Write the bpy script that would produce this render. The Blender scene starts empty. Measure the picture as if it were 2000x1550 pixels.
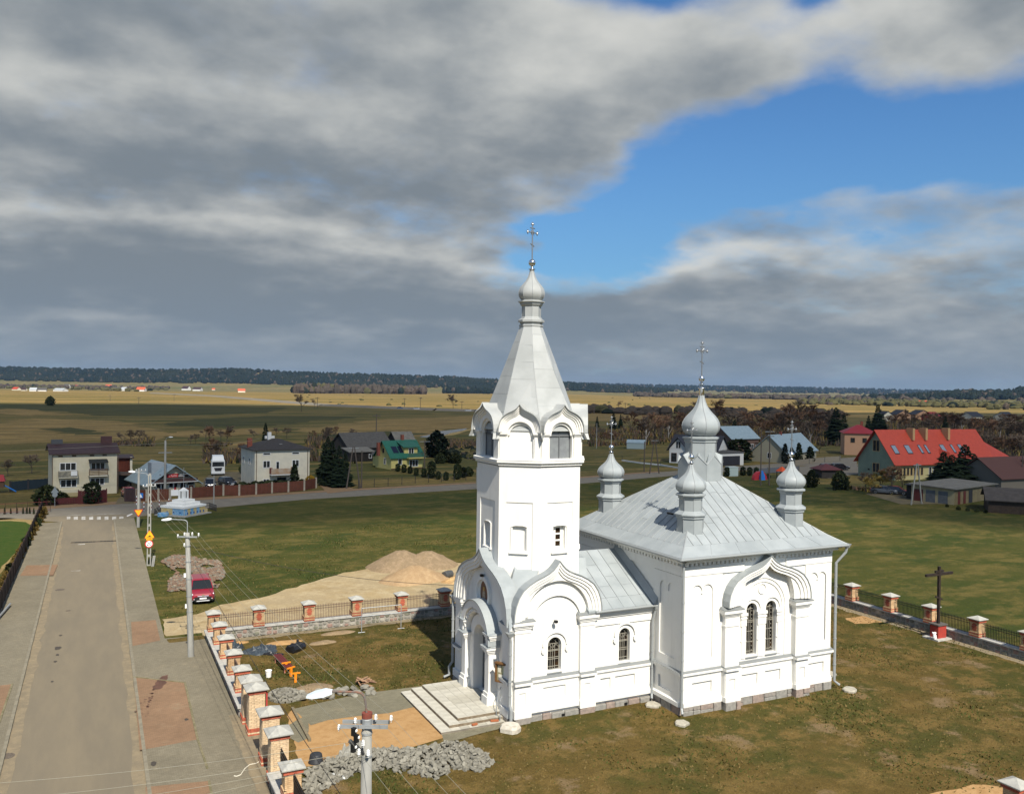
import bpy, math, random
from math import sin, cos, pi, radians, sqrt, atan2, hypot
from mathutils import Vector, Matrix, noise as mnoise
from mathutils.geometry import tessellate_polygon

S = bpy.context.scene
COL = S.collection
HAZE, CLOUD_DENS = 3.2e-5, 0.46

# camera
CAM_POS = Vector((-28.56, -37.36, 17.5))
F_PX = 1672.0                        # focal length for a 2000 px wide picture
PITCH, ROLL, YAW = radians(0.5), radians(0.8), radians(64.1)
_f = Vector((cos(YAW)*cos(PITCH), sin(YAW)*cos(PITCH), -sin(PITCH)))
_r0 = Vector((sin(YAW), -cos(YAW), 0.0))
_u0 = _r0.cross(_f)
CR = _r0*cos(ROLL) + _u0*sin(ROLL)
CU = -_r0*sin(ROLL) + _u0*cos(ROLL)
CF = _f
cam_d = bpy.data.cameras.new('camera')
cam_d.sensor_fit = 'HORIZONTAL'
cam_d.sensor_width = 36.0
cam_d.lens = F_PX/2000.0*36.0
cam_d.clip_start = 0.5
cam_d.clip_end = 60000.0
cam = bpy.data.objects.new('camera', cam_d)
COL.objects.link(cam)
M = Matrix.Identity(4)
for i in range(3):
    M[i][0], M[i][1], M[i][2], M[i][3] = CR[i], CU[i], -CF[i], CAM_POS[i]
cam.matrix_world = M
S.camera = cam

# sun, sky, exposure
SUN_EL, SUN_AZ = radians(46.0), radians(186.5)      # azimuth clockwise from +Y
to_sun = Vector((sin(SUN_AZ)*cos(SUN_EL), cos(SUN_AZ)*cos(SUN_EL), sin(SUN_EL)))
sun_d = bpy.data.lights.new('sun', 'SUN')
sun_d.energy = 5.0
sun_d.angle = radians(0.53)
sun_d.color = (1.0, 0.94, 0.83)
sun = bpy.data.objects.new('sun', sun_d)
COL.objects.link(sun)
sun.rotation_euler = (-to_sun).to_track_quat('-Z', 'Y').to_euler()
sun.location = to_sun*200
S.view_settings.view_transform = 'Standard'
S.view_settings.look = 'None'
S.view_settings.gamma = 1.0
S.view_settings.use_curve_mapping = False
S.view_settings.exposure = 0.5

class NT:
    """small node-tree helper"""
    def __init__(s, tree):
        s.t = tree; s.n = tree.nodes; s.l = tree.links
    def new(s, kind, **kw):
        n = s.n.new(kind)
        for k, v in kw.items():
            setattr(n, k, v)
        return n
    def put(s, sock, v):
        if v is None: return
        if isinstance(v, bpy.types.NodeSocket): s.l.new(v, sock)
        else: sock.default_value = v
    def math(s, op, a, b=None, c=None, clamp=False):
        n = s.new('ShaderNodeMath', operation=op, use_clamp=clamp)
        s.put(n.inputs[0], a); s.put(n.inputs[1], b)
        if c is not None: s.put(n.inputs[2], c)
        return n.outputs[0]
    def vmath(s, op, a, b=None):
        n = s.new('ShaderNodeVectorMath', operation=op)
        s.put(n.inputs[0], a); s.put(n.inputs[1], b)
        return n.outputs[0]
    def noise(s, vec, scale, detail=4, rough=0.55, dist=0.0, lac=2.0):
        n = s.new('ShaderNodeTexNoise')
        s.put(n.inputs['Vector'], vec)
        n.inputs['Scale'].default_value = scale
        n.inputs['Detail'].default_value = detail
        n.inputs['Roughness'].default_value = rough
        n.inputs['Distortion'].default_value = dist
        n.inputs['Lacunarity'].default_value = lac
        return n.outputs[0]
    def ramp(s, x, lo, hi, a=0.0, b=1.0, smooth=True):
        n = s.new('ShaderNodeMapRange', interpolation_type='SMOOTHSTEP' if smooth else 'LINEAR')
        s.put(n.inputs[0], x)
        for i, v in zip((1, 2, 3, 4), (lo, hi, a, b)):
            s.put(n.inputs[i], v)
        return n.outputs[0]
    def mix(s, fac, a, b, mode='MIX'):
        n = s.new('ShaderNodeMix', data_type='RGBA', blend_type=mode)
        s.put(n.inputs[0], fac)
        for i, v in ((6, a), (7, b)):
            if isinstance(v, (tuple, list)) and len(v) == 3: v = (*v, 1.0)
            s.put(n.inputs[i], v)
        return n.outputs[2]
    def xyz(s, x, y, z):
        n = s.new('ShaderNodeCombineXYZ')
        s.put(n.inputs[0], x); s.put(n.inputs[1], y); s.put(n.inputs[2], z)
        return n.outputs[0]
    def sep(s, v):
        n = s.new('ShaderNodeSeparateXYZ'); s.put(n.inputs[0], v)
        return n.outputs

world = bpy.data.worlds.new('World')
S.world = world
world.use_nodes = True
W = NT(world.node_tree)
W.n.clear()
sky = W.new('ShaderNodeTexSky', sky_type='NISHITA')
sky.sun_disc = False
sky.sun_elevation = SUN_EL
sky.sun_rotation = SUN_AZ
sky.altitude = 150
sky.air_density = 1.2
sky.dust_density = 0.6
sky.ozone_density = 2.0
bg_sky = W.new('ShaderNodeBackground')
bg_sky.inputs[1].default_value = 0.10
tc = W.new('ShaderNodeTexCoord')
dirv = tc.outputs['Generated']
dx, dy, dz = W.sep(dirv)
az = W.math('ARCTAN2', dx, dy)                      # clockwise from +Y
azc = pi/2 - YAW
a_rel = W.math('SUBTRACT', az, azc)
el = W.math('ARCSINE', dz)
# cloud-deck plane coordinates: foreshortened towards the horizon
zz = W.math('ADD', W.math('MAXIMUM', dz, 0.0), 0.26)
pl = W.xyz(W.math('DIVIDE', dx, zz), W.math('DIVIDE', dy, zz), 0.0)
# warp
w1 = W.noise(pl, 1.6, 4, 0.55)
w2 = W.noise(W.vmath('ADD', pl, (7.3, 2.1, 4.0)), 1.6, 4, 0.55)
aw = W.math('ADD', a_rel, W.math('MULTIPLY', W.math('SUBTRACT', w1, 0.5), 0.22))
ew = W.math('ADD', el, W.math('MULTIPLY', W.math('SUBTRACT', w2, 0.5), 0.10))
def blob(px, py, sx, sy, amp, rot=0.0):
    """a soft patch of cloud (amp>0) or clear sky (amp<0); centre and size in picture-sized units of direction"""
    a0 = math.atan((px-1000)/F_PX); e0 = (761+0.014*(px-1000)-py)/F_PX
    da = W.math('SUBTRACT', aw, a0); de = W.math('SUBTRACT', ew, e0)
    c, s_ = cos(rot), sin(rot)
    u = W.math('ADD', W.math('MULTIPLY', da, c*F_PX/sx), W.math('MULTIPLY', de, s_*F_PX/sx))
    v = W.math('ADD', W.math('MULTIPLY', da, -s_*F_PX/sy), W.math('MULTIPLY', de, c*F_PX/sy))
    q = W.math('ADD', W.math('MULTIPLY', u, u), W.math('MULTIPLY', v, v))
    g = W.math('EXPONENT', W.math('MULTIPLY', q, -1.0))
    return W.math('MULTIPLY', g, amp)
def total(items):
    acc = None
    for it in items:
        b = blob(*it)
        acc = b if acc is None else W.math('ADD', acc, b)
    return acc
fb = W.noise(pl, 2.4, 9, 0.56)
fb2 = W.noise(W.vmath('ADD', pl, (3.1, 9.7, 1.0)), 6.5, 8, 0.60)
cover_bias = total([
    (150, 200, 1000, 420, 0.40),            # deck, upper left
    (600, 590, 1700, 115, 0.34),            # low bank across the frame
    (1130, 170, 330, 190, 0.26), (1440, 190, 90, 34, 0.24), (1160, 320, 90, 60, 0.2),            # bright edge of the deck
    (1340, 175, 150, 60, 0.22),
    (1760, 60, 420, 130, 0.42, -0.20),      # deck, upper right
    (1960, 190, 160, 110, 0.34),
    (1740, 345, 400, 80, -0.85, 0.08),       # blue window
    (1340, 372, 290, 62, -0.85, 0.50), (1180, 265, 150, 60, 0.30, 0.5),
    (1110, 452, 120, 24, -0.70, 0.25),
    (1230, 15, 160, 60, -0.80),             # small blue gaps at the top
    (1590, 52, 60, 34, -0.60),
    (1500, 420, 380, 26, 0.20), (1850, 455, 160, 30, 0.12),
])
fb3 = W.noise(W.vmath('MULTIPLY', pl, (1.0, 1.0, 1.0)), 17.0, 6, 0.6)
cv = W.math('ADD', W.math('ADD', W.math('ADD', fb, 0.03), W.math('MULTIPLY', W.math('SUBTRACT', fb2, 0.5), 0.34)), cover_bias)
cv = W.math('ADD', cv, W.math('MULTIPLY', W.math('SUBTRACT', fb3, 0.5), 0.16))
horizon_veil = W.ramp(el, 0.0, 0.16, 0.30, 0.0)
cv = W.math('ADD', cv, horizon_veil)
cover = W.math('POWER', W.ramp(cv, 0.36, 0.86), 1.0)
# thickness: thin edges are bright, thick bases grey
thick_bias = total([
    (100, 330, 560, 60, 0.26), (200, 130, 420, 90, 0.30), (620, 390, 560, 90, 0.20), (250, 590, 1000, 60, 0.16), (900, 620, 700, 50, 0.14),
    (1180, 110, 320, 110, -0.50), (300, 640, 500, 30, -0.14), (560, 20, 420, 46, -0.22), (480, 478, 900, 20, -0.22), (1230, 497, 260, 24, -0.62), (1640, 500, 300, 22, -0.22),
    (150, 215, 520, 34, -0.18), (560, 150, 300, 60, -0.14), (620, 300, 200, 40, -0.10), (1750, 60, 420, 90, -0.16), (1500, 570, 600, 30, 0.20), (1850, 170, 260, 40, 0.06)])
lump = W.noise(W.vmath('ADD', pl, (0.35, 0.8, 5.0)), 2.7, 7, 0.48)
lump2 = W.noise(W.vmath('ADD', pl, (4.35, 1.8, 2.0)), 8.0, 5, 0.5)
th = W.math('ADD', W.math('ADD', W.math('MULTIPLY', W.math('SUBTRACT', lump, 0.5), 1.35), W.math('MULTIPLY', W.math('SUBTRACT', lump2, 0.5), 0.55)), thick_bias)
th = W.math('ADD', th, W.math('MULTIPLY', W.math('MINIMUM', W.math('SUBTRACT', cv, 0.75), 0.5), 0.55))
dark = W.ramp(th, -0.60, 0.46)
c_cloud = W.mix(dark, (0.47, 0.472, 0.45), (0.146, 0.172, 0.196))
low = W.ramp(el, 0.02, 0.17, 1.0, 0.0)
c_cloud = W.mix(W.math('MULTIPLY', low, 0.62), c_cloud, (0.150, 0.192, 0.236))
c_cloud = W.mix(W.math('MULTIPLY', W.ramp(el, 0.0, 0.075, 1.0, 0.0), 0.6), c_cloud, (0.175, 0.21, 0.24))
bg_cloud = W.new('ShaderNodeBackground')
W.l.new(c_cloud, bg_cloud.inputs[0])
bg_cloud.inputs[1].default_value = 1.0
skyw = W.mix(W.ramp(el, 0.10, 0.32, 0.30, 0.0), sky.outputs[0], (3.4, 4.0, 4.4))
sky_col = W.mix(1.0, skyw, (0.35, 0.59, 0.83), 'MULTIPLY')
W.l.new(sky_col, bg_sky.inputs[0])
mixw = W.new('ShaderNodeMixShader')
W.l.new(cover, mixw.inputs[0]); W.l.new(bg_sky.outputs[0], mixw.inputs[1]); W.l.new(bg_cloud.outputs[0], mixw.inputs[2])
wo = W.new('ShaderNodeOutputWorld')
W.l.new(mixw.outputs[0], wo.inputs['Surface'])
world.cycles.sampling_method = 'MANUAL'
world.cycles.sample_map_resolution = 512

# survey helpers (photo ray -> point in the place)
def ray(px, py):
    return CF + CR*((px-1000)/F_PX) - CU*((py-775)/F_PX)
def G(px, py, z=0.0):
    d = ray(px, py); t = (z-CAM_POS.z)/d.z
    return CAM_POS + d*t
def AT(px, py, depth):
    return CAM_POS + ray(px, py)*depth

# materials
MATS = {}
def mat(name, c1, c2=None, scale=3.0, lo=0.35, hi=0.65, rough=0.8, bump=0.0, bscale=30.0, metal=0.0, detail=5, c3=None, s3=20.0, f3=0.5, stretch=None, spec=0.3, world_co=False, coat=0.0, seed=0.0, rand=0.0):
    if name in MATS: return MATS[name]
    m = bpy.data.materials.new(name); m.use_nodes = True
    T = NT(m.node_tree)
    b = T.n['Principled BSDF']
    b.inputs['Roughness'].default_value = rough
    b.inputs['Metallic'].default_value = metal
    b.inputs['Specular IOR Level'].default_value = spec
    if coat: b.inputs['Coat Weight'].default_value = coat; b.inputs['Coat Roughness'].default_value = 0.06
    if world_co:
        v = T.new('ShaderNodeNewGeometry').outputs['Position']
    else:
        v = T.new('ShaderNodeTexCoord').outputs['Object']
    if seed: v = T.vmath('ADD', v, (seed, seed*1.7, seed*0.3))
    vs = T.vmath('MULTIPLY', v, stretch) if stretch else v
    col = (*c1, 1.0)
    if c2 is not None:
        col = T.mix(T.ramp(T.noise(vs, scale, detail), lo, hi), c1, c2)
    if c3 is not None:
        col = T.mix(T.math('MULTIPLY', T.ramp(T.noise(v, s3, 4, 0.65), 0.45, 0.75), f3), col, c3)
    if rand:
        oi = T.new('ShaderNodeObjectInfo').outputs['Random']
        hs = T.new('ShaderNodeHueSaturation')
        T.put(hs.inputs['Value'], T.ramp(oi, 0, 1, 1-rand, 1+rand, False))
        T.put(hs.inputs['Color'], col)
        col = hs.outputs[0]
    T.put(b.inputs['Base Color'], col)
    if bump:
        bn = T.new('ShaderNodeBump')
        bn.inputs['Strength'].default_value = bump
        bn.inputs['Distance'].default_value = 0.05
        T.put(bn.inputs['Height'], T.noise(v, bscale, 4, 0.6))
        T.l.new(bn.outputs[0], b.inputs['Normal'])
    MATS[name] = m
    return m

# mesh builder
class MB:
    def __init__(s):
        s.v = []; s.f = []; s.mi = []; s.m = 0; s.sm = []; s.smooth = False
    def add(s, pts, faces):
        b = len(s.v)
        s.v += [tuple(p) for p in pts]
        for f in faces:
            s.f.append([b+i for i in f]); s.mi.append(s.m); s.sm.append(s.smooth)
        return s
    def poly(s, pts): return s.add(pts, [range(len(pts))])
    def box(s, x0, x1, y0, y1, z0, z1):
        p = [(x0,y0,z0),(x1,y0,z0),(x1,y1,z0),(x0,y1,z0),(x0,y0,z1),(x1,y0,z1),(x1,y1,z1),(x0,y1,z1)]
        return s.add(p, [(3,2,1,0),(4,5,6,7),(0,1,5,4),(1,2,6,5),(2,3,7,6),(3,0,4,7)])
    def rbox(s, c, size, rz=0.0, M3=None):
        hx, hy, hz = size[0]/2, size[1]/2, size[2]/2
        R = M3 if M3 is not None else Matrix.Rotation(rz, 3, 'Z')
        p = [Vector(c) + R @ Vector((x, y, z)) for z in (-hz, hz) for x, y in ((-hx,-hy),(hx,-hy),(hx,hy),(-hx,hy))]
        return s.add(p, [(3,2,1,0),(4,5,6,7),(0,1,5,4),(1,2,6,5),(2,3,7,6),(3,0,4,7)])
    def prism(s, xy, z0, z1, bottom=True):
        n = len(xy)
        p = [(x, y, z0) for x, y in xy] + [(x, y, z1) for x, y in xy]
        f = [tuple(range(n, 2*n))] + ([tuple(range(n-1, -1, -1))] if bottom else [])
        f += [(i, (i+1) % n, n+(i+1) % n, n+i) for i in range(n)]
        return s.add(p, f)
    def loft(s, rings, caps=True):
        n = len(rings[0]); p = [q for r in rings for q in r]; f = []
        for k in range(len(rings)-1):
            for i in range(n):
                j = (i+1) % n
                f.append((k*n+i, k*n+j, (k+1)*n+j, (k+1)*n+i))
        if caps:
            f.append(tuple(range(n-1, -1, -1))); f.append(tuple(range((len(rings)-1)*n, len(rings)*n)))
        return s.add(p, f)
    def lathe(s, prof, n=16, c=(0, 0, 0), ph=0.0, caps=True):
        return s.loft([[(c[0]+r*cos(2*pi*i/n+ph), c[1]+r*sin(2*pi*i/n+ph), c[2]+z) for i in range(n)] for r, z in prof], caps)
    def tube(s, pts, r, n=6, r2=None, caps=True):
        pts = [Vector(p) for p in pts]; rings = []; m = len(pts)
        prev = None
        for k, p in enumerate(pts):
            d = (pts[min(k+1, m-1)] - pts[max(k-1, 0)])
            if d.length < 1e-9: d = Vector((0, 0, 1))
            d.normalize()
            if prev is None:
                a = d.cross(Vector((0, 0, 1)) if abs(d.z) < 0.95 else Vector((1, 0, 0))).normalized()
            else:
                a = (prev - d*prev.dot(d)).normalized()
            prev = a
            b = d.cross(a)
            rr = r if r2 is None else r + (r2-r)*k/(m-1)
            rings.append([p + a*(rr*cos(2*pi*i/n)) + b*(rr*sin(2*pi*i/n)) for i in range(n)])
        return s.loft(rings, caps)
    def sphere(s, c, r, nu=12, nv=8, sz=1.0):
        rings = []
        for k in range(1, nv):
            t = pi*k/nv
            rings.append([(c[0]+r*sin(t)*cos(2*pi*i/nu), c[1]+r*sin(t)*sin(2*pi*i/nu), c[2]-r*sz*cos(t)) for i in range(nu)])
        return s.loft(rings)
    def plate(s, F, outer, holes, d0, d1):
        """flat slab on facade frame F with through-holes; outer/holes are lists of (s,z)"""
        loops = [outer] + list(holes)
        tris = tessellate_polygon([[Vector((a, b, 0)) for a, b in L] for L in loops])
        flat = [q for L in loops for q in L]
        s.add([F(a, z, d1) for a, z in flat], tris)
        s.add([F(a, z, d0) for a, z in flat], [t[::-1] for t in tris])
        for L in loops:
            n = len(L)
            s.add([F(a, z, d0) for a, z in L] + [F(a, z, d1) for a, z in L], [(i, (i+1) % n, n+(i+1) % n, n+i) for i in range(n)])
        return s
    def slab(s, F, s0, s1, z0, z1, d0, d1):
        p = [F(a, z, d) for z in (z0, z1) for a, d in ((s0, d0), (s1, d0), (s1, d1), (s0, d1))]
        return s.add(p, [(3,2,1,0),(4,5,6,7),(0,1,5,4),(1,2,6,5),(2,3,7,6),(3,0,4,7)])
    def band(s, F, outer, inner, d0, d1):
        """open ring between two polylines (outer/inner lists with equal length)"""
        n = len(outer)
        for k in range(n-1):
            q = [outer[k], outer[k+1], inner[k+1], inner[k]]
            p = [F(a, z, d0) for a, z in q] + [F(a, z, d1) for a, z in q]
            fs = [(4,5,6,7), (0,1,5,4), (2,3,7,6)]
            if k == 0: fs.append((3,0,4,7))
            if k == n-2: fs.append((1,2,6,5))
            s.add(p, fs)
        return s
    def mesh(s, name, mats):
        me = bpy.data.meshes.new(name)
        me.from_pydata(s.v, [], s.f)
        if not isinstance(mats, (list, tuple)): mats = [mats]
        for m in mats: me.materials.append(m)
        if len(mats) > 1: me.polygons.foreach_set('material_index', s.mi)
        if any(s.sm): me.polygons.foreach_set('use_smooth', s.sm)
        me.update()
        return me
    def build(s, name, mats, parent=None, loc=(0, 0, 0), rz=0.0):
        return link(name, s.mesh(name, mats), parent, loc, rz)

def link(name, me, parent=None, loc=(0, 0, 0), rz=0.0):
    o = bpy.data.objects.new(name, me)
    COL.objects.link(o)
    o.location = loc
    o.rotation_euler = (0, 0, rz)
    if parent is not None: o.parent = parent
    return o
def tag(o, label=None, cat=None, group=None, kind=None):
    if label: o['label'] = label
    if cat: o['category'] = cat
    if group: o['group'] = group
    if kind: o['kind'] = kind
    return o
def thing(name, label, cat, loc=(0, 0, 0), rz=0.0, group=None):
    o = bpy.data.objects.new(name, None)
    o.empty_display_size = 0.3
    COL.objects.link(o)
    o.location = loc; o.rotation_euler = (0, 0, rz)
    return tag(o, label, cat, group)
KIDS = {}
def copy_tree(root, loc, rz, label, scale=None):
    """copy of a thing with copies of its parts and sub-parts"""
    def kids(o):
        return [c for c in COL.objects if c.parent == o]
    if root.name not in KIDS:
        KIDS[root.name] = [(c, kids(c)) for c in kids(root)]
    r = root.copy(); COL.objects.link(r)
    r.location = loc; r.rotation_euler = (0, 0, rz)
    if scale is not None: r.scale = scale if isinstance(scale, (tuple, list)) else (scale,)*3
    if label: r['label'] = label
    for c, gs in KIDS[root.name]:
        c2 = c.copy(); COL.objects.link(c2); c2.parent = r
        for g in gs:
            g2 = g.copy(); COL.objects.link(g2); g2.parent = c2
    return r
def frame(o, s, n):
    o, s, n = Vector(o), Vector(s), Vector(n)
    def F(a, z, d=0.0):
        return o + s*a + n*d + Vector((0, 0, z))
    return F
def arc(c, zc, r, a0=0.0, a1=pi, n=14):
    return [(c+r*cos(a0+(a1-a0)*i/n), zc+r*sin(a0+(a1-a0)*i/n)) for i in range(n+1)]
OG = [(1, 0), (.995, .14), (.965, .30), (.90, .46), (.80, .60), (.66, .70), (.51, .775), (.36, .83), (.23, .885), (.13, .95), (.055, 1.025), (0, 1.10)]
def ogee(c, hw, z0, h):
    """onion-arch outline from right spring over the tip to left spring"""
    k = h/1.10
    R = [(c+hw*a, z0+k*b) for a, b in OG]
    return R + [(c-hw*a, z0+k*b) for a, b in OG[-2::-1]]
def win_hole(c, hw, z0, zs, n=10):
    return [(c-hw, z0), (c+hw, z0)] + arc(c, zs, hw, 0, pi, n)
# material set
white = mat('white_plaster', (0.735, 0.72, 0.675), (0.61, 0.60, 0.56), scale=1.3, lo=.52, hi=.86, stretch=(1.3, 1.3, .18), rough=0.85, bump=0.05, bscale=14, c3=(0.62, 0.60, 0.56), s3=2.2, f3=0.18)
roofm = mat('painted_roof_sheet', (0.315, 0.34, 0.345), (0.265, 0.29, 0.296), scale=0.8, rough=0.42, spec=0.45, c3=(0.23, 0.25, 0.255), s3=1.3, f3=0.22, rand=0.06)
seamm = mat('roof_seam', (0.27, 0.285, 0.29), rough=0.45, spec=0.4)
spirem = mat('spire_sheet', (0.375, 0.385, 0.375), (0.32, 0.33, 0.32), scale=0.7, rough=0.42, spec=0.45, rand=0.05)
chrome = mat('polished_steel', (0.72, 0.72, 0.72), rough=0.16, metal=1.0)
iron_grey = mat('cross_metal', (0.32, 0.33, 0.34), rough=0.35, metal=0.8)
ledgem = mat('ledge_metal', (0.19, 0.2, 0.2), rough=.5)
pipem = mat('downpipe_metal', (0.27, 0.285, 0.285), rough=0.45, spec=0.45)
doorm = mat('grey_door', (0.115, 0.12, 0.124), (0.095, 0.10, 0.105), scale=2, rough=0.55)
louvre = mat('louvre_grey', (0.20, 0.215, 0.22), (0.16, 0.17, 0.18), scale=3, rough=0.6)
glassd = mat('dark_pane', (0.010, 0.009, 0.008), (0.045, 0.024, 0.010), scale=1.7, lo=0.45, hi=0.75, rough=0.2, spec=0.15)
grille = mat('pale_glazing_bar', (0.30, 0.28, 0.23), rough=0.5)
plinthm = [mat('plinth_stone_a', (0.285, 0.255, 0.22), (0.21, 0.19, 0.17), scale=5, rough=0.9, bump=0.4, bscale=12),
           mat('plinth_stone_b', (0.30, 0.235, 0.195), (0.225, 0.18, 0.155), scale=6, rough=0.9, bump=0.4, bscale=12),
           mat('plinth_stone_c', (0.275, 0.26, 0.23), (0.205, 0.195, 0.175), scale=5, rough=0.9, bump=0.4, bscale=12)]
mortar = mat('pale_mortar', (0.30, 0.275, 0.235), (0.235, 0.218, 0.19), scale=6, rough=0.95, bump=0.3, bscale=30)
wallstones = [mat('field_stone_grey', (0.235, 0.222, 0.19), (0.165, 0.158, 0.138), scale=5, rough=0.9, bump=0.3, bscale=14),
              mat('field_stone_pink', (0.28, 0.185, 0.15), (0.21, 0.145, 0.12), scale=5, rough=0.9, bump=0.3, bscale=14),
              mat('field_stone_olive', (0.19, 0.185, 0.135), (0.13, 0.13, 0.105), scale=5, rough=0.9, bump=0.3, bscale=14),
              mat('field_stone_pale', (0.36, 0.335, 0.275), (0.26, 0.245, 0.21), scale=5, rough=0.9, bump=0.3, bscale=14)]
coping = mat('concrete_coping', (0.44, 0.425, 0.385), (0.36, 0.35, 0.32), scale=2.5, rough=0.85, bump=0.1, bscale=40, c3=(0.28, 0.275, 0.25), s3=6, f3=0.3)
capm = mat('cast_cap', (0.40, 0.39, 0.345), (0.32, 0.312, 0.28), scale=3, rough=0.85, bump=0.1, bscale=40, c3=(0.30, 0.30, 0.285), s3=5, f3=0.3)
brick_tan = mat('buff_brick', (0.52, 0.36, 0.205), (0.42, 0.27, 0.145), scale=3, rough=0.9, rand=0.16)
brick_cream = mat('cream_brick', (0.62, 0.47, 0.30), (0.52, 0.37, 0.22), scale=4, rough=0.9, rand=0.14)
brick_red = mat('red_brick', (0.40, 0.10, 0.055), (0.31, 0.08, 0.045), scale=4, rough=0.9, rand=0.2)
jointm = mat('brick_joint', (0.33, 0.28, 0.21), (0.24, 0.20, 0.16), scale=9, rough=0.95)
black_iron = mat('black_ironwork', (0.012, 0.012, 0.013), rough=0.45)
rail_iron = mat('brown_ironwork', (0.13, 0.08, 0.06), (0.095, 0.064, 0.05), scale=3, rough=0.6)
concrete = mat('pole_concrete', (0.30, 0.295, 0.265), (0.23, 0.225, 0.205), scale=2.0, rough=0.9, bump=0.1, bscale=40, stretch=(1, 1, 0.25))
porcelain = mat('white_porcelain', (0.80, 0.80, 0.78), rough=0.2)
lampwhite = mat('lamp_housing', (0.62, 0.70, 0.74), rough=0.35)
rusty = mat('rusty_steel', (0.20, 0.10, 0.065), (0.13, 0.115, 0.105), scale=7, rough=0.7)
galv = mat('galvanised_steel', (0.34, 0.355, 0.36), (0.27, 0.285, 0.29), scale=4, rough=0.5, metal=0.3)
wirem = mat('pale_wire', (0.26, 0.245, 0.19), rough=0.6)
cablem = mat('dark_cable', (0.03, 0.027, 0.024), rough=0.6)
tilem = [mat('pale_step_tile', (0.50, 0.475, 0.40), (0.43, 0.405, 0.34), scale=2.4, rough=0.6, rand=0.06, c3=(0.36, 0.33, 0.27), s3=8, f3=0.2),
         mat('beige_step_tile', (0.43, 0.405, 0.33), (0.37, 0.345, 0.285), scale=2.4, rough=0.6, rand=0.06, c3=(0.30, 0.28, 0.23), s3=8, f3=0.2)]
stepm = mat('step_concrete', (0.22, 0.19, 0.15), (0.15, 0.13, 0.105), scale=3, rough=0.9)
paver = mat('loose_paver', (0.235, 0.22, 0.178), (0.175, 0.165, 0.135), scale=6, rough=0.95, bump=0.15, bscale=30, rand=0.18)

# ground materials (world position)
def ground_mat(name, cols, patch=0.12, patch2=0.9, speck=9.0, stretch=(1, 1, 1), rot=0.0, bump=0.8, bdist=0.10, fine=0.35, l1=(0.36, 0.62), l2=(0.42, 0.68), dirt=None, dirt_amt=0.0, bs=14.0, blue=0.72):
    m = bpy.data.materials.new(name); m.use_nodes = True
    T = NT(m.node_tree); b = T.n['Principled BSDF']
    b.inputs['Roughness'].default_value = 0.95
    b.inputs['Specular IOR Level'].default_value = 0.12
    p = T.new('ShaderNodeNewGeometry').outputs['Position']
    mp = T.new('ShaderNodeMapping'); T.put(mp.inputs[0], p)
    mp.inputs['Rotation'].default_value = (0, 0, rot); mp.inputs['Scale'].default_value = stretch
    q = mp.outputs[0]
    cols = [(a*1.03, b, c_*blue) for a, b, c_ in cols]
    c = T.mix(T.ramp(T.noise(q, patch, 6, 0.62), *l1), cols[0], cols[1])
    c = T.mix(T.ramp(T.noise(T.vmath('ADD', q, (31, 17, 5)), patch2, 6, 0.65), *l2), c, cols[2])
    if len(cols) > 3:
        c = T.mix(T.math('MULTIPLY', T.ramp(T.noise(T.vmath('ADD', q, (-61, 27, 3)), patch*1.9, 7, 0.68), 0.52, 0.70), 0.85), c, cols[3])
    if dirt:
        c = T.mix(T.math('MULTIPLY', T.ramp(T.noise(T.vmath('ADD', p, (11, -7, 0)), patch2*0.55, 8, 0.66), 0.56, 0.66), dirt_amt), c, dirt)
    sp = T.noise(p, speck, 5, 0.7)
    hs = T.new('ShaderNodeHueSaturation')
    T.put(hs.inputs['Value'], T.ramp(sp, 0.25, 0.75, 1-fine, 1+fine, False)); T.put(hs.inputs['Color'], c)
    T.put(b.inputs['Base Color'], hs.outputs[0])
    if bump:
        bn = T.new('ShaderNodeBump'); bn.inputs['Strength'].default_value = bump; bn.inputs['Distance'].default_value = bdist
        T.put(bn.inputs['Height'], T.math('ADD', T.noise(p, bs, 4, 0.65), T.math('MULTIPLY', T.noise(p, 1.6, 4, 0.6), 1.2)))
        T.l.new(bn.outputs[0], b.inputs['Normal'])
    return m
m_meadow = ground_mat('meadow_grass', [(0.040, 0.052, 0.013), (0.064, 0.064, 0.019), (0.108, 0.090, 0.034), (0.031, 0.047, 0.012)], patch=0.06, patch2=0.3, speck=9.0, stretch=(1, 1.5, 1), rot=radians(-22), fine=.5, l1=(.40, .60), l2=(.45, .64))
m_yard = ground_mat('yard_grass', [(0.098, 0.068, 0.025), (0.058, 0.055, 0.017), (0.138, 0.094, 0.040), (0.048, 0.052, 0.014)], patch=0.14, patch2=0.6, speck=14.0, dirt=(0.19, 0.13, 0.068), dirt_amt=0.85, fine=.5, l1=(.42, .58), l2=(.45, .62))
m_lawn = ground_mat('kept_lawn', [(0.030, 0.062, 0.012), (0.040, 0.068, 0.015), (0.052, 0.072, 0.018)], patch=0.3, patch2=1.2, fine=0.2, speck=8)
m_valley = ground_mat('valley_meadow', [(0.058, 0.062, 0.021), (0.105, 0.085, 0.036), (0.17, 0.125, 0.055), (0.036, 0.050, 0.017)], patch=0.014, patch2=0.07, speck=0.9, stretch=(0.5, 2.4, 1), rot=radians(20), l1=(.42, .58), l2=(.46, .6), fine=.45, bump=0.0)
m_gold = ground_mat('dry_meadow', [(0.20, 0.14, 0.06), (0.11, 0.096, 0.034), (0.30, 0.20, 0.095), (0.060, 0.064, 0.022)], patch=0.005, patch2=0.018, l1=(.44, .56), l2=(.47, .6), speck=0.2, stretch=(0.30, 2.6, 1), rot=radians(24), bump=0.0)
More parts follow.
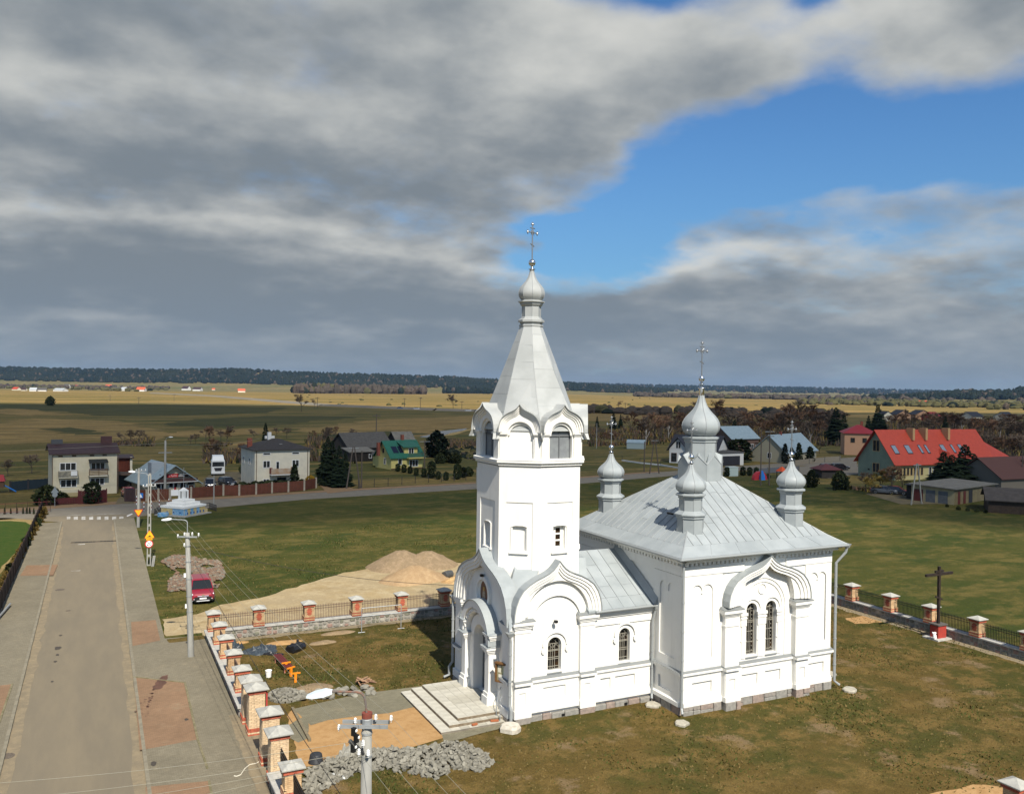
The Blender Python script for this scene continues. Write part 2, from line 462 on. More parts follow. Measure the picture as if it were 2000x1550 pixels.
m_far = ground_mat('far_plain', [(0.10, 0.10, 0.05), (0.14, 0.115, 0.06), (0.18, 0.14, 0.08), (0.07, 0.085, 0.045)], patch=0.0022, patch2=0.008, speck=0.05, stretch=(0.35, 2.2, 1), rot=radians(24), bump=0.0)
m_reed = ground_mat('reed_bed_earth', [(0.21, 0.14, 0.065), (0.13, 0.095, 0.045), (0.27, 0.19, 0.095), (.075, .072, .03)], patch=0.03, patch2=0.12, stretch=(.5, 2, 1), rot=radians(20), speck=0.7, bump=0.0, fine=0.4)
m_dark = ground_mat('dark_crop', [(0.029, 0.038, 0.016), (0.042, 0.047, 0.020), (0.085, 0.073, 0.033)], patch=0.02, patch2=0.07, speck=0.6, stretch=(0.4, 2.4, 1), rot=radians(20), bump=0.0)
m_asphalt = ground_mat('asphalt', [(0.170, 0.147, 0.118), (0.153, 0.134, 0.110), (0.190, 0.162, 0.126)], patch=0.25, patch2=0.9, speck=40, stretch=(1.3, 0.22, 1), l1=(.25, .75), l2=(.3, .8), bump=0.1, fine=0.10, bdist=0.01, bs=60, blue=.88)
m_road = ground_mat('grey_road', [(0.185, 0.168, 0.145), (0.165, 0.15, 0.132), (0.205, 0.185, 0.158)], patch=0.2, patch2=0.9, speck=20, bump=0.05, fine=0.08, bdist=0.01, blue=.9)
m_dust = ground_mat('road_edge_dust', [(0.215, 0.178, 0.125), (0.18, 0.152, 0.112), (0.24, 0.196, 0.135)], patch=0.6, patch2=2.2, speck=24, bump=0.1, fine=0.14, bdist=0.01, blue=.92)
m_sand = ground_mat('yellow_sand', [(0.35, 0.215, 0.102), (0.38, 0.24, 0.12), (0.31, 0.185, 0.085)], patch=0.5, patch2=2.5, speck=18, fine=0.14, bump=0.4, bdist=0.02, blue=.9)
m_drive = ground_mat('trodden_drive', [(0.33, 0.255, 0.15), (0.30, 0.24, 0.155), (0.38, 0.31, 0.205), (0.24, 0.18, 0.10)], patch=0.22, patch2=0.9, speck=9, fine=0.2, bump=0.4, bdist=0.03, blue=.9)
m_yardgravel = ground_mat('gravel_yard', [(0.13, 0.11, 0.092), (0.15, 0.128, 0.105), (0.11, 0.094, 0.08)], patch=0.2, patch2=0.8, speck=8, fine=0.15, bump=0.1)
m_pinkwalk = ground_mat('pink_paving', [(0.24, 0.155, 0.118), (0.215, 0.15, 0.12), (0.27, 0.175, 0.13)], patch=0.2, patch2=0.8, speck=14, fine=0.10, bump=0.05)

def paving_mat(name, c1, c2, cj, sx=0.2, sy=0.1, rot=0.0):
    m = bpy.data.materials.new(name); m.use_nodes = True
    T = NT(m.node_tree); b = T.n['Principled BSDF']
    b.inputs['Roughness'].default_value = 0.9; b.inputs['Specular IOR Level'].default_value = 0.2
    p = T.new('ShaderNodeNewGeometry').outputs['Position']
    mp = T.new('ShaderNodeMapping'); T.put(mp.inputs[0], p); mp.inputs['Rotation'].default_value = (0, 0, rot)
    br = T.new('ShaderNodeTexBrick')
    T.put(br.inputs['Vector'], mp.outputs[0])
    br.inputs['Scale'].default_value = 1.0
    br.inputs['Brick Width'].default_value = sx; br.inputs['Row Height'].default_value = sy
    br.inputs['Mortar Size'].default_value = 0.006; br.inputs['Bias'].default_value = 0.0
    br.inputs['Color1'].default_value = (*c1, 1); br.inputs['Color2'].default_value = (*c2, 1); br.inputs['Mortar'].default_value = (*cj, 1)
    n1 = T.ramp(T.noise(p, 0.35, 6, 0.6), 0.3, 0.7, 0.86, 1.12, False)
    n2 = T.ramp(T.noise(p, 3.5, 5, 0.65), 0.3, 0.75, 0.92, 1.1, False)
    hs = T.new('ShaderNodeHueSaturation'); T.put(hs.inputs['Value'], T.math('MULTIPLY', n1, n2)); T.put(hs.inputs['Color'], br.outputs[0])
    dirt = T.mix(T.math('MULTIPLY', T.ramp(T.noise(p, 0.8, 7, 0.7), 0.55, 0.75), 0.5), hs.outputs[0], (0.27, 0.22, 0.14))
    T.put(b.inputs['Base Color'], dirt)
    bn = T.new('ShaderNodeBump'); bn.inputs['Strength'].default_value = 0.25; bn.inputs['Distance'].default_value = 0.01
    T.put(bn.inputs['Height'], br.outputs['Fac']); bn.invert = True
    T.l.new(bn.outputs[0], b.inputs['Normal'])
    return m
m_walk = paving_mat('grey_paving', (0.168, 0.146, 0.102), (0.198, 0.172, 0.120), (0.12, 0.104, 0.072))
m_walk2 = paving_mat('path_paving', (0.16, 0.146, 0.10), (0.195, 0.177, 0.12), (0.11, 0.095, 0.065))
m_redpave = paving_mat('red_paving', (0.205, 0.127, 0.075), (0.24, 0.147, 0.086), (0.155, 0.104, 0.065))

# ground sheets
def rough_edge(pts, step, amp, seed=0.0):
    out = []
    n = len(pts)
    for i in range(n):
        a, b = Vector(pts[i]).to_2d(), Vector(pts[(i+1) % n]).to_2d()
        L = (b-a).length; k = max(1, int(L/step)); t = (b-a).normalized() if L > 0 else Vector((1, 0)); nn = Vector((-t.y, t.x))
        for j in range(k):
            q = a + (b-a)*(j/k)
            w = mnoise.fractal(Vector((q.x/step*0.6+seed, q.y/step*0.6, seed)), 0.9, 2.0, 5)
            out.append(tuple(q + nn*(w*amp if j else w*amp*0.3)))
    return out
def sheet(name, pts, z, m, step=0, amp=0.0, seed=0.0, kind='structure', parent=None):
    if step: pts = rough_edge(pts, step, amp, seed)
    else: pts = [tuple(Vector(p).to_2d()) for p in pts]
    tris = tessellate_polygon([[Vector((x, y, 0)) for x, y in pts]])
    mb = MB(); mb.add([(x, y, z) for x, y in pts], tris)
    o = mb.build(name, m, parent)
    if kind: o['kind'] = kind
    return o
def gp(lst): return [G(x, y).to_2d() for x, y in lst]
R_ = 14000
sheet('ground', [(-R_, -R_), (R_, -R_), (R_, R_), (-R_, R_)], 0.0, m_far)
sheet('valley_meadow', gp([(-900, 786), (-300, 775), (300, 788), (560, 792), (935, 801), (1400, 806), (1750, 810), (2300, 812), (2900, 830)]) + [(900, -300), (-600, -300)], 0.02, m_valley, 8, 3.0)
sheet('dry_meadow', gp([(-300, 783), (150, 787), (300, 786), (560, 790), (640, 795), (800, 800), (935, 802), (1140, 801), (1400, 806), (1560, 812), (1700, 816), (2000, 806), (2300, 806), (2300, 793), (1800, 787), (1600, 781), (1400, 778), (1250, 773), (1100, 769.5), (800, 767.5), (560, 766), (300, 764), (-300, 758)]), 0.04, m_gold, 14, 6.0)
sheet('meadow', [(-60, 24), (-33, 84), (-22, 85.5), (1, 96.5), (31, 100.5), (53, 102), (80, 108), (118, 60), (190, 22), (160, -120), (-90, -120)], 0.04, m_meadow, 3, 0.6)
# strips and hollows of the valley floor
for nm, px, m, z, sd in [
    ('reed_bed', [(560, 842), (640, 832), (700, 822), (800, 817), (950, 811), (1000, 826), (940, 836), (870, 838), (845, 849), (760, 853), (700, 850), (640, 848)], m_reed, 0.06, 3.0),
    ('reed_bed', [(-60, 842), (0, 826), (60, 817), (150, 820), (240, 822), (300, 838), (340, 850), (300, 862), (170, 861), (0, 868), (-60, 870)], m_reed, 0.06, 5.0),
    ('reed_bed', [(300, 846), (420, 838), (520, 836), (560, 842), (500, 848), (380, 856)], m_reed, 0.065, 8.0),
    ('reed_bed', [(0, 797), (60, 800), (140, 810), (60, 812), (-40, 806)], m_reed, 0.06, 9.0),
    ('dark_crop', [(-60, 790), (100, 790), (320, 790), (560, 796), (520, 806), (340, 812), (200, 812), (120, 803), (-60, 797)], m_dark, 0.055, 2.0),
    ('dark_crop', [(330, 822), (520, 812), (620, 812), (700, 815), (600, 824), (520, 832), (400, 834), (320, 832)], m_dark, 0.055, 4.0),
    ('dark_crop', [(80, 838), (140, 834), (185, 840), (200, 848), (140, 850), (100, 846)], m_dark, 0.075, 6.0),
    ('dark_crop', [(600, 852), (700, 844), (760, 842), (830, 846), (760, 856), (640, 860)], m_dark, 0.07, 7.0),
    ('ploughed_field', [(1120, 806), (1280, 808), (1280, 822), (1120, 822)], m_reed, 0.06, 11.0)]:
    sheet(nm, gp(px), z, m, 7, 8.0, sd)
m_water = mat('river_water', (0.10, 0.085, 0.07), (0.13, 0.11, 0.09), scale=0.1, rough=0.25, spec=0.5, world_co=True)
sheet('river', gp([(818, 853), (838, 849), (850, 843), (880, 840), (915, 836), (905, 841), (880, 846), (862, 852), (850, 856)]), 0.08, m_water, 4, 0.8)
sheet('sand_bar', gp([(862, 852), (880, 846), (905, 841), (920, 836), (940, 836), (910, 842), (885, 850)]), 0.085, ground_mat('bank_sand', [(0.30, 0.22, 0.12), (0.26, 0.19, 0.10), (0.34, 0.26, 0.15)], bump=0.0), 4, 0.8)
# church yard
sheet('yard_lawn', [(-21.1, -24), (-21.1, 24.2), (27.2, 24.2), (27.2, -14.5), (10, -15.5), (-6, -24)], 0.05, m_yard)
# streets -------------------------------------------------------------
KX0, KX1 = -32.25, -26.45                 # kerb lines of the side street
sheet('street', [(KX0-0.3, -70), (KX1+0.2, -70), (KX1+0.2, 84), (-22, 86.5), (-22, 92), (-40, 92), (-36, 87), (KX0-0.3, 84)], 0.055, m_asphalt)
mainS = [(-160, 80), (-40, 88.5), (-33, 89.5), (-22.3, 87.8), (1.0, 95.6), (31, 99.6), (53, 101), (80, 108), (130, 119), (210, 140)]
mainN = [(-160, 88), (-40, 96.0), (-25, 99.5), (-10, 100.4), (5, 103.6), (35, 107.4), (55, 109.2), (82, 115.5), (130, 126.5), (210, 148)]
sheet('main_road', mainS + mainN[::-1], 0.06, m_road)
northwalk = [(-160, 92), (-40, 99.5), (-25, 102.6), (-10, 103.2), (5, 106.0), (34.5, 109.6), (55, 111), (82, 117.3)]
sheet('pavement', mainN[:8] + northwalk[::-1], 0.075, m_pinkwalk)
# dusty gutters of the side street
sheet('gutter_dust', [(KX0, -70), (KX0+0.5, -70), (KX0+0.5, 60), (KX0+0.25, 80), (KX0, 80)], 0.060, m_dust, 1.2, 0.22, 3.0)
sheet('gutter_dust', [(KX1-0.4, -70), (KX1, -70), (KX1, 80), (KX1-0.2, 80), (KX1-0.45, 50)], 0.060, m_dust, 1.2, 0.2, 6.0)
# pavements either side
mb = MB(); mb.box(-35.3, KX0-0.16, -70, 83.5, 0.0, 0.13); o = mb.build('pavement', m_walk); o['kind'] = 'structure'
mb = MB(); mb.prism([(KX1+0.16, -70), (-21.62, -70), (-21.62, 25.2), (-24.2, 25.6), (-24.0, 84.4), (KX1+0.16, 84.0)], 0.0, 0.13); o = mb.build('pavement', m_walk); o['kind'] = 'structure'
kerbm = mat('kerb_concrete', (0.225, 0.198, 0.142), (0.175, 0.155, 0.112), scale=3, rough=0.9, world_co=True)
for x0 in (KX0-0.16, KX1):
    mb = MB(); y = -68.0
    while y < 83.4:
        mb.box(x0, x0+0.16, y+0.006, y+0.994, 0.0, 0.145); y += 1.0
    o = mb.build('kerb', kerbm); o['kind'] = 'structure'
# red paved crossings and parking bays
def inset(name, px, m, z, kerb=False):
    pts = [G(x, y, 0.13).to_2d() for x, y in px]
    sheet(name, pts, z, m)
inset('paved_crossing', [(52, 1103.5), (113, 1102), (104, 1123), (39, 1124)], m_redpave, 0.136)
inset('paved_crossing', [(256, 1214), (304, 1210), (313, 1250), (259, 1261)], m_redpave, 0.136)
bay1 = [(261, 1321.5), (361, 1332.5), (386, 1443), (273, 1464.5)]
inset('parking_bay', bay1, m_redpave, 0.136)
inset('parking_bay', [(284, 1536), (408, 1524), (421, 1590), (287, 1605)], m_redpave, 0.136)
inset('parking_bay', [(-30, 1342), (24, 1335), (-2, 1412), (-60, 1420)], m_redpave, 0.136)
for a, b in ((0, 1), (1, 2)):
    p, q = G(*bay1[a], 0.13), G(*bay1[b], 0.13)
    d = (q-p); mb = MB(); mb.rbox(((p.x+q.x)/2, (p.y+q.y)/2, 0.10), (d.length, 0.10, 0.12), atan2(d.y, d.x))
    o = mb.build('kerb', mat('mossy_kerb', (0.20, 0.17, 0.10), (0.13, 0.115, 0.06), scale=4, rough=0.95)); o['kind'] = 'structure'
mb = MB()
for p, q in (((408, 1524), (421, 1590)), ((-2, 1412), (24, 1335)), ((386, 1443), (405, 1500))):
    p, q = G(*p, 0.13), G(*q, 0.13); d = q-p
    mb.rbox(((p.x+q.x)/2, (p.y+q.y)/2, 0.10), (d.length, 0.10, 0.12), atan2(d.y, d.x))
o = mb.build('kerb', MATS['mossy_kerb']); o['kind'] = 'structure'
# wet stain trailing over the parking bay, tar speckles
stain = mat('wet_stain', (0.085, 0.045, 0.03), (0.12, 0.06, 0.04), scale=3, rough=0.6, world_co=True)
sheet('wet_stain', [G(x, y, 0.14).to_2d() for x, y in [(297, 1346), (306, 1330), (316, 1320), (328, 1317), (327, 1325), (322, 1336), (312, 1345)]], 0.141, stain, 0.25, 0.12)
random.seed(5)
mb = MB()
for k in range(46):
    t = random.random(); x = 300 - 32*t + random.uniform(-9, 14)*t*1.6; y = 1348 + 46*t + random.uniform(-4, 4)
    c = G(x, y, 0.13); r = random.uniform(0.02, 0.07)
    mb.add([(c.x+r*cos(a)*1.2, c.y+r*sin(a), 0.1405) for a in [i*pi/4 for i in range(8)]], [range(8)])
o = mb.build('wet_stain', stain); o['kind'] = 'structure'
mb = MB()
for x, y, r in [(113, 1265, .22), (112, 1278, .12), (108, 1291, .1), (118, 1240, .1), (102, 1330, .08), (300, 1490, .13), (364, 1404, .1)]:
    z = 0.0655 if x < 255 else 0.1405
    c = G(x, y, z); mb.add([(c.x+r*cos(a)*random.uniform(.7, 1.2), c.y+2*r*sin(a)*random.uniform(.7, 1.2), z) for a in [i*pi/6 for i in range(12)]], [range(12)])
o = mb.build('oil_stain', mat('oil_stain', (0.06, 0.05, 0.04), rough=0.7)); o['kind'] = 'structure'
# manhole covers, speed strip
mh = mat('manhole_iron', (0.09, 0.075, 0.06), (0.14, 0.11, 0.08), scale=12, rough=0.7)
for k, (x, y, lab) in enumerate([(12, 1476, 'round iron manhole cover at the lower left of the street'), (117, 1151, 'round iron manhole cover in the left lane beyond the red crossing'), (133, 1192, 'small iron valve cover near the middle of the street')]):
    c = G(x, y, 0.06); mb = MB(); mb.lathe([(0.36, 0.0), (0.36, 0.012), (0.30, 0.012), (0.30, 0.006), (0.02, 0.006)], 20, (0, 0, 0))
    o = mb.build('manhole_cover', mh, None, (c.x, c.y, 0.058)); tag(o, lab, 'manhole cover', 'covers in the street')
    if k == 2: o.scale = (0.5, 0.5, 1)
t = thing('speed_bump', 'dark rubber speed bump strip across the street', 'speed bump', (0, 0, 0))
a, b = G(138, 1059.5, 0.06), G(236, 1055.5, 0.06)
n = 14
for k in range(n):
    p = a.lerp(b, (k+0.5)/n); mb = MB()
    L = (b-a).length/n*0.95
    mb.prism([(-L/2, -0.2), (L/2, -0.2), (L/2, 0.2), (-L/2, 0.2)], 0, 0.02); mb.prism([(-L/2+.02, -0.12), (L/2-.02, -0.12), (L/2-.02, 0.12), (-L/2+.02, 0.12)], 0.02, 0.06)
    mb.build('rubber_block', mat('bump_rubber', (0.035, 0.03, 0.027), rough=0.8) if k % 7 else mat('worn_rubber', (0.08, 0.06, 0.045), rough=0.85), t, (p.x, p.y, 0.056), atan2((b-a).y, (b-a).x))
# zebra crossing: worn white blocks
worn = mat('worn_road_paint', (0.52, 0.50, 0.45), (0.26, 0.235, 0.20), scale=1.6, lo=0.40, hi=0.62, rough=0.85, world_co=True)
for k, (x, w) in enumerate([(134, 7), (148, 8), (163, 7.5), (178, 8), (193, 7.5), (208, 7.5), (223, 8), (237, 8)]):
    pts = [G(x-w/2, 1015.5-(0 if 0 < k < 7 else 1)), G(x+w/2, 1015-(0 if 0 < k < 7 else 1)), G(x+w/2, 1009), G(x-w/2, 1009.5)]
    sheet('crossing_stripe', [p.to_2d() for p in pts], 0.0665, worn)
sheet('road_marking', [G(x, y).to_2d() for x, y in [(247, 1007.5), (258, 1003), (259, 1004.5), (249, 1009.5)]], 0.0665, mat('road_paint', (0.6, 0.58, 0.54), rough=0.8))
mb = MB()
for a, b, w in (((128, 1007), (236, 1003.5), .12), ((139, 1116), (157, 1115), .12), ((152, 1064), (166, 1063), .35)):
    p, q = G(*a), G(*b); d = q-p; mb.rbox(((p.x+q.x)/2, (p.y+q.y)/2, 0.0645), (d.length, w, 0.004), atan2(d.y, d.x))
o = mb.build('road_marking', worn); o['kind'] = 'structure'
# trodden drive by the north fence and sand, path before the steps
sheet('dirt_drive', [(-24.1, 25.3), (-24.0, 31.0), (-21.5, 31.5), (-19.5, 33.8), (-15.5, 35.3), (-12.2, 38.2), (-7.4, 41.8), (-3, 43.2), (4, 42.2), (10, 38), (6, 31), (12, 27), (10, 25.4)], 0.07, m_drive, 0.8, 0.35, 2.0)
sheet('grass_strip', [G(x, y).to_2d() for x, y in [(312, 1246), (395, 1238), (393, 1256), (316, 1255)]], 0.115, m_meadow, 0.5, 0.12)
sheet('grass_strip', [(-24.0, 24.4), (-21.7, 24.4), (-21.7, 25.3), (-24.1, 25.3)], 0.138, m_yard, 0.4, 0.12)
sand_px = [(560, 1400), (575, 1384), (640, 1404), (720, 1396), (820, 1380), (862, 1428), (880, 1440), (800, 1462), (640, 1494), (585, 1500), (575, 1452)]
sheet('sand_patch', gp(sand_px), 0.065, m_sand, 0.5, 0.12, 4.0)
sheet('paved_path', [G(x, y).to_2d() for x, y in [(573, 1386), (700, 1357), (880, 1334), (870, 1372), (800, 1384), (760, 1394), (690, 1401), (640, 1408), (607, 1418)]], 0.072, m_walk2)
sheet('paved_path', [G(x, y).to_2d() for x, y in [(560, 1420), (598, 1398), (604, 1420), (601, 1444), (582, 1452), (560, 1440)]], 0.070, m_walk2, 0.4, 0.12, 1.0)
sheet('paved_path', [G(x, y).to_2d() for x, y in [(862, 1432), (990, 1407), (1000, 1418), (868, 1453)]], 0.072, m_walk2, 0.5, 0.06, 1.0)
sheet('gateway_dust', [(-21.9, 1.6), (-20.8, 1.6), (-20.8, 9.0), (-21.9, 9.0)], 0.142, m_dust, 0.4, 0.15, 4)
sheet('gateway_dust', [(-22.3, -8), (-21.7, -8), (-21.7, 9.5), (-22.15, 9.5)], 0.139, m_dust, 0.4, 0.12, 8)
sheet('bare_patch', gp([(1650, 1208), (1700, 1201), (1760, 1204), (1720, 1216), (1670, 1219)]), 0.058, m_sand, 0.5, 0.25, 2)
sheet('bare_patch', gp([(1790, 1555), (1900, 1533), (2000, 1540), (2000, 1590), (1800, 1590)]), 0.058, m_sand, 0.5, 0.3, 5)
# light strip below the east and north walls
sheet('foot_strip', [(25.9, 24), (26.8, 24), (26.8, -14), (26.0, -14)], 0.06, m_dust, 0.6, 0.3, 2)
sheet('foot_strip', [(-20.9, 23.2), (-20.9, 23.9), (-3, 23.9), (-3, 23.4)], 0.06, m_dust, 0.6, 0.25, 3)
# plot left of the street: kept lawn, gravel curve
sheet('garden_lawn', gp([(-120, 1150), (-60, 1020), (20, 1018), (50, 1020), (64, 1028), (55, 1050), (0, 1112), (-60, 1170)]), 0.07, m_lawn, 1.5, 0.2)
sheet('garden_gravel', gp([(-150, 1220), (-150, 1130), (-60, 1012), (20, 1012), (62, 1016), (78, 1022), (70, 1036), (30, 1085), (0, 1122), (-40, 1190)]), 0.06, ground_mat('tan_gravel', [(0.25, 0.185, 0.105), (0.21, 0.155, 0.09), (0.29, 0.22, 0.13)], fine=0.25), 1.0, 0.2)
# yards round the shop and houses
sheet('gravel_yard', gp([(388, 962), (398, 935), (420, 922), (480, 922), (492, 945), (600, 945), (480, 955), (430, 962)]), 0.075, m_yardgravel, 2, 0.4)
sheet('gravel_yard', gp([(440, 868), (490, 862), (500, 900), (480, 895), (455, 886)]), 0.075, m_reed, 2, 0.6)
sheet('gravel_yard', gp([(225, 984), (245, 955), (262, 955), (262, 984)]), 0.085, m_yardgravel, 2, 0.2)
sheet('driveway', gp([(620, 944), (655, 942), (700, 958), (640, 964)]), 0.09, m_pinkwalk)
sheet('gravel_yard', gp([(1560, 912), (1670, 895), (1680, 925), (1620, 935), (1560, 925)]), 0.08, m_road, 2, 0.4)
sheet('gravel_yard', gp([(1690, 965), (1740, 955), (1830, 960), (1850, 985), (1760, 985)]), 0.08, m_yardgravel, 2, 0.4)
# the church
NW_, NE_ = 10.8, 11.3                         # nave length (X) and width (Y)
church = thing('church', 'white plastered church with grey metal roofs, bell tower spire and onion domes', 'church', (0, 0, 0))
FS = frame((0, 0, 0), (1, 0, 0), (0, -1, 0))              # nave south
FW = frame((0, NE_, 0), (0, -1, 0), (-1, 0, 0))           # nave west, s runs north -> south
FE = frame((NW_, 0, 0), (0, 1, 0), (1, 0, 0))
FN = frame((NW_, NE_, 0), (-1, 0, 0), (0, 1, 0))
def rect(a, b, c, d): return [(a, c), (b, c), (b, d), (a, d)]
def strip_roof(mb, F, path, d0, d1, th=0.05):
    """metal covering that follows an outline: path = list of (s,z)"""
    n = len(path)
    off = []
    for i in range(n):
        a, b = Vector(path[max(i-1, 0)]), Vector(path[min(i+1, n-1)])
        t = (b-a).normalized(); nn = Vector((t.y, -t.x))
        off.append((path[i][0]+nn.x*th, path[i][1]+nn.y*th))
    mb.band(F, off, path, d0, d1)
class Pieces:
    def add(s, p, f): MB().add(p, f).build('metal_ledge', ledgem, church)
def string_course(wall_mb, top_mb, F, s0, s1, z, d):
    wall_mb.slab(F, s0, s1, z-0.16, z, 0, d)
    wall_mb.slab(F, s0+0.03, s1-0.03, z-0.26, z-0.16, 0, d*0.6)
    p = [F(s0, z+0.002, d+0.02), F(s1, z+0.002, d+0.02), F(s1, z+0.10, 0.0), F(s0, z+0.10, 0.0), F(s0, z+0.002, 0), F(s1, z+0.002, 0)]
    top_mb.add(p, [(0, 1, 2, 3), (0, 3, 4), (1, 5, 2), (0, 4, 5, 1)])
def double_arch_panel(c, hw, z0, z1):
    """sunk panel whose head is two small arches with a hanging boss"""
    r = hw/2
    return [(c-hw, z0), (c+hw, z0)] + arc(c+r, z1-r, r, 0, pi, 7)[:-1] + [(c+0.05, z1-r), (c+0.05, z1-r-0.13), (c-0.05, z1-r-0.13)] + arc(c-r, z1-r, r, 0, pi, 7)
def lower_zone(mb, F, s0, s1, panels, d=0.10):
    mb.plate(F, rect(s0, s1, 0.80, 2.10), [rect(a, b, 1.05, 1.72) for a, b in panels], 0.0, d)
    p = [F(s0, 0.50, 0), F(s1, 0.50, 0), F(s1, 0.50, d+0.10), F(s0, 0.50, d+0.10), F(s0, 0.72, d+0.10), F(s1, 0.72, d+0.10), F(s1, 0.80, d), F(s0, 0.80, d), F(s0, 0.80, 0), F(s1, 0.80, 0)]
    mb.add(p, [(0, 3, 2, 1), (3, 4, 5, 2), (4, 7, 6, 5), (7, 8, 9, 6), (0, 8, 7, 4, 3), (1, 2, 5, 6, 9)])
random.seed(11)
def plinth_run(F, s0, s1, parent, d=0.14, z1=0.50):
    s = s0
    while s < s1-0.05:
        w = min(random.uniform(0.45, 0.95), s1-s)
        if s1-s-w < 0.25: w = s1-s
        k = random.choice((1, 1, 2)) if z1 > 0.4 else 1
        zz = [-0.1, z1] if k == 1 else [-0.1, z1*random.uniform(0.4, 0.6), z1]
        for j in range(len(zz)-1):
            a, b, c, e = s+0.012, s+w-0.012, zz[j]+0.01, zz[j+1]-0.01
            dd = d + random.uniform(-0.025, 0.03)
            mb = MB(); jit = lambda: random.uniform(-0.02, 0.02)
            q = [(a+.03, c), (b-.03, c), (b, c+.05), (b+jit(), e-.04), (b-.04, e), (a+.04, e+jit()), (a+jit(), e-.05), (a, c+.04)]
            mid = [((x-(a+b)/2)*0.9+(a+b)/2, (z-(c+e)/2)*0.9+(c+e)/2) for x, z in q]
            mb.loft([[F(x, z, 0) for x, z in q], [F(x, z, dd-0.03) for x, z in q], [F(x, z, dd) for x, z in mid]])
            mb.build('stone', random.choice(plinthm), parent)
        s += w
def arch_window(F, c, hw, z0, zs, depth, kind, name='window'):
    """recessed arched window: frame, pane behind it, glazing bars; kind 'low' or 'tall'"""
    mb = MB(); outer = win_hole(c, hw, z0, zs, 12); inner = win_hole(c, hw-0.03, z0+0.03, zs, 12)
    mb.plate(F, outer, [inner], -depth-0.06, -depth)
    w = mb.build('window', grille, church)
    mb = MB(); mb.plate(F, win_hole(c, hw-0.01, z0+0.01, zs, 12), [], -depth-0.05, -depth-0.04); mb.build('pane', glassd, w)
    g = MB(); d0, d1 = -depth-0.035, -depth+0.01; b = 0.010
    for s in (-0.33, 0.0, 0.33): g.slab(F, c+s*hw-b, c+s*hw+b, z0+.05, zs, d0, d1)
    H = zs-z0
    for f in ((0.12, 0.40, 0.47, 0.72, 0.76, 1.0) if kind == 'low' else (0.06, 0.27, 0.50, 0.70, 0.735, 1.0)):
        g.slab(F, c-hw+.04, c+hw-.04, z0+f*H-b, z0+f*H+b, d0, d1-0.003)
    if kind == 'low':
        a = arc(c, zs, hw*0.5, 0, pi, 8); g.band(F, [(x*1+(x-c)*0.09, z+(z-zs)*0.09) for x, z in a], a, d0, d1)
        for t in (0.25, 0.5, 0.75):
            q = Vector((cos(pi*t), sin(pi*t))); n = Vector((-q.y, q.x))*b
            P = [(c+q.x*hw*0.5+n.x, zs+q.y*hw*0.5+n.y), (c+q.x*hw*0.97+n.x, zs+q.y*hw*0.97+n.y), (c+q.x*hw*0.97-n.x, zs+q.y*hw*0.97-n.y), (c+q.x*hw*0.5-n.x, zs+q.y*hw*0.5-n.y)]
            g.plate(F, P, [], d0, d1)
        for sx in (-0.5, 0.5):
            a = arc(c+sx*hw, zs-0.22, hw*0.33, 0, pi, 6); g.band(F, [(x+(x-c-sx*hw)*0.14, z+(z-zs+.22)*0.14) for x, z in a], a, d0, d1)
    else:
        a = arc(c, zs+hw*0.35, hw*0.42, 0, 2*pi, 14); g.band(F, [(x+(x-c)*0.12, z+(z-zs-hw*.35)*0.12) for x, z in a], a, d0, d1)
        for sx in (-0.62, 0.62):
            a = arc(c+sx*hw, zs, hw*0.42, 0.35, pi-0.35, 6); g.band(F, [(x+(x-c-sx*hw)*0.1, z+(z-zs)*0.1) for x, z in a], a, d0, d1)
        k = 0; z = z0+0.2                                   # little gilt knobs along the outer bars
        while z < zs-0.15:
            for s in (-0.62, 0.62): g.slab(F, c+s*hw-.02, c+s*hw+.02, z, z+.045, d0, d1-0.006)
            z += 0.22
    g.build('glazing_bars', grille, w)
    m2 = MB(); p = [F(c-hw-.04, z0-0.10, 0.05), F(c+hw+.04, z0-0.10, 0.05), F(c+hw+.0, z0+0.02, -depth), F(c-hw, z0+0.02, -depth), F(c-hw-.04, z0-0.16, 0.05), F(c+hw+.04, z0-0.16, 0.05)]
    m2.add(p, [(0, 1, 2, 3), (0, 4, 5, 1), (0, 3, 4), (1, 5, 2)]); m2.build('sill', ledgem, w)
    return w
# nave shell
wmb, tmb, dmb = MB(), Pieces(), MB()
WIN = [(4.80, 0.385), (6.22, 0.385)]
wmb.plate(FS, rect(0, NW_, 0.0, 8.62), [win_hole(c, hw, 2.72, 5.28, 12) for c, hw in WIN], -0.45, 0.0)
wmb.plate(FW, rect(0, NE_, 0.0, 8.62), [], -0.45, -0.002)
wmb.plate(FE, rect(0, NE_, 0.0, 8.62), [], -0.45, -0.002)
wmb.plate(FN, rect(0, NW_, 0.0, 8.62), [], -0.45, 0.0)
lower_zone(wmb, FS, 0, 2.62, [(0.62, 1.95)]); lower_zone(wmb, FS, 3.62, 7.76, [(4.05, 5.2), (5.75, 6.9)]); lower_zone(wmb, FS, 8.74, NW_, [(9.05, 10.25)])
string_course(wmb, tmb, FS, -0.12, 2.6, 2.36, 0.22); string_course(wmb, tmb, FS, 3.62, 7.76, 2.36, 0.20); string_course(wmb, tmb, FS, 8.76, NW_+0.12, 2.36, 0.22)
wmb.plate(FS, rect(0, 2.62, 2.4, 7.52), [double_arch_panel(1.25, 0.72, 2.95, 7.02)], 0.0, 0.07)
wmb.plate(FS, rect(8.74, NW_, 2.4, 7.52), [double_arch_panel(9.72, 0.66, 2.95, 7.02)], 0.0, 0.07)
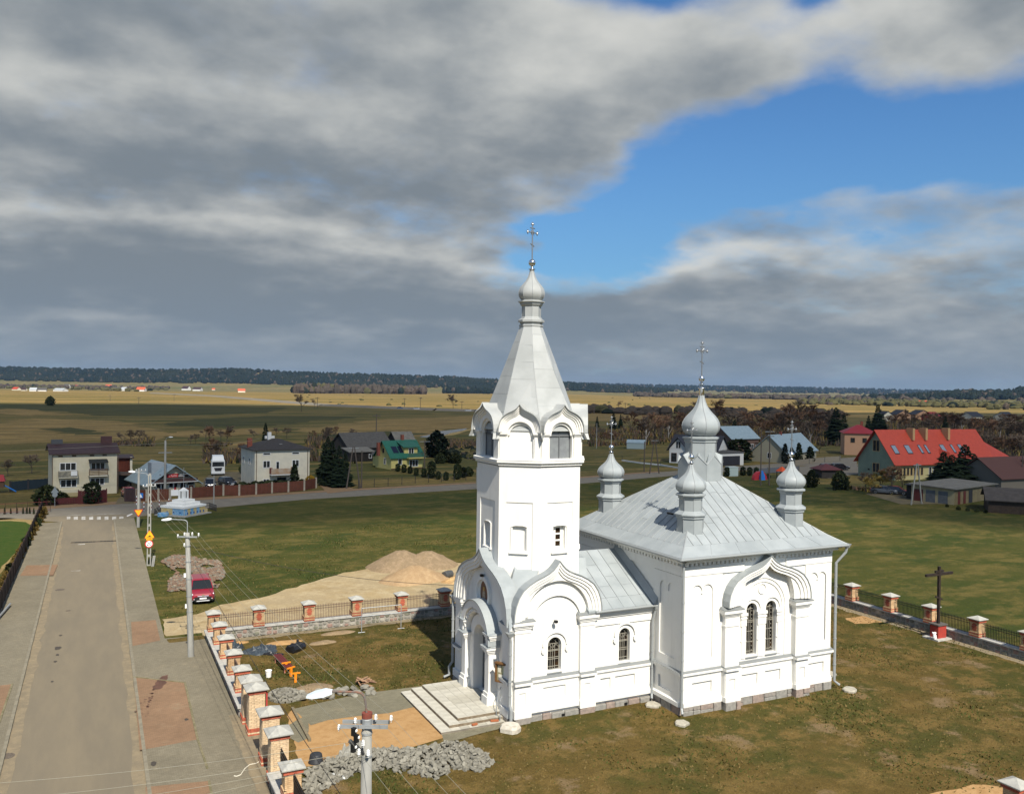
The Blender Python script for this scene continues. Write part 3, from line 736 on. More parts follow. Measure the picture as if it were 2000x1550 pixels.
# south pilasters and the onion-arched gable over the windows
for a in (2.63, 7.76):
    b = a+0.98
    wmb.slab(FS, a, b, 0.80, 5.16, 0.0, 0.36)
    wmb.plate(FS, rect(a+0.02, b-0.02, 0.80, 2.08), [rect(a+0.26, b-0.28, 1.05, 1.72)], 0.36, 0.42)
    wmb.slab(FS, a-0.04, b+0.04, 0.50, 0.78, 0.0, 0.52)
    string_course(wmb, tmb, FS, a-0.04, b+0.04, 2.36, 0.56)
    wmb.slab(FS, a-0.03, b+0.03, 4.62, 4.70, 0.0, 0.40)
    for z0, z1, e in ((5.16, 5.26, 0.05), (5.26, 5.36, 0.12), (5.36, 5.56, 0.20)): wmb.slab(FS, a-e, b+e, z0, z1, 0.0, 0.36+e)
    p = [FS(a-.22, 5.563, 0.60), FS(b+.22, 5.563, 0.60), FS(b+.1, 5.72, 0.0), FS(a-.1, 5.72, 0.0), FS(a-.22, 5.563, 0), FS(b+.22, 5.563, 0)]
    tmb.add(p, [(0, 1, 2, 3), (0, 3, 4), (1, 5, 2), (0, 4, 5, 1)])
KC = 5.69
kok = MB()
for f, g_, d in ((1.0, 0.935, 0.56), (0.935, 0.87, 0.50), (0.87, 0.80, 0.43)):
    kok.band(FS, ogee(KC, 2.98*f, 5.70, 2.62*f), ogee(KC, 2.98*g_, 5.70, 2.62*g_), 0.0, d)
a0 = arc(KC, 5.70, 2.38, 0, pi, len(OG)*2-2); kok.band(FS, ogee(KC, 2.98*.80, 5.70, 2.62*.80), [(KC+(x-KC)*0.84, z) for x, z in arc(KC, 5.70, 2.30, 0, pi, len(OG)*2-2)], 0.0, 0.36)
for r in (1.72, 1.50): kok.band(FS, arc(KC-.18, 5.30, r+0.05, 0, pi, 22), arc(KC-.18, 5.30, r, 0, pi, 22), 0.0, 0.05)
for s in (-1.72, 1.72): kok.slab(FS, KC-.18+s-.025, KC-.18+s+.025, 2.5, 5.3, 0.0, 0.05)
kok.band(FS, arc(KC-.18, 6.42, 0.30, 0, 2*pi, 18), arc(KC-.18, 6.42, 0.26, 0, 2*pi, 18), 0.0, 0.05)
for c, hw in WIN:
    kok.band(FS, arc(c, 5.28, hw+0.26, 0, pi, 14), arc(c, 5.28, hw+0.20, 0, pi, 14), 0.0, 0.07)
for a, b in ((4.0, 4.40), (5.20, 5.82), (6.62, 7.02)):
    kok.slab(FS, a, b, 4.42, 5.00, 0.0, 0.07); kok.slab(FS, a-.02, b+.02, 4.82, 4.90, 0.0, 0.10); kok.slab(FS, a-.05, b+.05, 5.00, 5.16, 0.0, 0.12); kok.slab(FS, a, b, 3.55, 3.60, 0.0, 0.05)
    kok.slab(FS, a+.06, b-.06, 2.6, 4.42, 0.0, 0.045)
ks = kok.build('gable_arch', white, church)
cap_ = MB(); strip_roof(cap_, FS, ogee(KC, 2.985, 5.70, 2.63), 0.0, 0.61, 0.045); cap_.build('gable_cover', roofm, ks)
# frieze, dentils, cornice on all four sides
for F, L in ((FS, NW_), (FW, NE_), (FE, NE_), (FN, NW_)):
    gaps = [(0, L)] if F is not FS else [(0, KC-1.55), (KC+1.55, L)]
    for a, b in gaps: wmb.slab(F, a, b, 7.55, 8.06, 0.0, 0.09)
    for a, b in ([(0, L)] if F is not FS else [(0, KC-0.62), (KC+0.62, L)]):
        a2, b2 = a-(0.3 if a == 0 else 0), b+(0.3 if b == L else 0)
        wmb.slab(F, a2, b2, 8.28, 8.42, 0.0, 0.28); wmb.slab(F, a2-(.14 if a == 0 else 0), b2+(.14 if b == L else 0), 8.42, 8.60, 0.0, 0.44)
        s = a+0.06
        while s < b-0.16: dmb.slab(F, s, s+0.17, 8.10, 8.27, 0.002, 0.19); s += 0.30
# west side panels (seen beside the narthex roof)
lower_zone(wmb, FW, NE_-2.55, NE_, [(NE_-2.0, NE_-0.75)]); string_course(wmb, tmb, FW, NE_-2.6, NE_+0.12, 2.36, 0.22)
wmb.plate(FW, rect(NE_-2.62, NE_, 2.4, 7.52), [double_arch_panel(NE_-1.30, 0.72, 2.95, 7.02)], 0.0, 0.07)
wmb.plate(FW, rect(0, 2.62, 2.4, 7.52), [double_arch_panel(1.30, 0.72, 2.95, 7.02)], 0.0, 0.07)
lower_zone(wmb, FE, 0, NE_, []); lower_zone(wmb, FN, 0, NW_, []); lower_zone(wmb, FW, 0, 2.6, [])
string_course(wmb, tmb, FE, 0, NE_, 2.36, 0.22); string_course(wmb, tmb, FN, 0, NW_, 2.36, 0.22)
nave = wmb.build('nave_wall', white, church)
o = dmb.build('dentils', white, nave); o['kind'] = 'stuff'
for c, hw in WIN: arch_window(FS, c, hw, 2.72, 5.28, 0.26, 'tall')
core = MB(); core.box(0.05, NW_-0.05, 0.05, NE_-0.05, -0.2, 0.45)
pl_core = core.build('plinth', mortar, church)
plinth_run(FS, 0.0, 2.6, pl_core, 0.20); plinth_run(FS, 2.6, 3.66, pl_core, 0.55); plinth_run(FS, 3.66, 7.72, pl_core, 0.18); plinth_run(FS, 7.72, 8.78, pl_core, 0.55); plinth_run(FS, 8.78, NW_, pl_core, 0.20)
plinth_run(FW, NE_-2.6, NE_, pl_core, 0.16)
# apse behind the east wall
ap = MB(); AP = [(NW_, 2.6), (12.6, 2.6), (13.9, 4.0), (13.9, 7.3), (12.6, 8.7), (NW_, 8.7)]
ap.prism(AP, 0, 5.4); ap.prism([(x+(0.35 if x > 11 else 0), y+(.3 if y > 5.6 else -.3)) for x, y in AP], 5.4, 5.62)
apo = ap.build('apse', white, church)
ap = MB(); E_ = [(x+(0.42 if x > 11 else 0), y+(.38 if y > 5.6 else -.38), 5.63) for x, y in AP]; ap.add(E_ + [(NW_, 5.65, 7.4)], [(i, (i+1) % 6, 6) for i in range(6)]); ap.build('roof', roofm, apo)

# nave roof: hipped, standing seams
EV = 0.62; zE = 8.66
X0, X1, Y0, Y1 = -EV, NW_+EV, -EV, NE_+EV
AX, AY = 5.50, 5.65                     # axis of the central drum
Zap = 12.95
rb = MB()
cor = [Vector((X0, Y0, zE)), Vector((X1, Y0, zE)), Vector((X1, Y1, zE)), Vector((X0, Y1, zE))]
apex = Vector((AX, AY, Zap))
ft = 0.13                                # eaves band fraction of the slope
ring1 = [c.lerp(apex, ft) - Vector((0, 0, 0.10)) for c in cor]
rb.loft([[c - Vector((0, 0, 0.06)) for c in cor], cor, ring1, [c.lerp(apex, 0.96) for c in cor]])
roof = rb.build('nave_roof', roofm, church)
def lift(p, n, h): return p + n*h
random.seed(21)
seam = MB()
for k in range(4):
    A, B = cor[k], cor[(k+1) % 4]; A1, B1 = ring1[k], ring1[(k+1) % 4]
    TA, TB = A.lerp(apex, 0.93), B.lerp(apex, 0.93)
    # eaves band sheets
    nn = (B-A).cross(A1-A).normalized(); nn = nn if nn.z > 0 else -nn
    m = 6
    for i in range(m):
        f0, f1 = i/m, (i+1)/m
        g = 0.0025
        q = [A.lerp(B, f0+g), A.lerp(B, f1-g), A1.lerp(B1, f1-g), A1.lerp(B1, f0+g)]
        mb = MB(); mb.loft([[lift(p, nn, 0.002) for p in q], [lift(p, nn, 0.016) for p in q]]); mb.build('roof_panel', roofm, roof)
    n2 = (B1-A1).cross(TA-A1).normalized(); n2 = n2 if n2.z > 0 else -n2
    L = (B1-A1).length; e = (B1-A1)/L
    up = n2.cross(e); up = up if up.z > 0 else -up
    H = (apex - A1).dot(up); ha = (apex-A1).dot(e)          # triangle with apex at (ha,H)
    def lim(s): return min(s/ha, (L-s)/(L-ha))*H
    pitch = 0.585; nst = int(L/pitch); pitch = L/nst
    for i in range(nst):
        s0, s1 = i*pitch+0.012, (i+1)*pitch-0.012
        cuts = [0.0]; t = random.uniform(0.9, 2.3) if i % 2 else random.uniform(1.6, 2.6)
        tm = max(lim(s0), lim(s1))
        if s0 < ha < s1: tm = H
        while t < tm-0.5: cuts.append(t); t += random.uniform(1.75, 2.1)
        cuts.append(tm)
        for j in range(len(cuts)-1):
            t0, t1 = cuts[j]+0.008, cuts[j+1]-0.008
            # clip rectangle [s0,s1]x[t0,t1] to the triangle
            poly = [(s0, t0), (s1, t0), (s1, t1), (s0, t1)]
            for (a_, b_, c_) in ((H/ha, -1, 0.0), (-H/(L-ha), -1, H*L/(L-ha))):     # a*s+b*t+c>=0
                out = []
                for q in range(len(poly)):
                    P, Q = poly[q], poly[(q+1) % len(poly)]
                    fp, fq = a_*P[0]+b_*P[1]+c_, a_*Q[0]+b_*Q[1]+c_
                    if fp >= 0: out.append(P)
                    if fp*fq < 0:
                        w = fp/(fp-fq); out.append((P[0]+(Q[0]-P[0])*w, P[1]+(Q[1]-P[1])*w))
                poly = out
                if len(poly) < 3: break
            if len(poly) < 3: continue
            ar = abs(sum(poly[q][0]*poly[(q+1) % len(poly)][1]-poly[(q+1) % len(poly)][0]*poly[q][1] for q in range(len(poly))))/2
            if ar < 0.03: continue
            dz_ = random.uniform(0.014, 0.019)
            P3 = [A1 + e*s + up*t for s, t in poly]
            mb = MB(); mb.loft([[lift(p, n2, 0.002) for p in P3], [lift(p, n2, dz_) for p in P3]])
            mb.build('roof_panel', roofm, roof)
        if i:
            s = i*pitch; t1 = lim(s)
            if t1 > 0.15:
                a, b = A1+e*s, A1+e*s+up*t1
                w = 0.014
                seam.loft([[a-e*w, a+e*w, a+e*w+n2*0.05, a-e*w+n2*0.05], [b-e*w, b+e*w, b+e*w+n2*0.05, b-e*w+n2*0.05]])
    seam.tube([A+Vector((0, 0, .01)), A1+Vector((0, 0, .015)), TA+Vector((0, 0, .01))], 0.035, 6)
o = seam.build('standing_seams', seamm, roof); o['kind'] = 'stuff'
vent = MB(); vent.rbox((1.55, 3.35, 10.42), (0.12, 0.5, 0.10)); vent.build('snow_guard', black_iron, roof)
gut = MB()
for k in range(4):
    A, B = cor[k], cor[(k+1) % 4]; c = (apex-A); c.z = 0; c2 = (apex-B); c2.z = 0
    d = (B-A).normalized(); out = Vector((d.y, -d.x, 0))
    gut.tube([A+out*0.05-d*0.08-Vector((0, 0, .07)), B+out*0.05+d*0.08-Vector((0, 0, .07))], 0.075, 8)
gut.build('gutter', pipem, church)

# onion domes -------------------------------------------------
ONION = [(0.62, 0.0), (0.80, 0.10), (0.935, 0.27), (0.995, 0.46), (1.0, 0.58), (0.97, 0.75), (0.88, 0.95), (0.74, 1.13), (0.58, 1.30), (0.43, 1.48), (0.31, 1.68), (0.225, 1.90), (0.165, 2.12), (0.13, 2.30)]
def octa(r, ph=pi/8, c=(0, 0), n=8): return [(c[0]+r*cos(2*pi*i/n+ph), c[1]+r*sin(2*pi*i/n+ph)) for i in range(n)]
OCT = 1/cos(pi/8)
gore_cache = {}
def add_onion(parent, z, r, hs, m, cxy=(0, 0)):
    key = (round(r, 3), round(hs, 3), m.name)
    if key not in gore_cache:
        mb = MB(); w = pi/8*0.985
        prof = [(a*r, b*r*hs) for a, b in ONION]
        pts = []
        for a, b in prof:
            for t in (-w, 0, w):
                rr = a*(1.0 if t else 0.985)
                pts.append((rr*cos(t), rr*sin(t), b))
        n = len(prof); f = []
        for k in range(n-1):
            for j in range(2): f.append((k*3+j, k*3+j+1, k*3+j+4, k*3+j+3))
        mb.smooth = True
        mb.add(pts, f)
        gore_cache[key] = mb.mesh('onion_gore', m)
    for i in range(8):
        link('onion_gore', gore_cache[key], parent, (cxy[0], cxy[1], z), pi/4*i)
    rib = MB()
    for i in range(8):
        t = pi/8+pi/4*i
        rib.tube([(cxy[0]+a*r*cos(t)*1.0, cxy[1]+a*r*sin(t)*1.0, z+b*r*hs) for a, b in ONION], 0.014*r+0.008, 5)
    rib.build('onion_rib', seamm, parent)
    return z + ONION[-1][1]*r*hs
def add_cross(parent, z, h, cxy=(0, 0), rz=0.0, m=None):
    """openwork three-barred cross on a rod, rays at the crossing; faces west-east"""
    m = m or iron_grey
    mb = MB(); t = 0.03*h/2
    c = Vector((cxy[0], cxy[1], z)); ax = Vector((cos(rz), sin(rz), 0)); U = Vector((0, 0, 1))
    mb.tube([c, c+U*h*0.96], t*1.15, 6)
    for zz, hw in ((0.74, 0.19), (0.86, 0.085)): mb.tube([c+U*h*zz-ax*h*hw, c+U*h*zz+ax*h*hw], t, 6)
    mb.tube([c+U*h*0.40-ax*h*0.07+U*h*.03, c+U*h*0.40+ax*h*0.07-U*h*.03], t, 6)
    for e in (c+U*h*0.97, c+U*h*0.74-ax*h*.19, c+U*h*0.74+ax*h*.19):
        mb.sphere(e, t*2.2, 8, 6)
        dirs = (ax, -ax, U) if e.z > z+h*0.9 else (U, -U)
        for d in dirs: mb.sphere(e+d*t*2.6, t*1.5, 6, 5)
    for i in range(4):
        a = pi/4+pi/2*i; d = ax*cos(a)+U*sin(a)
        mb.tube([c+U*h*.74+d*h*.02, c+U*h*.74+d*h*.11], t*0.9, 5, t*0.2)
    ring = [c+U*h*.74+(ax*cos(a)+U*sin(a))*h*0.055 for a in [2*pi*i/12 for i in range(13)]]
    mb.tube(ring, t*0.7, 5)
    return mb.build('cross', m, parent)
def finial(parent, z, r, cxy=(0, 0)):
    mb = MB(); mb.smooth = True
    mb.lathe([(r*0.55, 0), (r*0.55, r*0.5), (r*0.95, r*0.55), (r*0.95, r*0.72), (r*0.4, r*0.85), (r*0.35, r*1.6), (r*0.7, r*1.7), (r*0.98, r*2.2), (r, r*2.55), (r*0.9, r*3.0), (r*0.5, r*3.4), (r*0.12, r*3.55)], 16, (cxy[0], cxy[1], z))
    mb.build('ball', chrome, parent)
    return z + r*3.5
CDY = [1.53, 9.87]; CDX = [1.6, 9.05]
def corner_dome(x, y):
    mb = MB()
    r1 = 0.76; mb.prism(octa(r1), 8.9, 10.42); mb.loft([[(a, b, z) for a, b in octa(r)] for r, z in ((r1, 10.42), (0.84, 10.46), (0.84, 10.56), (0.93, 10.62), (0.93, 10.68), (0.66, 10.86))])
    mb.prism(octa(0.655), 10.80, 11.62)
    mb.loft([[(a, b, z) for a, b in octa(r)] for r, z in ((0.655, 11.5), (0.72, 11.55), (0.72, 11.66), (0.86, 11.70), (0.88, 11.76), (0.60, 11.86))])
    d = mb.build('corner_dome', roofm, church, (x, y, 0))
    s_ = MB()
    for ph in range(8):
        t = pi/8+pi/4*ph
        for rr, z0, z1 in ((r1, 9.0, 10.42), (0.655, 10.84, 11.5)): s_.tube([(rr*cos(t), rr*sin(t), z0), (rr*cos(t), rr*sin(t), z1)], 0.016, 4)
    s_.build('edge_seam', seamm, d)
    z = add_onion(d, 11.84, 0.87, 0.80, roofm)
    z = finial(d, z-0.02, 0.165)
    add_cross(d, z-0.02, 1.85, rz=0.1)
    return d
for x, y in ((CDX[0], CDY[0]), (CDX[0], CDY[1]), (CDX[1], CDY[0]), (CDX[1], CDY[1])): corner_dome(x, y)
# central drum
mb = MB()
def ring(r, z, c=(0, 0)): return [(a, b, z) for a, b in octa(r, pi/8, c)]
rB = 1.36
mb.prism(octa(rB), 11.4, 13.2)
for i in range(8):                                  # little gablets round the foot of the drum
    t = pi/4*i; c, s_ = cos(t), sin(t); ap_ = rB*cos(pi/8)+0.06; w = rB*sin(pi/8)
    P = lambda a, z, d=0.0: (c*(ap_+d)-s_*a, s_*(ap_+d)+c*a, z)
    Q = lambda a, z: (c*0.86-s_*a*0.5, s_*0.86+c*a*0.5, z)
    mb.add([P(-w*1.04, 11.4), P(w*1.04, 11.4), P(w*1.04, 13.1), P(0, 13.62), P(-w*1.04, 13.1), Q(-w, 13.3), Q(0, 13.80), Q(w, 13.3)], [(0, 1, 2, 3, 4), (4, 3, 6, 5), (3, 2, 7, 6)])
mb.loft([ring(r, z) for r, z in ((0.99, 12.6), (0.99, 14.35), (1.06, 14.42), (1.06, 14.54), (1.16, 14.60), (1.18, 14.68), (0.80, 14.78))])
cd = mb.build('central_dome', roofm, church, (AX, AY, 0))
s_ = MB()
for i in range(8):
    t = pi/8+pi/4*i; s_.tube([(0.99*cos(t), 0.99*sin(t), 13.3), (0.99*cos(t), 0.99*sin(t), 14.4)], 0.018, 4); s_.tube([(rB*1.0*cos(t), rB*sin(t), 11.8), (rB*cos(t), rB*sin(t), 13.1)], 0.018, 4)
    t2 = pi/4*i; c, q = cos(t2), sin(t2); ap_ = rB*cos(pi/8)+0.075; w = rB*sin(pi/8)*1.04
    s_.tube([(c*ap_-q*(-w), q*ap_+c*(-w), 13.1), (c*ap_, q*ap_, 13.62), (c*ap_-q*w, q*ap_+c*w, 13.1)], 0.02, 4)
s_.build('edge_seam', seamm, cd)
z = add_onion(cd, 14.76, 1.20, 0.93, roofm)
mb = MB(); mb.smooth = True; mb.lathe([(0.15, 0), (0.17, 0.02), (0.15, 0.42), (0.24, 0.46), (0.24, 0.5), (0.12, 0.54), (0.11, 0.85)], 16, (0, 0, z-0.06)); mb.build('sleeve', chrome, cd)
z = finial(cd, z+0.55, 0.185)
add_cross(cd, z-0.03, 2.15, rz=0.05)

# narthex: porch block below the tower, connecting hall ------------------------------
NL, NR = -8.85, -4.0                     # porch block X range
NY0, NY1 = 2.65, 10.15                   # Y range
CY = 6.45
FNS = frame((0, NY0, 0), (1, 0, 0), (0, -1, 0))            # south face, s = X
FNW = frame((NL, 0, 0), (0, -1, 0), (-1, 0, 0))            # west face, s = -Y
FNN = frame((0, NY1, 0), (-1, 0, 0), (0, 1, 0))
nmb, tmb = MB(), Pieces()
W1 = (-6.40, 0.41, 2.52, 3.90); W2 = (-1.95, 0.36, 2.45, 3.95)
GC_S, GH_S = -6.36, 2.62                # south gable arch centre, half width
GC_W, GH_W = -6.25, 3.62                # west gable arch (s = -Y)
# connecting hall walls with one window, porch south wall with one window
nmb.plate(FNS, rect(NR, 0.0, 0.0, 5.42), [win_hole(W2[0], W2[1], W2[2], W2[3], 12)], -0.45, 0.0)
so = [(NL, 0.0), (NR, 0.0), (NR, 5.45)] + ogee(GC_S, GH_S*0.95, 5.45, 2.85)[0:-1] + [(NL, 5.45)]
nmb.plate(FNS, [(NL, 0.0), (NR, 0.0)] + [(min(max(x, NL), NR), z) for x, z in ogee(GC_S, GH_S*0.93, 5.45, 2.8)], [win_hole(W1[0], W1[1], W1[2], W1[3], 12)], -0.40, 0.02)
nmb.plate(FNN, rect(0.0, -NL, 0.0, 5.45), [], -0.45, 0.0)
DS, DHW, DZ0, DZS = -6.30, 0.86, 0.52, 3.45
nmb.plate(FNW, [(-NY1, 0.0), (-NY0, 0.0)] + [(min(max(x, -NY1), -NY0), z) for x, z in ogee(GC_W, GH_W*0.95, 5.2, 3.2)], [win_hole(DS, DHW, DZ0, DZS, 14)], -0.40, 0.0)
# south pilasters + lower zone
for a, b in ((NL-0.02, NL+0.92), (NR-0.92, NR)):
    nmb.slab(FNS, a, b, 0.8, 5.0, 0.0, 0.22)
    nmb.plate(FNS, rect(a+.02, b-.02, 0.80, 2.02), [rect(a+0.26, b-0.30, 1.02, 1.66)], 0.22, 0.27)
    nmb.slab(FNS, a-.03, b+.03, 0.36, 0.78, 0.0, 0.34)
    string_course(nmb, tmb, FNS, a-.04, b+.04, 2.24, 0.42)
    for z0, z1, e in ((4.78, 4.86, 0.03), (5.0, 5.10, 0.05), (5.10, 5.20, 0.10), (5.20, 5.40, 0.17)): nmb.slab(FNS, a-e, b+e, z0, z1, 0.0, 0.22+e)
    p = [FNS(a-.2, 5.403, 0.42), FNS(b+.2, 5.403, 0.42), FNS(b+.1, 5.55, 0.0), FNS(a-.1, 5.55, 0.0), FNS(a-.2, 5.403, 0), FNS(b+.2, 5.403, 0)]
    tmb.add(p, [(0, 1, 2, 3), (0, 3, 4), (1, 5, 2), (0, 4, 5, 1)])
lower_zone(nmb, FNS, NL+0.92, NR-0.92, [(-7.1, -5.75)], 0.10); lower_zone(nmb, FNS, NR, 0.0, [(-3.55, -2.9), (-2.6, -1.3)], 0.10)
string_course(nmb, tmb, FNS, NL+0.96, NR-0.96, 2.24, 0.20); string_course(nmb, tmb, FNS, NR+0.04, 0.0, 2.24, 0.20)
nmb.slab(FNS, NR+0.05, -0.02, 4.62, 5.0, 0.0, 0.07); nmb.slab(FNS, NR+0.02, -0.02, 5.06, 5.22, 0.0, 0.14); nmb.slab(FNS, NR+0.02, -0.02, 5.22, 5.40, 0.0, 0.26)
# window hoods with small label stops
for (c, hw, z0, zs) in (W1, W2):
    nmb.band(FNS, arc(c, zs-.02, hw+0.36, 0, pi, 14), arc(c, zs-.02, hw+0.26, 0, pi, 14), 0.02, 0.11)
    for s in (-1, 1):
        nmb.slab(FNS, c+s*(hw+0.31)-0.11, c+s*(hw+0.31)+0.11, zs-0.32, zs-0.16, 0.02, 0.13); nmb.slab(FNS, c+s*(hw+0.31)-0.06, c+s*(hw+0.31)+0.06, zs-0.40, zs-0.32, 0.02, 0.12)
# recessed arch within the south gable
nmb.band(FNS, arc(GC_S, 5.05, 1.80, 0, pi, 20), arc(GC_S, 5.05, 1.50, 0, pi, 20), 0.02, 0.14)
for s in (-1, 1): nmb.slab(FNS, GC_S+s*1.65-.15, GC_S+s*1.65+.15, 2.3, 5.05, 0.02, 0.14)
# west front: plain pilasters at the corners, lower zone, string course
for a, b in ((-NY1-.02, -NY1+0.95), (-NY0-0.95, -NY0+.02)):
    nmb.slab(FNW, a, b, 0.8, 4.7, 0.0, 0.20); nmb.slab(FNW, a-.03, b+.03, 0.36, 0.78, 0.0, 0.32)
    string_course(nmb, tmb, FNW, a-.04, b+.04, 2.24, 0.36)
    for z0, z1, e in ((4.7, 4.8, 0.05), (4.8, 4.95, 0.10), (4.95, 5.15, 0.16)): nmb.slab(FNW, a-e, b+e, z0, z1, 0.0, 0.2+e)
    p = [FNW(a-.18, 5.153, 0.38), FNW(b+.18, 5.153, 0.38), FNW(b+.1, 5.3, 0.0), FNW(a-.1, 5.3, 0.0), FNW(a-.18, 5.153, 0), FNW(b+.18, 5.153, 0)]
    tmb.add(p, [(0, 1, 2, 3), (0, 3, 4), (1, 5, 2), (0, 4, 5, 1)])
lower_zone(nmb, FNW, -NY1+0.95, -8.2, [], 0.08); lower_zone(nmb, FNW, -4.4, -NY0-0.95, [], 0.08)
string_course(nmb, tmb, FNW, -NY1+0.99, -8.2, 2.24, 0.16); string_course(nmb, tmb, FNW, -4.4, -NY0-0.99, 2.24, 0.16)
# ring round the icon, arch lines of the tympanum
IC = -6.42
nmb.band(FNW, arc(IC, 6.05, 0.98, 0, 2*pi, 26), arc(IC, 6.05, 0.76, 0, 2*pi, 26), 0.0, 0.16)
nmb.band(FNW, arc(GC_W, 5.0, 2.75, 0, pi, 26), arc(GC_W, 5.0, 2.55, 0, pi, 26), 0.0, 0.10)
nar = nmb.build('narthex_wall', white, church)
core = MB(); core.box(NL+0.06, -0.05, NY0+0.06, NY1-0.06, -0.2, 0.34); pc = core.build('plinth', mortar, church)
plinth_run(FNS, NL, NL+0.92, pc, 0.36, 0.34); plinth_run(FNS, NL+0.92, NR-0.94, pc, 0.22, 0.34); plinth_run(FNS, NR-0.94, NR+0.02, pc, 0.36, 0.34); plinth_run(FNS, NR+0.02, -0.15, pc, 0.22, 0.34)
plinth_run(FNW, -NY1, -8.9, pc, 0.34, 0.34); plinth_run(FNW, -3.6, -NY0, pc, 0.34, 0.34)
v = MB()
for s in (-5.95, -1.95): v.slab(FNS, s-.09, s+.09, 0.10, 0.22, 0.2, 0.27)
v.build('plinth_vent', black_iron, pc)
arch_window(FNS, *W1, 0.22, 'low'); arch_window(FNS, *W2, 0.22, 'low')
# layered onion-arch gables and their metal covers
for F, c, hw, z0, h, deep, nm in ((FNS, GC_S, GH_S, 5.42, 3.05, .14, 'south'), (FNW, GC_W, GH_W, 5.12, 3.55, .40, 'west')):
    g = MB(); k_ = h*0.98
    for f, g_, d in ((1.0, 0.94, 0.40), (0.94, 0.88, 0.35), (0.88, 0.82, 0.29)):
        g.band(F, ogee(c, hw*f, z0, k_*f), ogee(c, hw*g_, z0, k_*g_), 0.0, d)
    n = len(OG)*2-2
    g.band(F, ogee(c, hw*.82, z0, k_*.82), [(c+hw*0.74*cos(pi*i/n), z0+min(hw*0.74, k_*.72)*sin(pi*i/n)) for i in range(n+1)], 0.0, 0.22)
    go = g.build('gable_arch', white, church)
    m2 = MB(); strip_roof(m2, F, ogee(c, hw*1.004, z0, k_*1.004), -deep, 0.45, 0.05); m2.build('gable_cover', roofm, go)
# metal valleys between the gables and the tower
vr = MB()
for (x, y, sx, sy) in ((NL, NY0, 1, 1), (NL, NY1, 1, -1)):
    q0 = (x-0.42*sx*1.0, y-0.36*sy, 4.92); q1 = (x-0.1*sx, y+0.55*sy, 6.6); q2 = (x+0.95*sx, y+1.9*sy, 7.75); q3 = (x+2.05*sx, y+1.05*sy, 7.75); q4 = (x+0.62*sx, y-0.1*sy, 6.6)
    vr.add([q0, q1, q2, q3, q4, (x+0.2*sx, y+0.2*sy, 6.55)], [(0, 1, 5), (0, 5, 4), (1, 2, 5), (2, 3, 5), (3, 4, 5)])
vr.loft([[(NL+0.2, NY0+0.2, 5.4), (NR, NY0+0.2, 5.4), (NR, NY1-0.2, 5.4), (NL+0.2, NY1-0.2, 5.4)], [(-7.9, 4.6, 8.0), (-3.4, 4.6, 8.0), (-3.4, 8.3, 8.0), (-7.9, 8.3, 8.0)]])
vr.build('porch_roof', roofm, church)
# connecting hall roof, panels and seams, flashing against the nave
RY, RZ, EY, EZ = 6.4, 8.0, 2.28, 5.55
cr_ = MB()
A, B = Vector((NR-0.5, EY, EZ)), Vector((-0.02, EY, EZ)); A2, B2 = Vector((NR-0.5, RY, RZ)), Vector((-0.02, RY, RZ)); Nn = Vector((0, NY1+0.35, EZ))
cr_.add([A, B, B2, A2, (A.x, Nn.y, EZ), (B.x, Nn.y, EZ), A-Vector((0, 0, .1)), B-Vector((0, 0, .1)), (A.x, Nn.y, EZ-.1), (B.x, Nn.y, EZ-.1)], [(0, 1, 2, 3), (3, 2, 5, 4), (6, 8, 9, 7), (0, 6, 7, 1), (4, 5, 9, 8), (0, 3, 4, 8, 6), (1, 7, 9, 5, 2)])
hall = cr_.build('hall_roof', roofm, church)
up = (A2-A).normalized(); e = Vector((1, 0, 0)); n2 = e.cross(up); Ls = (A2-A).length
sm = MB()
for i in range(6):
    s0, s1 = i*0.75+0.01, (i+1)*0.75-0.01
    cuts = [0.0, 0.85] + ([2.5, Ls] if i % 2 else [1.75, 3.5, Ls])
    for j in range(len(cuts)-1):
        q = [A+e*s+up*t for s, t in ((s0, cuts[j]+.008), (s1, cuts[j]+.008), (s1, cuts[j+1]-.008), (s0, cuts[j+1]-.008))]
        mb = MB(); mb.loft([[p+n2*0.003 for p in q], [p+n2*0.017 for p in q]]); mb.build('roof_panel', roofm, hall)
    if i: sm.loft([[A+e*(i*.75-w)+up*.85+n2*h for w, h in ((.014, 0), (-.014, 0), (-.014, .05), (.014, .05))], [A+e*(i*.75-w)+up*Ls+n2*h for w, h in ((.014, 0), (-.014, 0), (-.014, .05), (.014, .05))]])
o = sm.build('standing_seams', seamm, hall); o['kind'] = 'stuff'
fl = MB(); fl.add([(-0.06, EY-.1, EZ), (-0.06, RY, RZ), (-0.06, RY, RZ+.42), (-0.06, EY-.1, EZ+.42), (-0.35, EY-.1, EZ+0.03), (-0.35, RY, RZ+.03)], [(0, 1, 2, 3), (4, 5, 2, 3), (4, 3, 0), (5, 1, 2)]); fl.build('flashing', roofm, hall)
mb = MB(); mb.tube([(NR-0.1, EY-.06, EZ-.06), (0.05, EY-.06, EZ-.06)], 0.07, 8); mb.build('gutter', pipem, church)

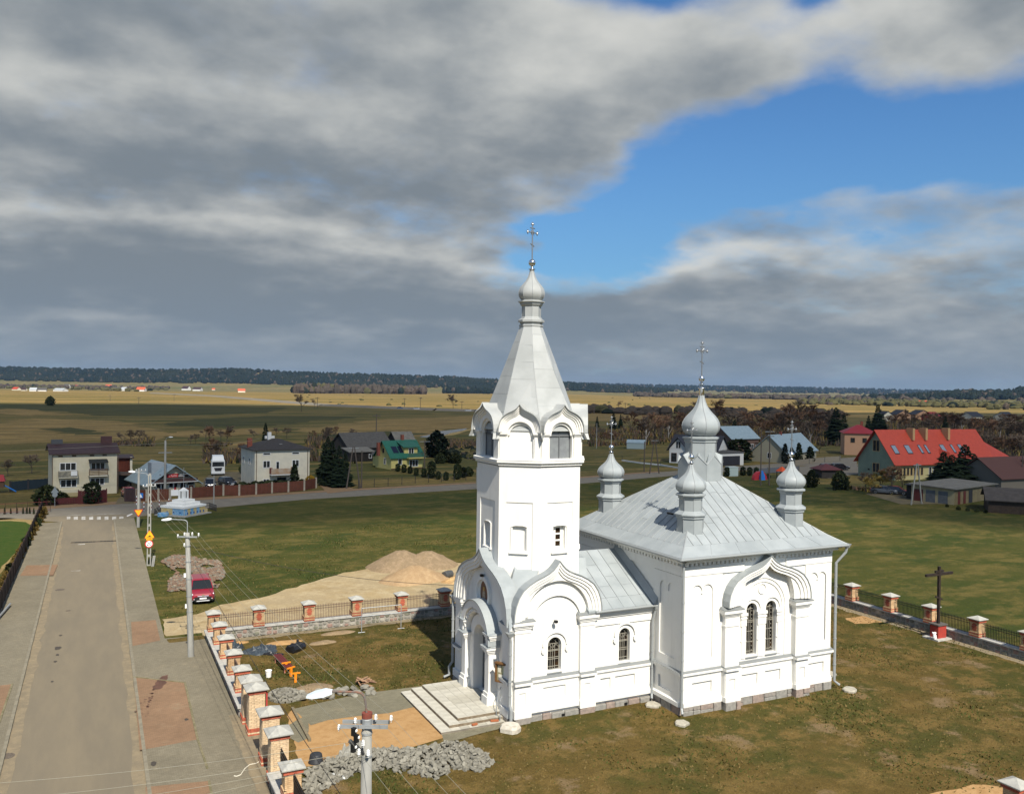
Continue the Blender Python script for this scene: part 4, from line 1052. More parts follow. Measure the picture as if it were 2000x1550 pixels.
# entrance: portal, door, icon
pm = MB()
PC, POUT = DS, 0.62
for s in (-1, 1):
    c = PC + s*1.62
    pm.slab(FNW, c-0.36, c+0.36, 0.5, 0.95, 0.0, POUT+0.1); pm.slab(FNW, c-0.30, c+0.30, 0.95, 1.15, 0.0, POUT+0.04)
    pm.slab(FNW, c-0.25, c+0.25, 1.15, 3.25, 0.0, POUT-0.02)
    for z0, z1, e_ in ((3.25, 3.35, .04), (3.35, 3.47, .10), (3.47, 3.62, .17)): pm.slab(FNW, c-.25-e_, c+.25+e_, z0, z1, 0.0, POUT+e_)
    c2 = PC + s*1.78
    pm.slab(FNW, c2-0.26, c2+0.26, 3.62, 4.0, 0.0, POUT-0.06)
    for z0, z1, e_ in ((4.0, 4.1, .05), (4.1, 4.2, .10), (4.2, 4.32, .16)): pm.slab(FNW, c2-.26-e_, c2+.26+e_, z0, z1, 0.0, POUT-0.04+e_)
    pm.slab(FNW, PC+s*1.12-.26, PC+s*1.12+.26, 0.5, 3.5, 0.0, 0.30)
aa = lambda r, z=3.62: [(PC+r*cos(pi*i/22), z+r*sin(pi*i/22)) for i in range(23)]
pm.band(FNW, aa(2.02, 3.7), aa(1.62, 3.7), 0.0, POUT+0.05); pm.band(FNW, aa(1.62, 3.66), aa(1.40, 3.66), 0.0, POUT-0.08); pm.band(FNW, aa(1.38, 3.5), aa(0.88, 3.46), 0.0, 0.30)
for i in range(15):
    a = pi*(i+1)/16; pm.slab(FNW, PC+1.50*cos(a)-.045, PC+1.50*cos(a)+.045, 3.66+1.50*sin(a)-.05, 3.66+1.50*sin(a)+.06, POUT-.08, POUT+0.0)
po = pm.build('portal', white, church)
m2 = MB(); strip_roof(m2, FNW, aa(2.03, 3.7), 0.0, POUT+0.12, 0.045)
for s in (-1, 1):
    c = PC+s*1.62
    for (cc, w, z, dd) in ((c, 0.46, 3.622, POUT+.2), (PC+s*1.78, 0.46, 4.322, POUT+.15)):
        p = [FNW(cc-w, z, dd), FNW(cc+w, z, dd), FNW(cc+w*.8, z+.12, 0), FNW(cc-w*.8, z+.12, 0), FNW(cc-w, z, 0), FNW(cc+w, z, 0)]
        m2.add(p, [(0, 1, 2, 3), (0, 3, 4), (1, 5, 2), (0, 4, 5, 1)])
m2.build('portal_cover', roofm, po)
dm = MB()
dm.plate(FNW, win_hole(DS, DHW, DZ0, DZS, 14), [], -0.34, -0.28)
door = dm.build('door', doorm, church)
d2 = MB(); d2.slab(FNW, DS-0.02, DS+0.02, DZ0, DZS, -0.28, -0.255); d2.slab(FNW, DS-DHW, DS+DHW, DZS-.03, DZS+.05, -0.28, -0.25)
for s in (-1, 1):
    for z0, z1 in ((DZ0+.15, 1.35), (1.5, 2.5), (2.62, DZS-.15)):
        d2.plate(FNW, rect(DS+s*.43-.33, DS+s*.43+.33, z0, z1), [rect(DS+s*.43-.29, DS+s*.43+.29, z0+.04, z1-.04)], -0.28, -0.265)
d2.build('door_moulding', mat('door_dark', (0.11, 0.115, 0.12), rough=0.55), door)
d3 = MB(); d3.slab(FNW, DS+.05, DS+.10, 1.35, 1.75, -0.25, -0.2); d3.slab(FNW, DS+.03, DS+.16, 1.42, 1.50, -0.2, -0.17); d3.slab(FNW, DS-.16, DS-.04, 1.30, 1.42, -0.25, -0.18); d3.build('handle', black_iron, door)
ic = MB(); ic.plate(FNW, [(IC+0.50*cos(a), 6.05+0.70*sin(a)) for a in [2*pi*i/24 for i in range(24)]], [], 0.0, 0.03)
icon = ic.build('icon', mat('icon_ground', (0.16, 0.055, 0.03), (0.09, 0.05, 0.03), scale=6, rough=0.4), church)
f_ = MB(); f_.plate(FNW, [(IC-.17, 5.5), (IC+.17, 5.5), (IC+.2, 5.95), (IC+.14, 6.2), (IC-.14, 6.2), (IC-.2, 5.95)], [], 0.03, 0.045); f_.build('painted_robe', mat('icon_robe', (0.42, 0.36, 0.27), (0.22, 0.12, 0.08), scale=9, rough=0.5), icon)
f_ = MB(); f_.plate(FNW, [(IC+.10*cos(a), 6.30+.12*sin(a)) for a in [2*pi*i/12 for i in range(12)]], [], 0.03, 0.05); f_.build('painted_halo', mat('icon_halo', (0.45, 0.27, 0.07), rough=0.4), icon)
def floodlight(F, s, z, d, lab):
    t = thing('floodlight', lab, 'floodlight', F(s, z, d), 0, 'floodlights on the church')
    n = F(0, 0, 1)-F(0, 0, 0)
    mb = MB(); mb.tube([(0, 0, 0), tuple(n*0.14)], 0.025, 6); mb.build('bracket', black_iron, t)
    mb = MB(); mb.rbox(tuple(n*0.2+Vector((0, 0, -.02))), (0.16, 0.16, 0.13), 0.4); mb.build('lamp_head', black_iron, t)
floodlight(FNW, IC+0.05, 7.10, 0.0, 'small black floodlight above the round icon on the west front')
floodlight(FNS, -6.52, 5.25, 0.14, 'small black floodlight inside the south gable arch')
# glazed notice case
nc = thing('notice_case', 'wooden glazed notice case on the wall right of the church door', 'notice board', FNW(-3.50, 2.0, 0.22), .6)
wood = mat('notice_wood', (0.17, 0.085, 0.03), (0.12, 0.06, 0.022), scale=8, rough=0.6)
o_ = lambda s, z, d: (-d, -s, z)
LF = frame((0, 0, 0), (0, -1, 0), (-1, 0, 0))
mb = MB(); mb.plate(LF, rect(-.36, .36, 0, 1.0), [rect(-.29, .29, .07, .93)], 0.0, 0.16); mb.plate(LF, [(-.42, .98), (.42, .98), (.36, 1.06), (-.36, 1.06)], [], 0.0, 0.2); mb.build('case_frame', wood, nc)
mb = MB(); mb.plate(LF, rect(-.3, .3, .06, .94), [], 0.0, 0.04); mb.build('backboard', mat('notice_back', (0.30, 0.28, 0.17), (0.22, 0.21, 0.12), scale=5, rough=0.3), nc)
for a, b, c_, d_, cc in ((-.24, -.05, .5, .85, (0.55, 0.53, 0.42)), (.02, .22, .45, .88, (0.50, 0.50, 0.30)), (-.2, .1, .12, .4, (0.6, 0.58, 0.5))):
    mb = MB(); mb.plate(LF, rect(a, b, c_, d_), [], 0.04, 0.05); mb.build('notice_sheet', mat('paper_%d' % int(cc[2]*100), cc, rough=0.7), nc)

# bell tower
TV = [(-8.70, 5.0), (-6.86, 3.65), (-4.39, 3.65), (-3.1, 5.9), (-3.1, 7.5), (-4.5, 9.35), (-6.86, 9.35), (-8.70, 8.0)]     # S-W corner first, runs anticlockwise
TC = (-6.02, 6.5)
def tv(f, z): return [(TC[0]+(x-TC[0])*f, TC[1]+(y-TC[1])*f, z) for x, y in TV]
faces = []
for i in range(8):
    a, b = Vector((*TV[i], 0)), Vector((*TV[(i+1) % 8], 0)); d = (b-a); L = d.length; d.normalize(); n = Vector((d.y, -d.x, 0))
    faces.append((frame(a, d, n), L, i))
tw, tt, lv = MB(), MB(), []
# faces: 0=SW 1=S 2=SE 3=E 4=NE 5=N 6=NW 7=W
for F, L, i in faces:
    c = L/2
    hw = 0.40; hole = None
    z0, z1 = 8.72, 10.02
    niche = [(c-0.37, z0), (c+0.37, z0), (c+0.37, z1-.03), (c+0.2, z1+.02), (c-0.2, z1+.02), (c-0.37, z1-.03)]
    deep = i in (1, 7, 3, 5)
    tw.plate(F, rect(0, L, 5.5, 13.5), [niche], -0.30, -0.045)
    ph = rect(c-0.80*L/2.47 if i != 7 else c-1.0, c+0.80*L/2.47 if i != 7 else c+1.0, 6.6, 11.35)
    tw.plate(F, rect(0, L, 5.5, 13.5), [ph], -0.045, 0.0)
    if not deep: tw.plate(F, niche, [], -0.26, -0.2)
    tw.slab(F, c-.52, c+.52, z0-.16, z0-.05, -.045, 0.07)
    tw.band(F, [(c-.47, z0-.05), (c-.47, z1+.02), (c-.22, z1+.10), (c+.22, z1+.10), (c+.47, z1+.02), (c+.47, z0-.05)], [(c-.43, z0-.05), (c-.43, z1), (c-.2, z1+.06), (c+.2, z1+.06), (c+.43, z1), (c+.43, z0-.05)], -.045, 0.012)
    if deep and i in (1, 7):
        wmb2 = MB(); wmb2.plate(F, rect(c-.37, c+.37, z0, z1), [rect(c-.13, c+.17, z0+.2+.36*k, z0+.2+.36*k+.28) for k in range(3)], -0.30, -0.24)
        w = wmb2.build('window', white, church)
        m2 = MB(); m2.slab(F, c-.3, c+.3, z0+.1, z1-.05, -0.33, -0.305); m2.build('pane', glassd, w)
# belfry stage
for F, L, i in faces:
    c = L/2; r = 0.70 if i in (0, 1) else (0.82 if i == 7 else 0.6); zs = 15.0
    op = [(c-r, 13.72), (c+r, 13.72)] + arc(c, zs, r, 0, pi, 14)
    tw.plate(F, [(0, 13.7), (L, 13.7), (L, 15.5), (c+r*1.25, 16.0), (c, 16.25), (c-r*1.25, 16.0), (0, 15.5)], [op], -0.34, 0.0)
    for s0, s1 in ((0.0, c-r-0.09), (c+r+0.09, L)):
        tw.slab(F, s0, s1, 13.72, 14.98, 0.0, 0.09); tw.slab(F, s0-.03, s1+.03, 14.98, 15.06, 0.0, 0.14); tw.slab(F, s0-.06, s1+.06, 15.06, 15.18, 0.0, 0.20)
    n = len(OG)*2-2; hwk = L/2*1.0; hk = 1.5
    for f, g_, d in ((1.0, 0.92, 0.30), (0.92, 0.84, 0.23), (0.84, 0.76, 0.16)):
        tw.band(F, ogee(c, hwk*f, 15.18, hk*f), ogee(c, hwk*g_, 15.18, hk*g_), 0.0, d)
    tw.band(F, ogee(c, hwk*.76, 15.18, hk*.76), [(c+r*cos(pi*k/n), 15.05+r*sin(pi*k/n)) for k in range(n+1)], 0.0, 0.10)
    tw.band(F, [(c+(r-.0)*cos(pi*k/n), zs+(r-.0)*sin(pi*k/n)) for k in range(n+1)], [(c+(r-.1)*cos(pi*k/n), zs+(r-.1)*sin(pi*k/n)) for k in range(n+1)], -0.1, -0.02)
    m2 = MB(); strip_roof(m2, F, ogee(c, hwk*1.01, 15.16, hk*1.02), -1.5, 0.40, 0.04)
    e0 = ogee(c, hwk*1.01, 15.16, hk*1.02)
    for sgn, q in ((1, e0[0]), (-1, e0[-1])):           # flared drip ends below the springing
        m2.add([F(q[0], q[1], 0.40), F(q[0], q[1], -0.1), F(q[0]+sgn*0.14, q[1]-0.36, 0.10), F(q[0]+sgn*0.14, q[1]-0.36, 0.50), F(q[0]-sgn*.02, q[1], .4)], [(0, 1, 2, 3)])
    m2.build('gable_cover', spirem, church)
    if i in (1, 7, 3, 5):
        m3 = MB(); m3.plate(F, [(c-r, 13.72), (c+r, 13.72)] + arc(c, zs, r, 0, pi, 14), [], -0.30, -0.24); lo = m3.build('louvre_shutter', louvre, church)
        m3 = MB(); m3.slab(F, c-.03, c+.03, 13.74, zs+r-.02, -0.24, -0.20); m3.slab(F, c-r, c+r, zs-.06, zs+.04, -0.24, -0.19); m3.slab(F, c-r, c-r+.05, 13.74, zs, -.24, -.2); m3.slab(F, c+r-.05, c+r, 13.74, zs, -.24, -.2)
        m3.build('shutter_frame', mat('shutter_frame', (0.10, 0.105, 0.11), rough=0.6), lo)
    else:
        tw.plate(F, op, [], -0.20, -0.12)
for r0, za, zb in ((1.0, 13.30, 13.36), (1.035, 13.36, 13.46), (1.05, 13.46, 13.52), (1.075, 13.52, 13.66)):
    tw.loft([tv(r0, za), tv(r0, zb)])
tw.loft([tv(1.085, 13.66), tv(1.0, 13.74)])
tower = tw.build('tower_wall', white, church)
# spire
zb_, zt_ = 15.25, 21.15
sp = MB(); SC = (-6.14, 6.42)
def sring(z):
    f = (z-zb_)/(zt_-zb_); k = 0.98*(1-f)+0.21*f
    cx_, cy_ = TC[0]*(1-f)+SC[0]*f, TC[1]*(1-f)+SC[1]*f
    out = []
    for i, (x, y) in enumerate(TV):
        q = Vector((x-TC[0], y-TC[1])); a = -pi*7/8+pi/4*i
        reg = Vector((cos(a), sin(a)))*2.95
        q = q.lerp(reg, min(1, f*1.4)); out.append(Vector((cx_+q.x*k, cy_+q.y*k, z)))
    return out
sp.loft([sring(zb_), sring((zb_+zt_)/2), sring(zt_)])
spire = sp.build('spire', spirem, church)
random.seed(4)
ribs = MB()
for i in range(8):
    zc = [zb_+0.15]; z = zb_ + random.uniform(0.7, 1.4)
    while z < zt_-0.5: zc.append(z); z += random.uniform(0.95, 1.05)
    zc.append(zt_-.02)
    for j in range(len(zc)-1):
        ra, rb_ = sring(zc[j]+.006), sring(zc[j+1]-.006)
        q = [ra[i].lerp(ra[(i+1) % 8], .012), ra[i].lerp(ra[(i+1) % 8], .988), rb_[i].lerp(rb_[(i+1) % 8], .975), rb_[i].lerp(rb_[(i+1) % 8], .025)]
        nn = (q[1]-q[0]).cross(q[3]-q[0]).normalized(); c = sum(q, Vector())/4
        if nn.dot(c-Vector((SC[0], SC[1], c.z))) < 0: nn = -nn
        mb = MB(); mb.loft([[p+nn*0.002 for p in q], [p+nn*0.015 for p in q]]); mb.build('spire_panel', spirem, spire)
    ribs.tube([sring(z)[i] for z in (zb_, 17.2, 18.2, 19.2, 20.2, zt_)], 0.02, 5)
ribs.build('hip_seam', seamm, spire)
mb = MB(); k0 = 0.0
mb.loft([[(SC[0]+a, SC[1]+b, z) for a, b in octa(r)] for r, z in ((0.62, 21.05), (0.70, 21.12), (0.70, 21.2), (0.62, 21.24), (0.66, 21.34), (0.76, 21.36), (0.76, 21.48), (0.62, 21.56), (0.60, 21.62), (0.54, 21.66), (0.54, 22.26), (0.60, 22.3), (0.66, 22.38), (0.66, 22.44), (0.77, 22.5), (0.77, 22.56), (0.5, 22.64))])
lan = mb.build('spire_lantern', spirem, church)
s_ = MB()
for i in range(8):
    t = pi/8+pi/4*i; s_.tube([(SC[0]+.545*cos(t), SC[1]+.545*sin(t), 21.66), (SC[0]+.545*cos(t), SC[1]+.545*sin(t), 22.26)], 0.012, 4)
s_.build('edge_seam', seamm, lan)
z = add_onion(lan, 22.58, 0.745, 1.06, spirem, SC)
z = finial(lan, z-.12, 0.20, SC)
add_cross(lan, z-.03, 2.1, SC, rz=0.35)
# rainwater pipes
def downpipe(pts, r=0.06):
    mb = MB(); mb.tube(pts, r, 8)
    p0 = Vector(pts[0]); mb.loft([[(p0.x+a*r*1.2, p0.y+b*r*1.2, p0.z-.02) for a, b in ((-1, -1), (1, -1), (1, 1), (-1, 1))], [(p0.x+a*r*2.3, p0.y+b*r*2.3, p0.z+.2) for a, b in ((-1, -1), (1, -1), (1, 1), (-1, 1))]])
    for k in range(len(pts)-1):
        a, b = Vector(pts[k]), Vector(pts[k+1])
        if (b-a).length > 2:
            for f in (0.2, 0.42, 0.64, 0.86):
                c = a.lerp(b, f); d = (b-a).normalized()*0.03; mb.tube([c-d, c+d], r*1.25, 8)
    return mb.build('downpipe', pipem, church)
downpipe([(-0.18, -0.26, 8.35), (-0.16, -0.24, 7.6), (-0.16, -0.24, 0.55), (-0.24, -0.42, 0.28)], 0.07)
downpipe([(NW_+0.7, -0.55, 8.45), (NW_+0.66, -0.5, 8.15), (NW_+0.2, -0.22, 7.5), (NW_+0.2, -0.22, 0.5), (NW_+0.42, -0.42, 0.28)], 0.08)
downpipe([(-0.12, 2.28, 5.28), (-0.22, 2.42, 4.6), (-0.22, 2.42, 0.5), (-0.34, 2.24, 0.26)], 0.07)
downpipe([(NL-0.36, NY0-0.30, 4.72), (NL-0.30, NY0-0.26, 4.4), (NL-0.30, NY0-0.26, 1.2), (NL-0.26, NY0-0.36, 0.9), (NL-0.26, NY0-0.36, 0.35), (NL-.4, NY0-.55, .22)], 0.085)
downpipe([(NL-0.30, NY1+0.2, 4.9), (NL-0.30, NY1+0.16, 4.3), (NL-0.30, NY1+0.16, 1.1), (NL-0.45, NY1+0.3, 0.8), (NL-0.45, NY1+0.3, 0.3), (NL-.8, NY1+.3, .2)], 0.08)
downpipe([(NW_+0.8, 3.0, 5.35), (NW_+0.7, 2.7, 4.9), (NW_+0.5, 2.45, 4.5), (NW_+0.5, 2.45, 0.6), (NW_+0.75, 2.2, 0.3)], 0.07)
# splash stones under the pipes
for k, (x, y, r, lab) in enumerate([(-9.35, 1.85, 0.52, 'pale boulder splash stone below the tower corner downpipe'), (-0.75, -1.05, 0.40, 'flat splash stone below the nave corner downpipe'), (-0.6, 1.75, 0.42, 'flat splash stone in the corner between narthex and nave'), (11.5, -0.95, 0.45, 'flat splash stone at the far corner of the nave'), (12.6, 1.6, 0.42, 'flat splash stone beyond the far corner of the nave')]):
    mb = MB(); mb.smooth = False; random.seed(30+k); h = 0.16 if k else 0.34
    base = [(r*random.uniform(.8, 1.1)*cos(a), r*random.uniform(.75, 1.05)*sin(a)) for a in [2*pi*i/10 for i in range(10)]]
    mb.loft([[(a, b, 0) for a, b in base], [(a*1.02, b*1.02, h*.6) for a, b in base], [(a*.86, b*.86, h) for a, b in base]])
    o = mb.build('splash_stone', mat('pale_stone', (0.55, 0.51, 0.43), (0.42, 0.38, 0.31), scale=4, rough=0.9, bump=.2, bscale=10) if k == 0 else mat('grey_splash_stone', (0.40, 0.37, 0.30), (0.30, 0.28, 0.23), scale=4, rough=0.9, bump=.2, bscale=10), None, (x, y, 0.05)); tag(o, lab, 'stone')
# entrance steps with tiles
steps = thing('entrance_steps', 'pale tiled stone steps and landing before the church door', 'steps', (0, 0, 0))
lv_ = [(-12.80, 2.75, 9.10, 0.06, 0.20), (-12.22, 3.08, 8.95, 0.20, 0.36), (-11.62, 3.42, 8.80, 0.36, 0.52)]
for x0, y0, y1, z0, z1 in lv_:
    mb = MB(); mb.box(x0+.03, NL-0.02, y0+.03, y1-.03, 0.0 if z0 < .1 else z0-.02, z1-0.03); mb.build('step', stepm, steps)
random.seed(8); tile_me = {}
def tile(x0, x1, y0, y1, z, m, h=0.03):
    key = (round(x1-x0, 2), round(y1-y0, 2), m.name, h)
    if key not in tile_me:
        mb = MB(); a, b = (x1-x0)/2-.006, (y1-y0)/2-.006
        mb.prism([(-a, -b), (a, -b), (a, b), (-a, b)], -h, 0.0); tile_me[key] = mb.mesh('tile', m)
    link('tile', tile_me[key], steps, ((x0+x1)/2, (y0+y1)/2, z+random.uniform(-.002, .002)))
x0, y0, y1, _, z = lv_[2]
nx, ny = 5, 9; dxx, dyy = (NL-0.05-x0)/nx, (y1-y0)/ny
for i in range(nx):
    for j in range(ny): tile(x0+i*dxx, x0+(i+1)*dxx, y0+j*dyy, y0+(j+1)*dyy, z, tilem[1 if (j in (3, 4) and i > 0) or (j == 7) else 0])
for k in (0, 1):
    x0, y0, y1, _, z = lv_[k]; X1_, Y1_ = lv_[k+1][0], lv_[k+1][1]
    n = 10
    for j in range(n): tile(x0, X1_+.02, y0+(y1-y0)*j/n, y0+(y1-y0)*(j+1)/n, z, tilem[0])
    n = 6
    for i in range(n): tile(X1_+.02+(NL-.4-X1_)*i/n, X1_+.02+(NL-.4-X1_)*(i+1)/n, y0, Y1_+.02, z, tilem[(i+k) % 2])
mb = MB()
for (x0, y0, y1, z0, z1) in lv_[1:]: mb.box(x0-.0, x0+.03, y0+.02, y1-.02, z0+.003, z1-.031); mb.box(x0+.03, NL-.5, y0, y0+.03, z0+.003, z1-.031)
mb.build('riser', mat('riser_brown', (0.13, 0.095, 0.06), (0.20, 0.16, 0.11), scale=5, rough=0.9), steps)
rl = thing('handrail', 'thin bent metal handrail at the right edge of the church steps', 'handrail', (-9.35, 3.2, 0.5))
mb = MB(); mb.tube([(0.35, 0.55, 1.15), (0.1, 0.35, 0.95), (-0.15, 0.05, 0.35), (-0.15, 0.05, -0.3)], 0.022, 6); mb.build('rail', galv, rl)
mb = MB(); mb.tube([(-0.1, -0.3, -0.34), (-0.1, -0.3, 0.75), (0.1, -0.1, 0.9)], 0.024, 6); mb.build('post', galv, rl)
for k, (x, y, a, lab) in enumerate([(-10.9, 2.88, .2, 'broken orange brick lying on the lowest church step'), (-9.75, 2.92, -.25, 'second orange brick on the lowest step near the wall')]):
    mb = MB(); mb.rbox((0, 0, .04), (.42 if k else .3, .14, .07), a); o = mb.build('loose_brick', mat('orange_brick', (0.34, 0.11, 0.045), rough=.9), None, (x, y, .225)); tag(o, lab, 'brick')
# yard walls, posts, gate pillars
def ZAT(px, py, P):
    d = ray(px, py); n = Vector((CF.x, CF.y, 0)); P = Vector(P)
    t = (P-CAM_POS).dot(n)/d.dot(n)
    return (CAM_POS + d*t).z
def bricks(mb, hx, hy, z0, z1, crs=0.085, L=0.25, dep=0.10, cols=lambda k, n: 0, gap=0.012):
    n = max(1, round((z1-z0)/crs)); h = (z1-z0)/n
    for k in range(n):
        mb.m = cols(k, n)
        a, b = z0+k*h+gap/2, z0+(k+1)*h-gap/2
        off = (k % 2)*L/2
        for side in range(4):
            half = hx if side % 2 == 0 else hy
            s = -half-off if off else -half
            while s < half-0.02:
                s0, s1 = max(s, -half), min(s+L-gap, half)
                if s1-s0 > 0.03:
                    if side == 0: mb.box(s0, s1, -hy, -hy+dep, a, b)
                    elif side == 2: mb.box(s0, s1, hy-dep, hy, a, b)
                    elif side == 1: mb.box(hx-dep, hx-.001, s0+.001, s1-.001, a, b)
                    else: mb.box(-hx+.001, -hx+dep, s0+.001, s1-.001, a, b)
                s += L
    mb.m = 0
def cap_mesh(w, z, h=0.20, th=0.07, ridge=0.0):
    mb = MB(); a = w/2
    mb.loft([[(-a+.03, -a+.03, z), (a-.03, -a+.03, z), (a-.03, a-.03, z), (-a+.03, a-.03, z)], [(-a, -a, z+.03), (a, -a, z+.03), (a, a, z+.03), (-a, a, z+.03)], [(-a, -a, z+th), (a, -a, z+th), (a, a, z+th), (-a, a, z+th)], [(-.02, -.02-ridge, z+th+h), (.02, -.02-ridge, z+th+h), (.02, .02+ridge, z+th+h), (-.02, .02+ridge, z+th+h)]])
    return mb
# shared meshes of a small fence post (base at coping level 0)
pb = MB(); pb.box(-.30, .30, -.30, .30, 0, 1.12)
post_core = pb.mesh('post', jointm)
pb = MB()
bricks(pb, .38, .38, 0.0, 0.34, cols=lambda k, n: 1 if k in (0, 2) else 0); bricks(pb, .335, .335, 0.34, 1.0, cols=lambda k, n: 0); bricks(pb, .40, .40, 1.0, 1.16, cols=lambda k, n: 1)
post_bricks = pb.mesh('brickwork', [brick_tan, brick_red])
post_cap = cap_mesh(0.98, 1.16).mesh('cap', capm)
rz_ = MB()
for k, (w, z0, z1) in enumerate([(.10, .40, .47), (.17, .47, .55), (.13, .55, .61), (.19, .61, .72), (.13, .72, .78), (.17, .78, .86), (.10, .86, .93)]):
    rz_.box(-w, w, -.353, -.335, z0+.004, z1-.004)
post_ros = rz_.mesh('red_rosette', brick_red)
def post(parent, x, y, z, rosette=0.0):
    p = link('post', post_core, parent, (x, y, z))
    o = link('brickwork', post_bricks, p); o['kind'] = 'stuff'
    link('cap', post_cap, p)
    if rosette is not None: link('rosette', post_ros, p, (0, 0, 0), rosette)
    return p
random.seed(77)
def stone_cell(F, a, b, c, e, d):
    """an uneven field stone bedded in the wall face"""
    n = 9; cx_, cz = (a+b)/2, (c+e)/2; rx, rz = (b-a)/2-.018, (e-c)/2-.018
    ring_ = []
    for i in range(n):
        t = 2*pi*i/n+random.uniform(-.15, .15); k = random.uniform(.86, 1.08)
        cs, sn = cos(t), sin(t); sq = max(abs(cs), abs(sn))**0.62
        ring_.append((cx_+rx*cs/sq*k*0.93, cz+rz*sn/sq*k*0.93))
    mid = [(cx_+(x-cx_)*.72, cz+(z-cz)*.72) for x, z in ring_]
    mb = MB(); mb.loft([[F(x, z, -0.03) for x, z in ring_], [F(x, z, d*.45) for x, z in ring_], [F(x, z, d) for x, z in mid]])
    return mb
def stone_face(F, s0, s1, z0, z1, parent, size=0.34, joined=False):
    s = s0; J = MB()
    while s < s1-0.08:
        w = min(size*random.uniform(.7, 1.5), s1-s)
        z = z0
        while z < z1-0.08:
            h = min(size*random.uniform(.55, 1.05), z1-z)
            if z1-z-h < .12: h = z1-z
            mb = stone_cell(F, s, s+w, z, z+h, random.uniform(.03, .06))
            if joined: J.m = random.choice((0, 0, 0, 1, 2, 2, 3)); J.add(mb.v, mb.f)
            else: mb.build('stone', random.choice((wallstones[0], wallstones[0], wallstones[1], wallstones[2], wallstones[2], wallstones[3])), parent)
            z += h
        s += w
    if joined: o = J.build('stones', wallstones, parent); o['kind'] = 'stuff'
def coping_run(parent, F, s0, s1, z, d0, d1, L=1.0):
    n = max(1, round((s1-s0)/L)); w = (s1-s0)/n
    for i in range(n):
        a, b = s0+i*w+.006, s0+(i+1)*w-.006
        mb = MB(); mb.loft([[F(a, z, d0), F(b, z, d0), F(b, z, d1), F(a, z, d1)], [F(a, z+.09, d0), F(b, z+.09, d0), F(b, z+.09, d1), F(a, z+.09, d1)]]); mb.build('coping_slab', coping, parent)
rail_cache = {}
def railing(parent, L, loc, rz, m, h=0.98, fancy=False):
    key = (round(L, 2), m.name, fancy)
    if key not in rail_cache:
        a = MB(); n = int(L/0.115)
        for i in range(1, n):
            x = L*i/n; a.box(x-.014, x+.014, -.012, .012, 0.05, h)
            a.add([(x-.02, -.012, h), (x+.02, -.012, h), (x+.02, .012, h), (x-.02, .012, h), (x, 0, h+.09)], [(0, 1, 4), (1, 2, 4), (2, 3, 4), (3, 0, 4)])
        b = MB()
        for z in (0.08, h-.22, h-.06): b.box(0, L, -.02, .02, z-.014, z+.014)
        if fancy:
            for i in range(int(L/.2)):
                x = .1+i*.2; b.tube([(x+.085*cos(t), 0, h-.14+.07*sin(t)) for t in [2*pi*k/8 for k in range(9)]], .012, 4)
        rail_cache[key] = (a.mesh('pickets', m), b.mesh('railing_panel', m))
    p = link('railing_panel', rail_cache[key][1], parent, loc, rz)
    o = link('pickets', rail_cache[key][0], p); o['kind'] = 'stuff'
WT = 0.66                                        # wall height under the coping
# north wall
nf = thing('church_fence', 'long north fence of brick posts and brown railings beside the dirt drive', 'fence', (0, 0, 0), 0, 'fences round the church yard')
FNI = frame((0, 23.98, 0), (1, 0, 0), (0, -1, 0))
mb = MB(); mb.box(-21.6, 8.0, 23.98, 24.45, -0.1, WT); mb.build('stone_base', mortar, nf)
base = nf
stone_face(FNI, -20.95, -2.6, 0.06, WT, bpy.data.objects['stone_base'], 0.36)
coping_run(nf, FNI, -20.9, 7.8, WT, -0.56, 0.10)
NX = [-18.20, -14.70, -11.20, -7.72, -4.25, -0.75, 2.75]
for x in NX: post(nf, x, 24.22, WT+.09)
XS = [-21.30] + NX
for a, b in zip(XS[:-1], XS[1:]): railing(nf, b-a-.78, (a+.39, 24.22, WT+.09), 0, rail_iron)
# west wall north of the gate
wf = thing('church_fence', 'west fence of brick posts stepping along the pavement up to the gate', 'fence', (0, 0, 0), 0, 'fences round the church yard')
FWO = frame((-21.66, 0, 0), (0, -1, 0), (-1, 0, 0))
mb = MB(); mb.box(-21.66, -21.05, 8.85, 24.4, -0.1, WT-.02); sb = mb.build('stone_base', mortar, wf)
stone_face(FWO, -24.4, -8.9, 0.13, WT-.02, sb, 0.42)
coping_run(wf, frame((-21.3, 0, 0), (0, -1, 0), (-1, 0, 0)), -24.5, -8.85, WT-.02, -0.32, 0.48)
WY = [24.15, 20.95, 17.80, 14.52, 11.38]
for y in WY: post(wf, -21.22, y, WT+.07, None)
for a, b in zip(WY, WY[1:] + [8.9]): railing(wf, a-b-.80, (-21.22, a-.40, WT+.07), -pi/2, rail_iron)
# west wall south of the gate
sf = thing('church_fence', 'short west fence in the foreground with black scrolled railings on a stone wall', 'fence', (0, 0, 0), 0, 'fences round the church yard')
mb = MB(); mb.box(-21.66, -21.05, -9.0, 0.45, -0.1, WT-.02); sb = mb.build('stone_base', mortar, sf)
stone_face(FWO, -0.4, 9.0, 0.13, WT-.02, sb, 0.42)
coping_run(sf, frame((-21.3, 0, 0), (0, -1, 0), (-1, 0, 0)), -0.5, 9.0, WT-.02, -0.32, 0.48)
for y in (-1.95, -5.6): post(sf, -21.20, y, WT+.07, None)
railing(sf, 1.9, (-21.2, 0.35, WT+.07), -pi/2, black_iron, 1.05, True); railing(sf, 2.85, (-21.2, -2.35, WT+.07), -pi/2, black_iron, 1.05, True)
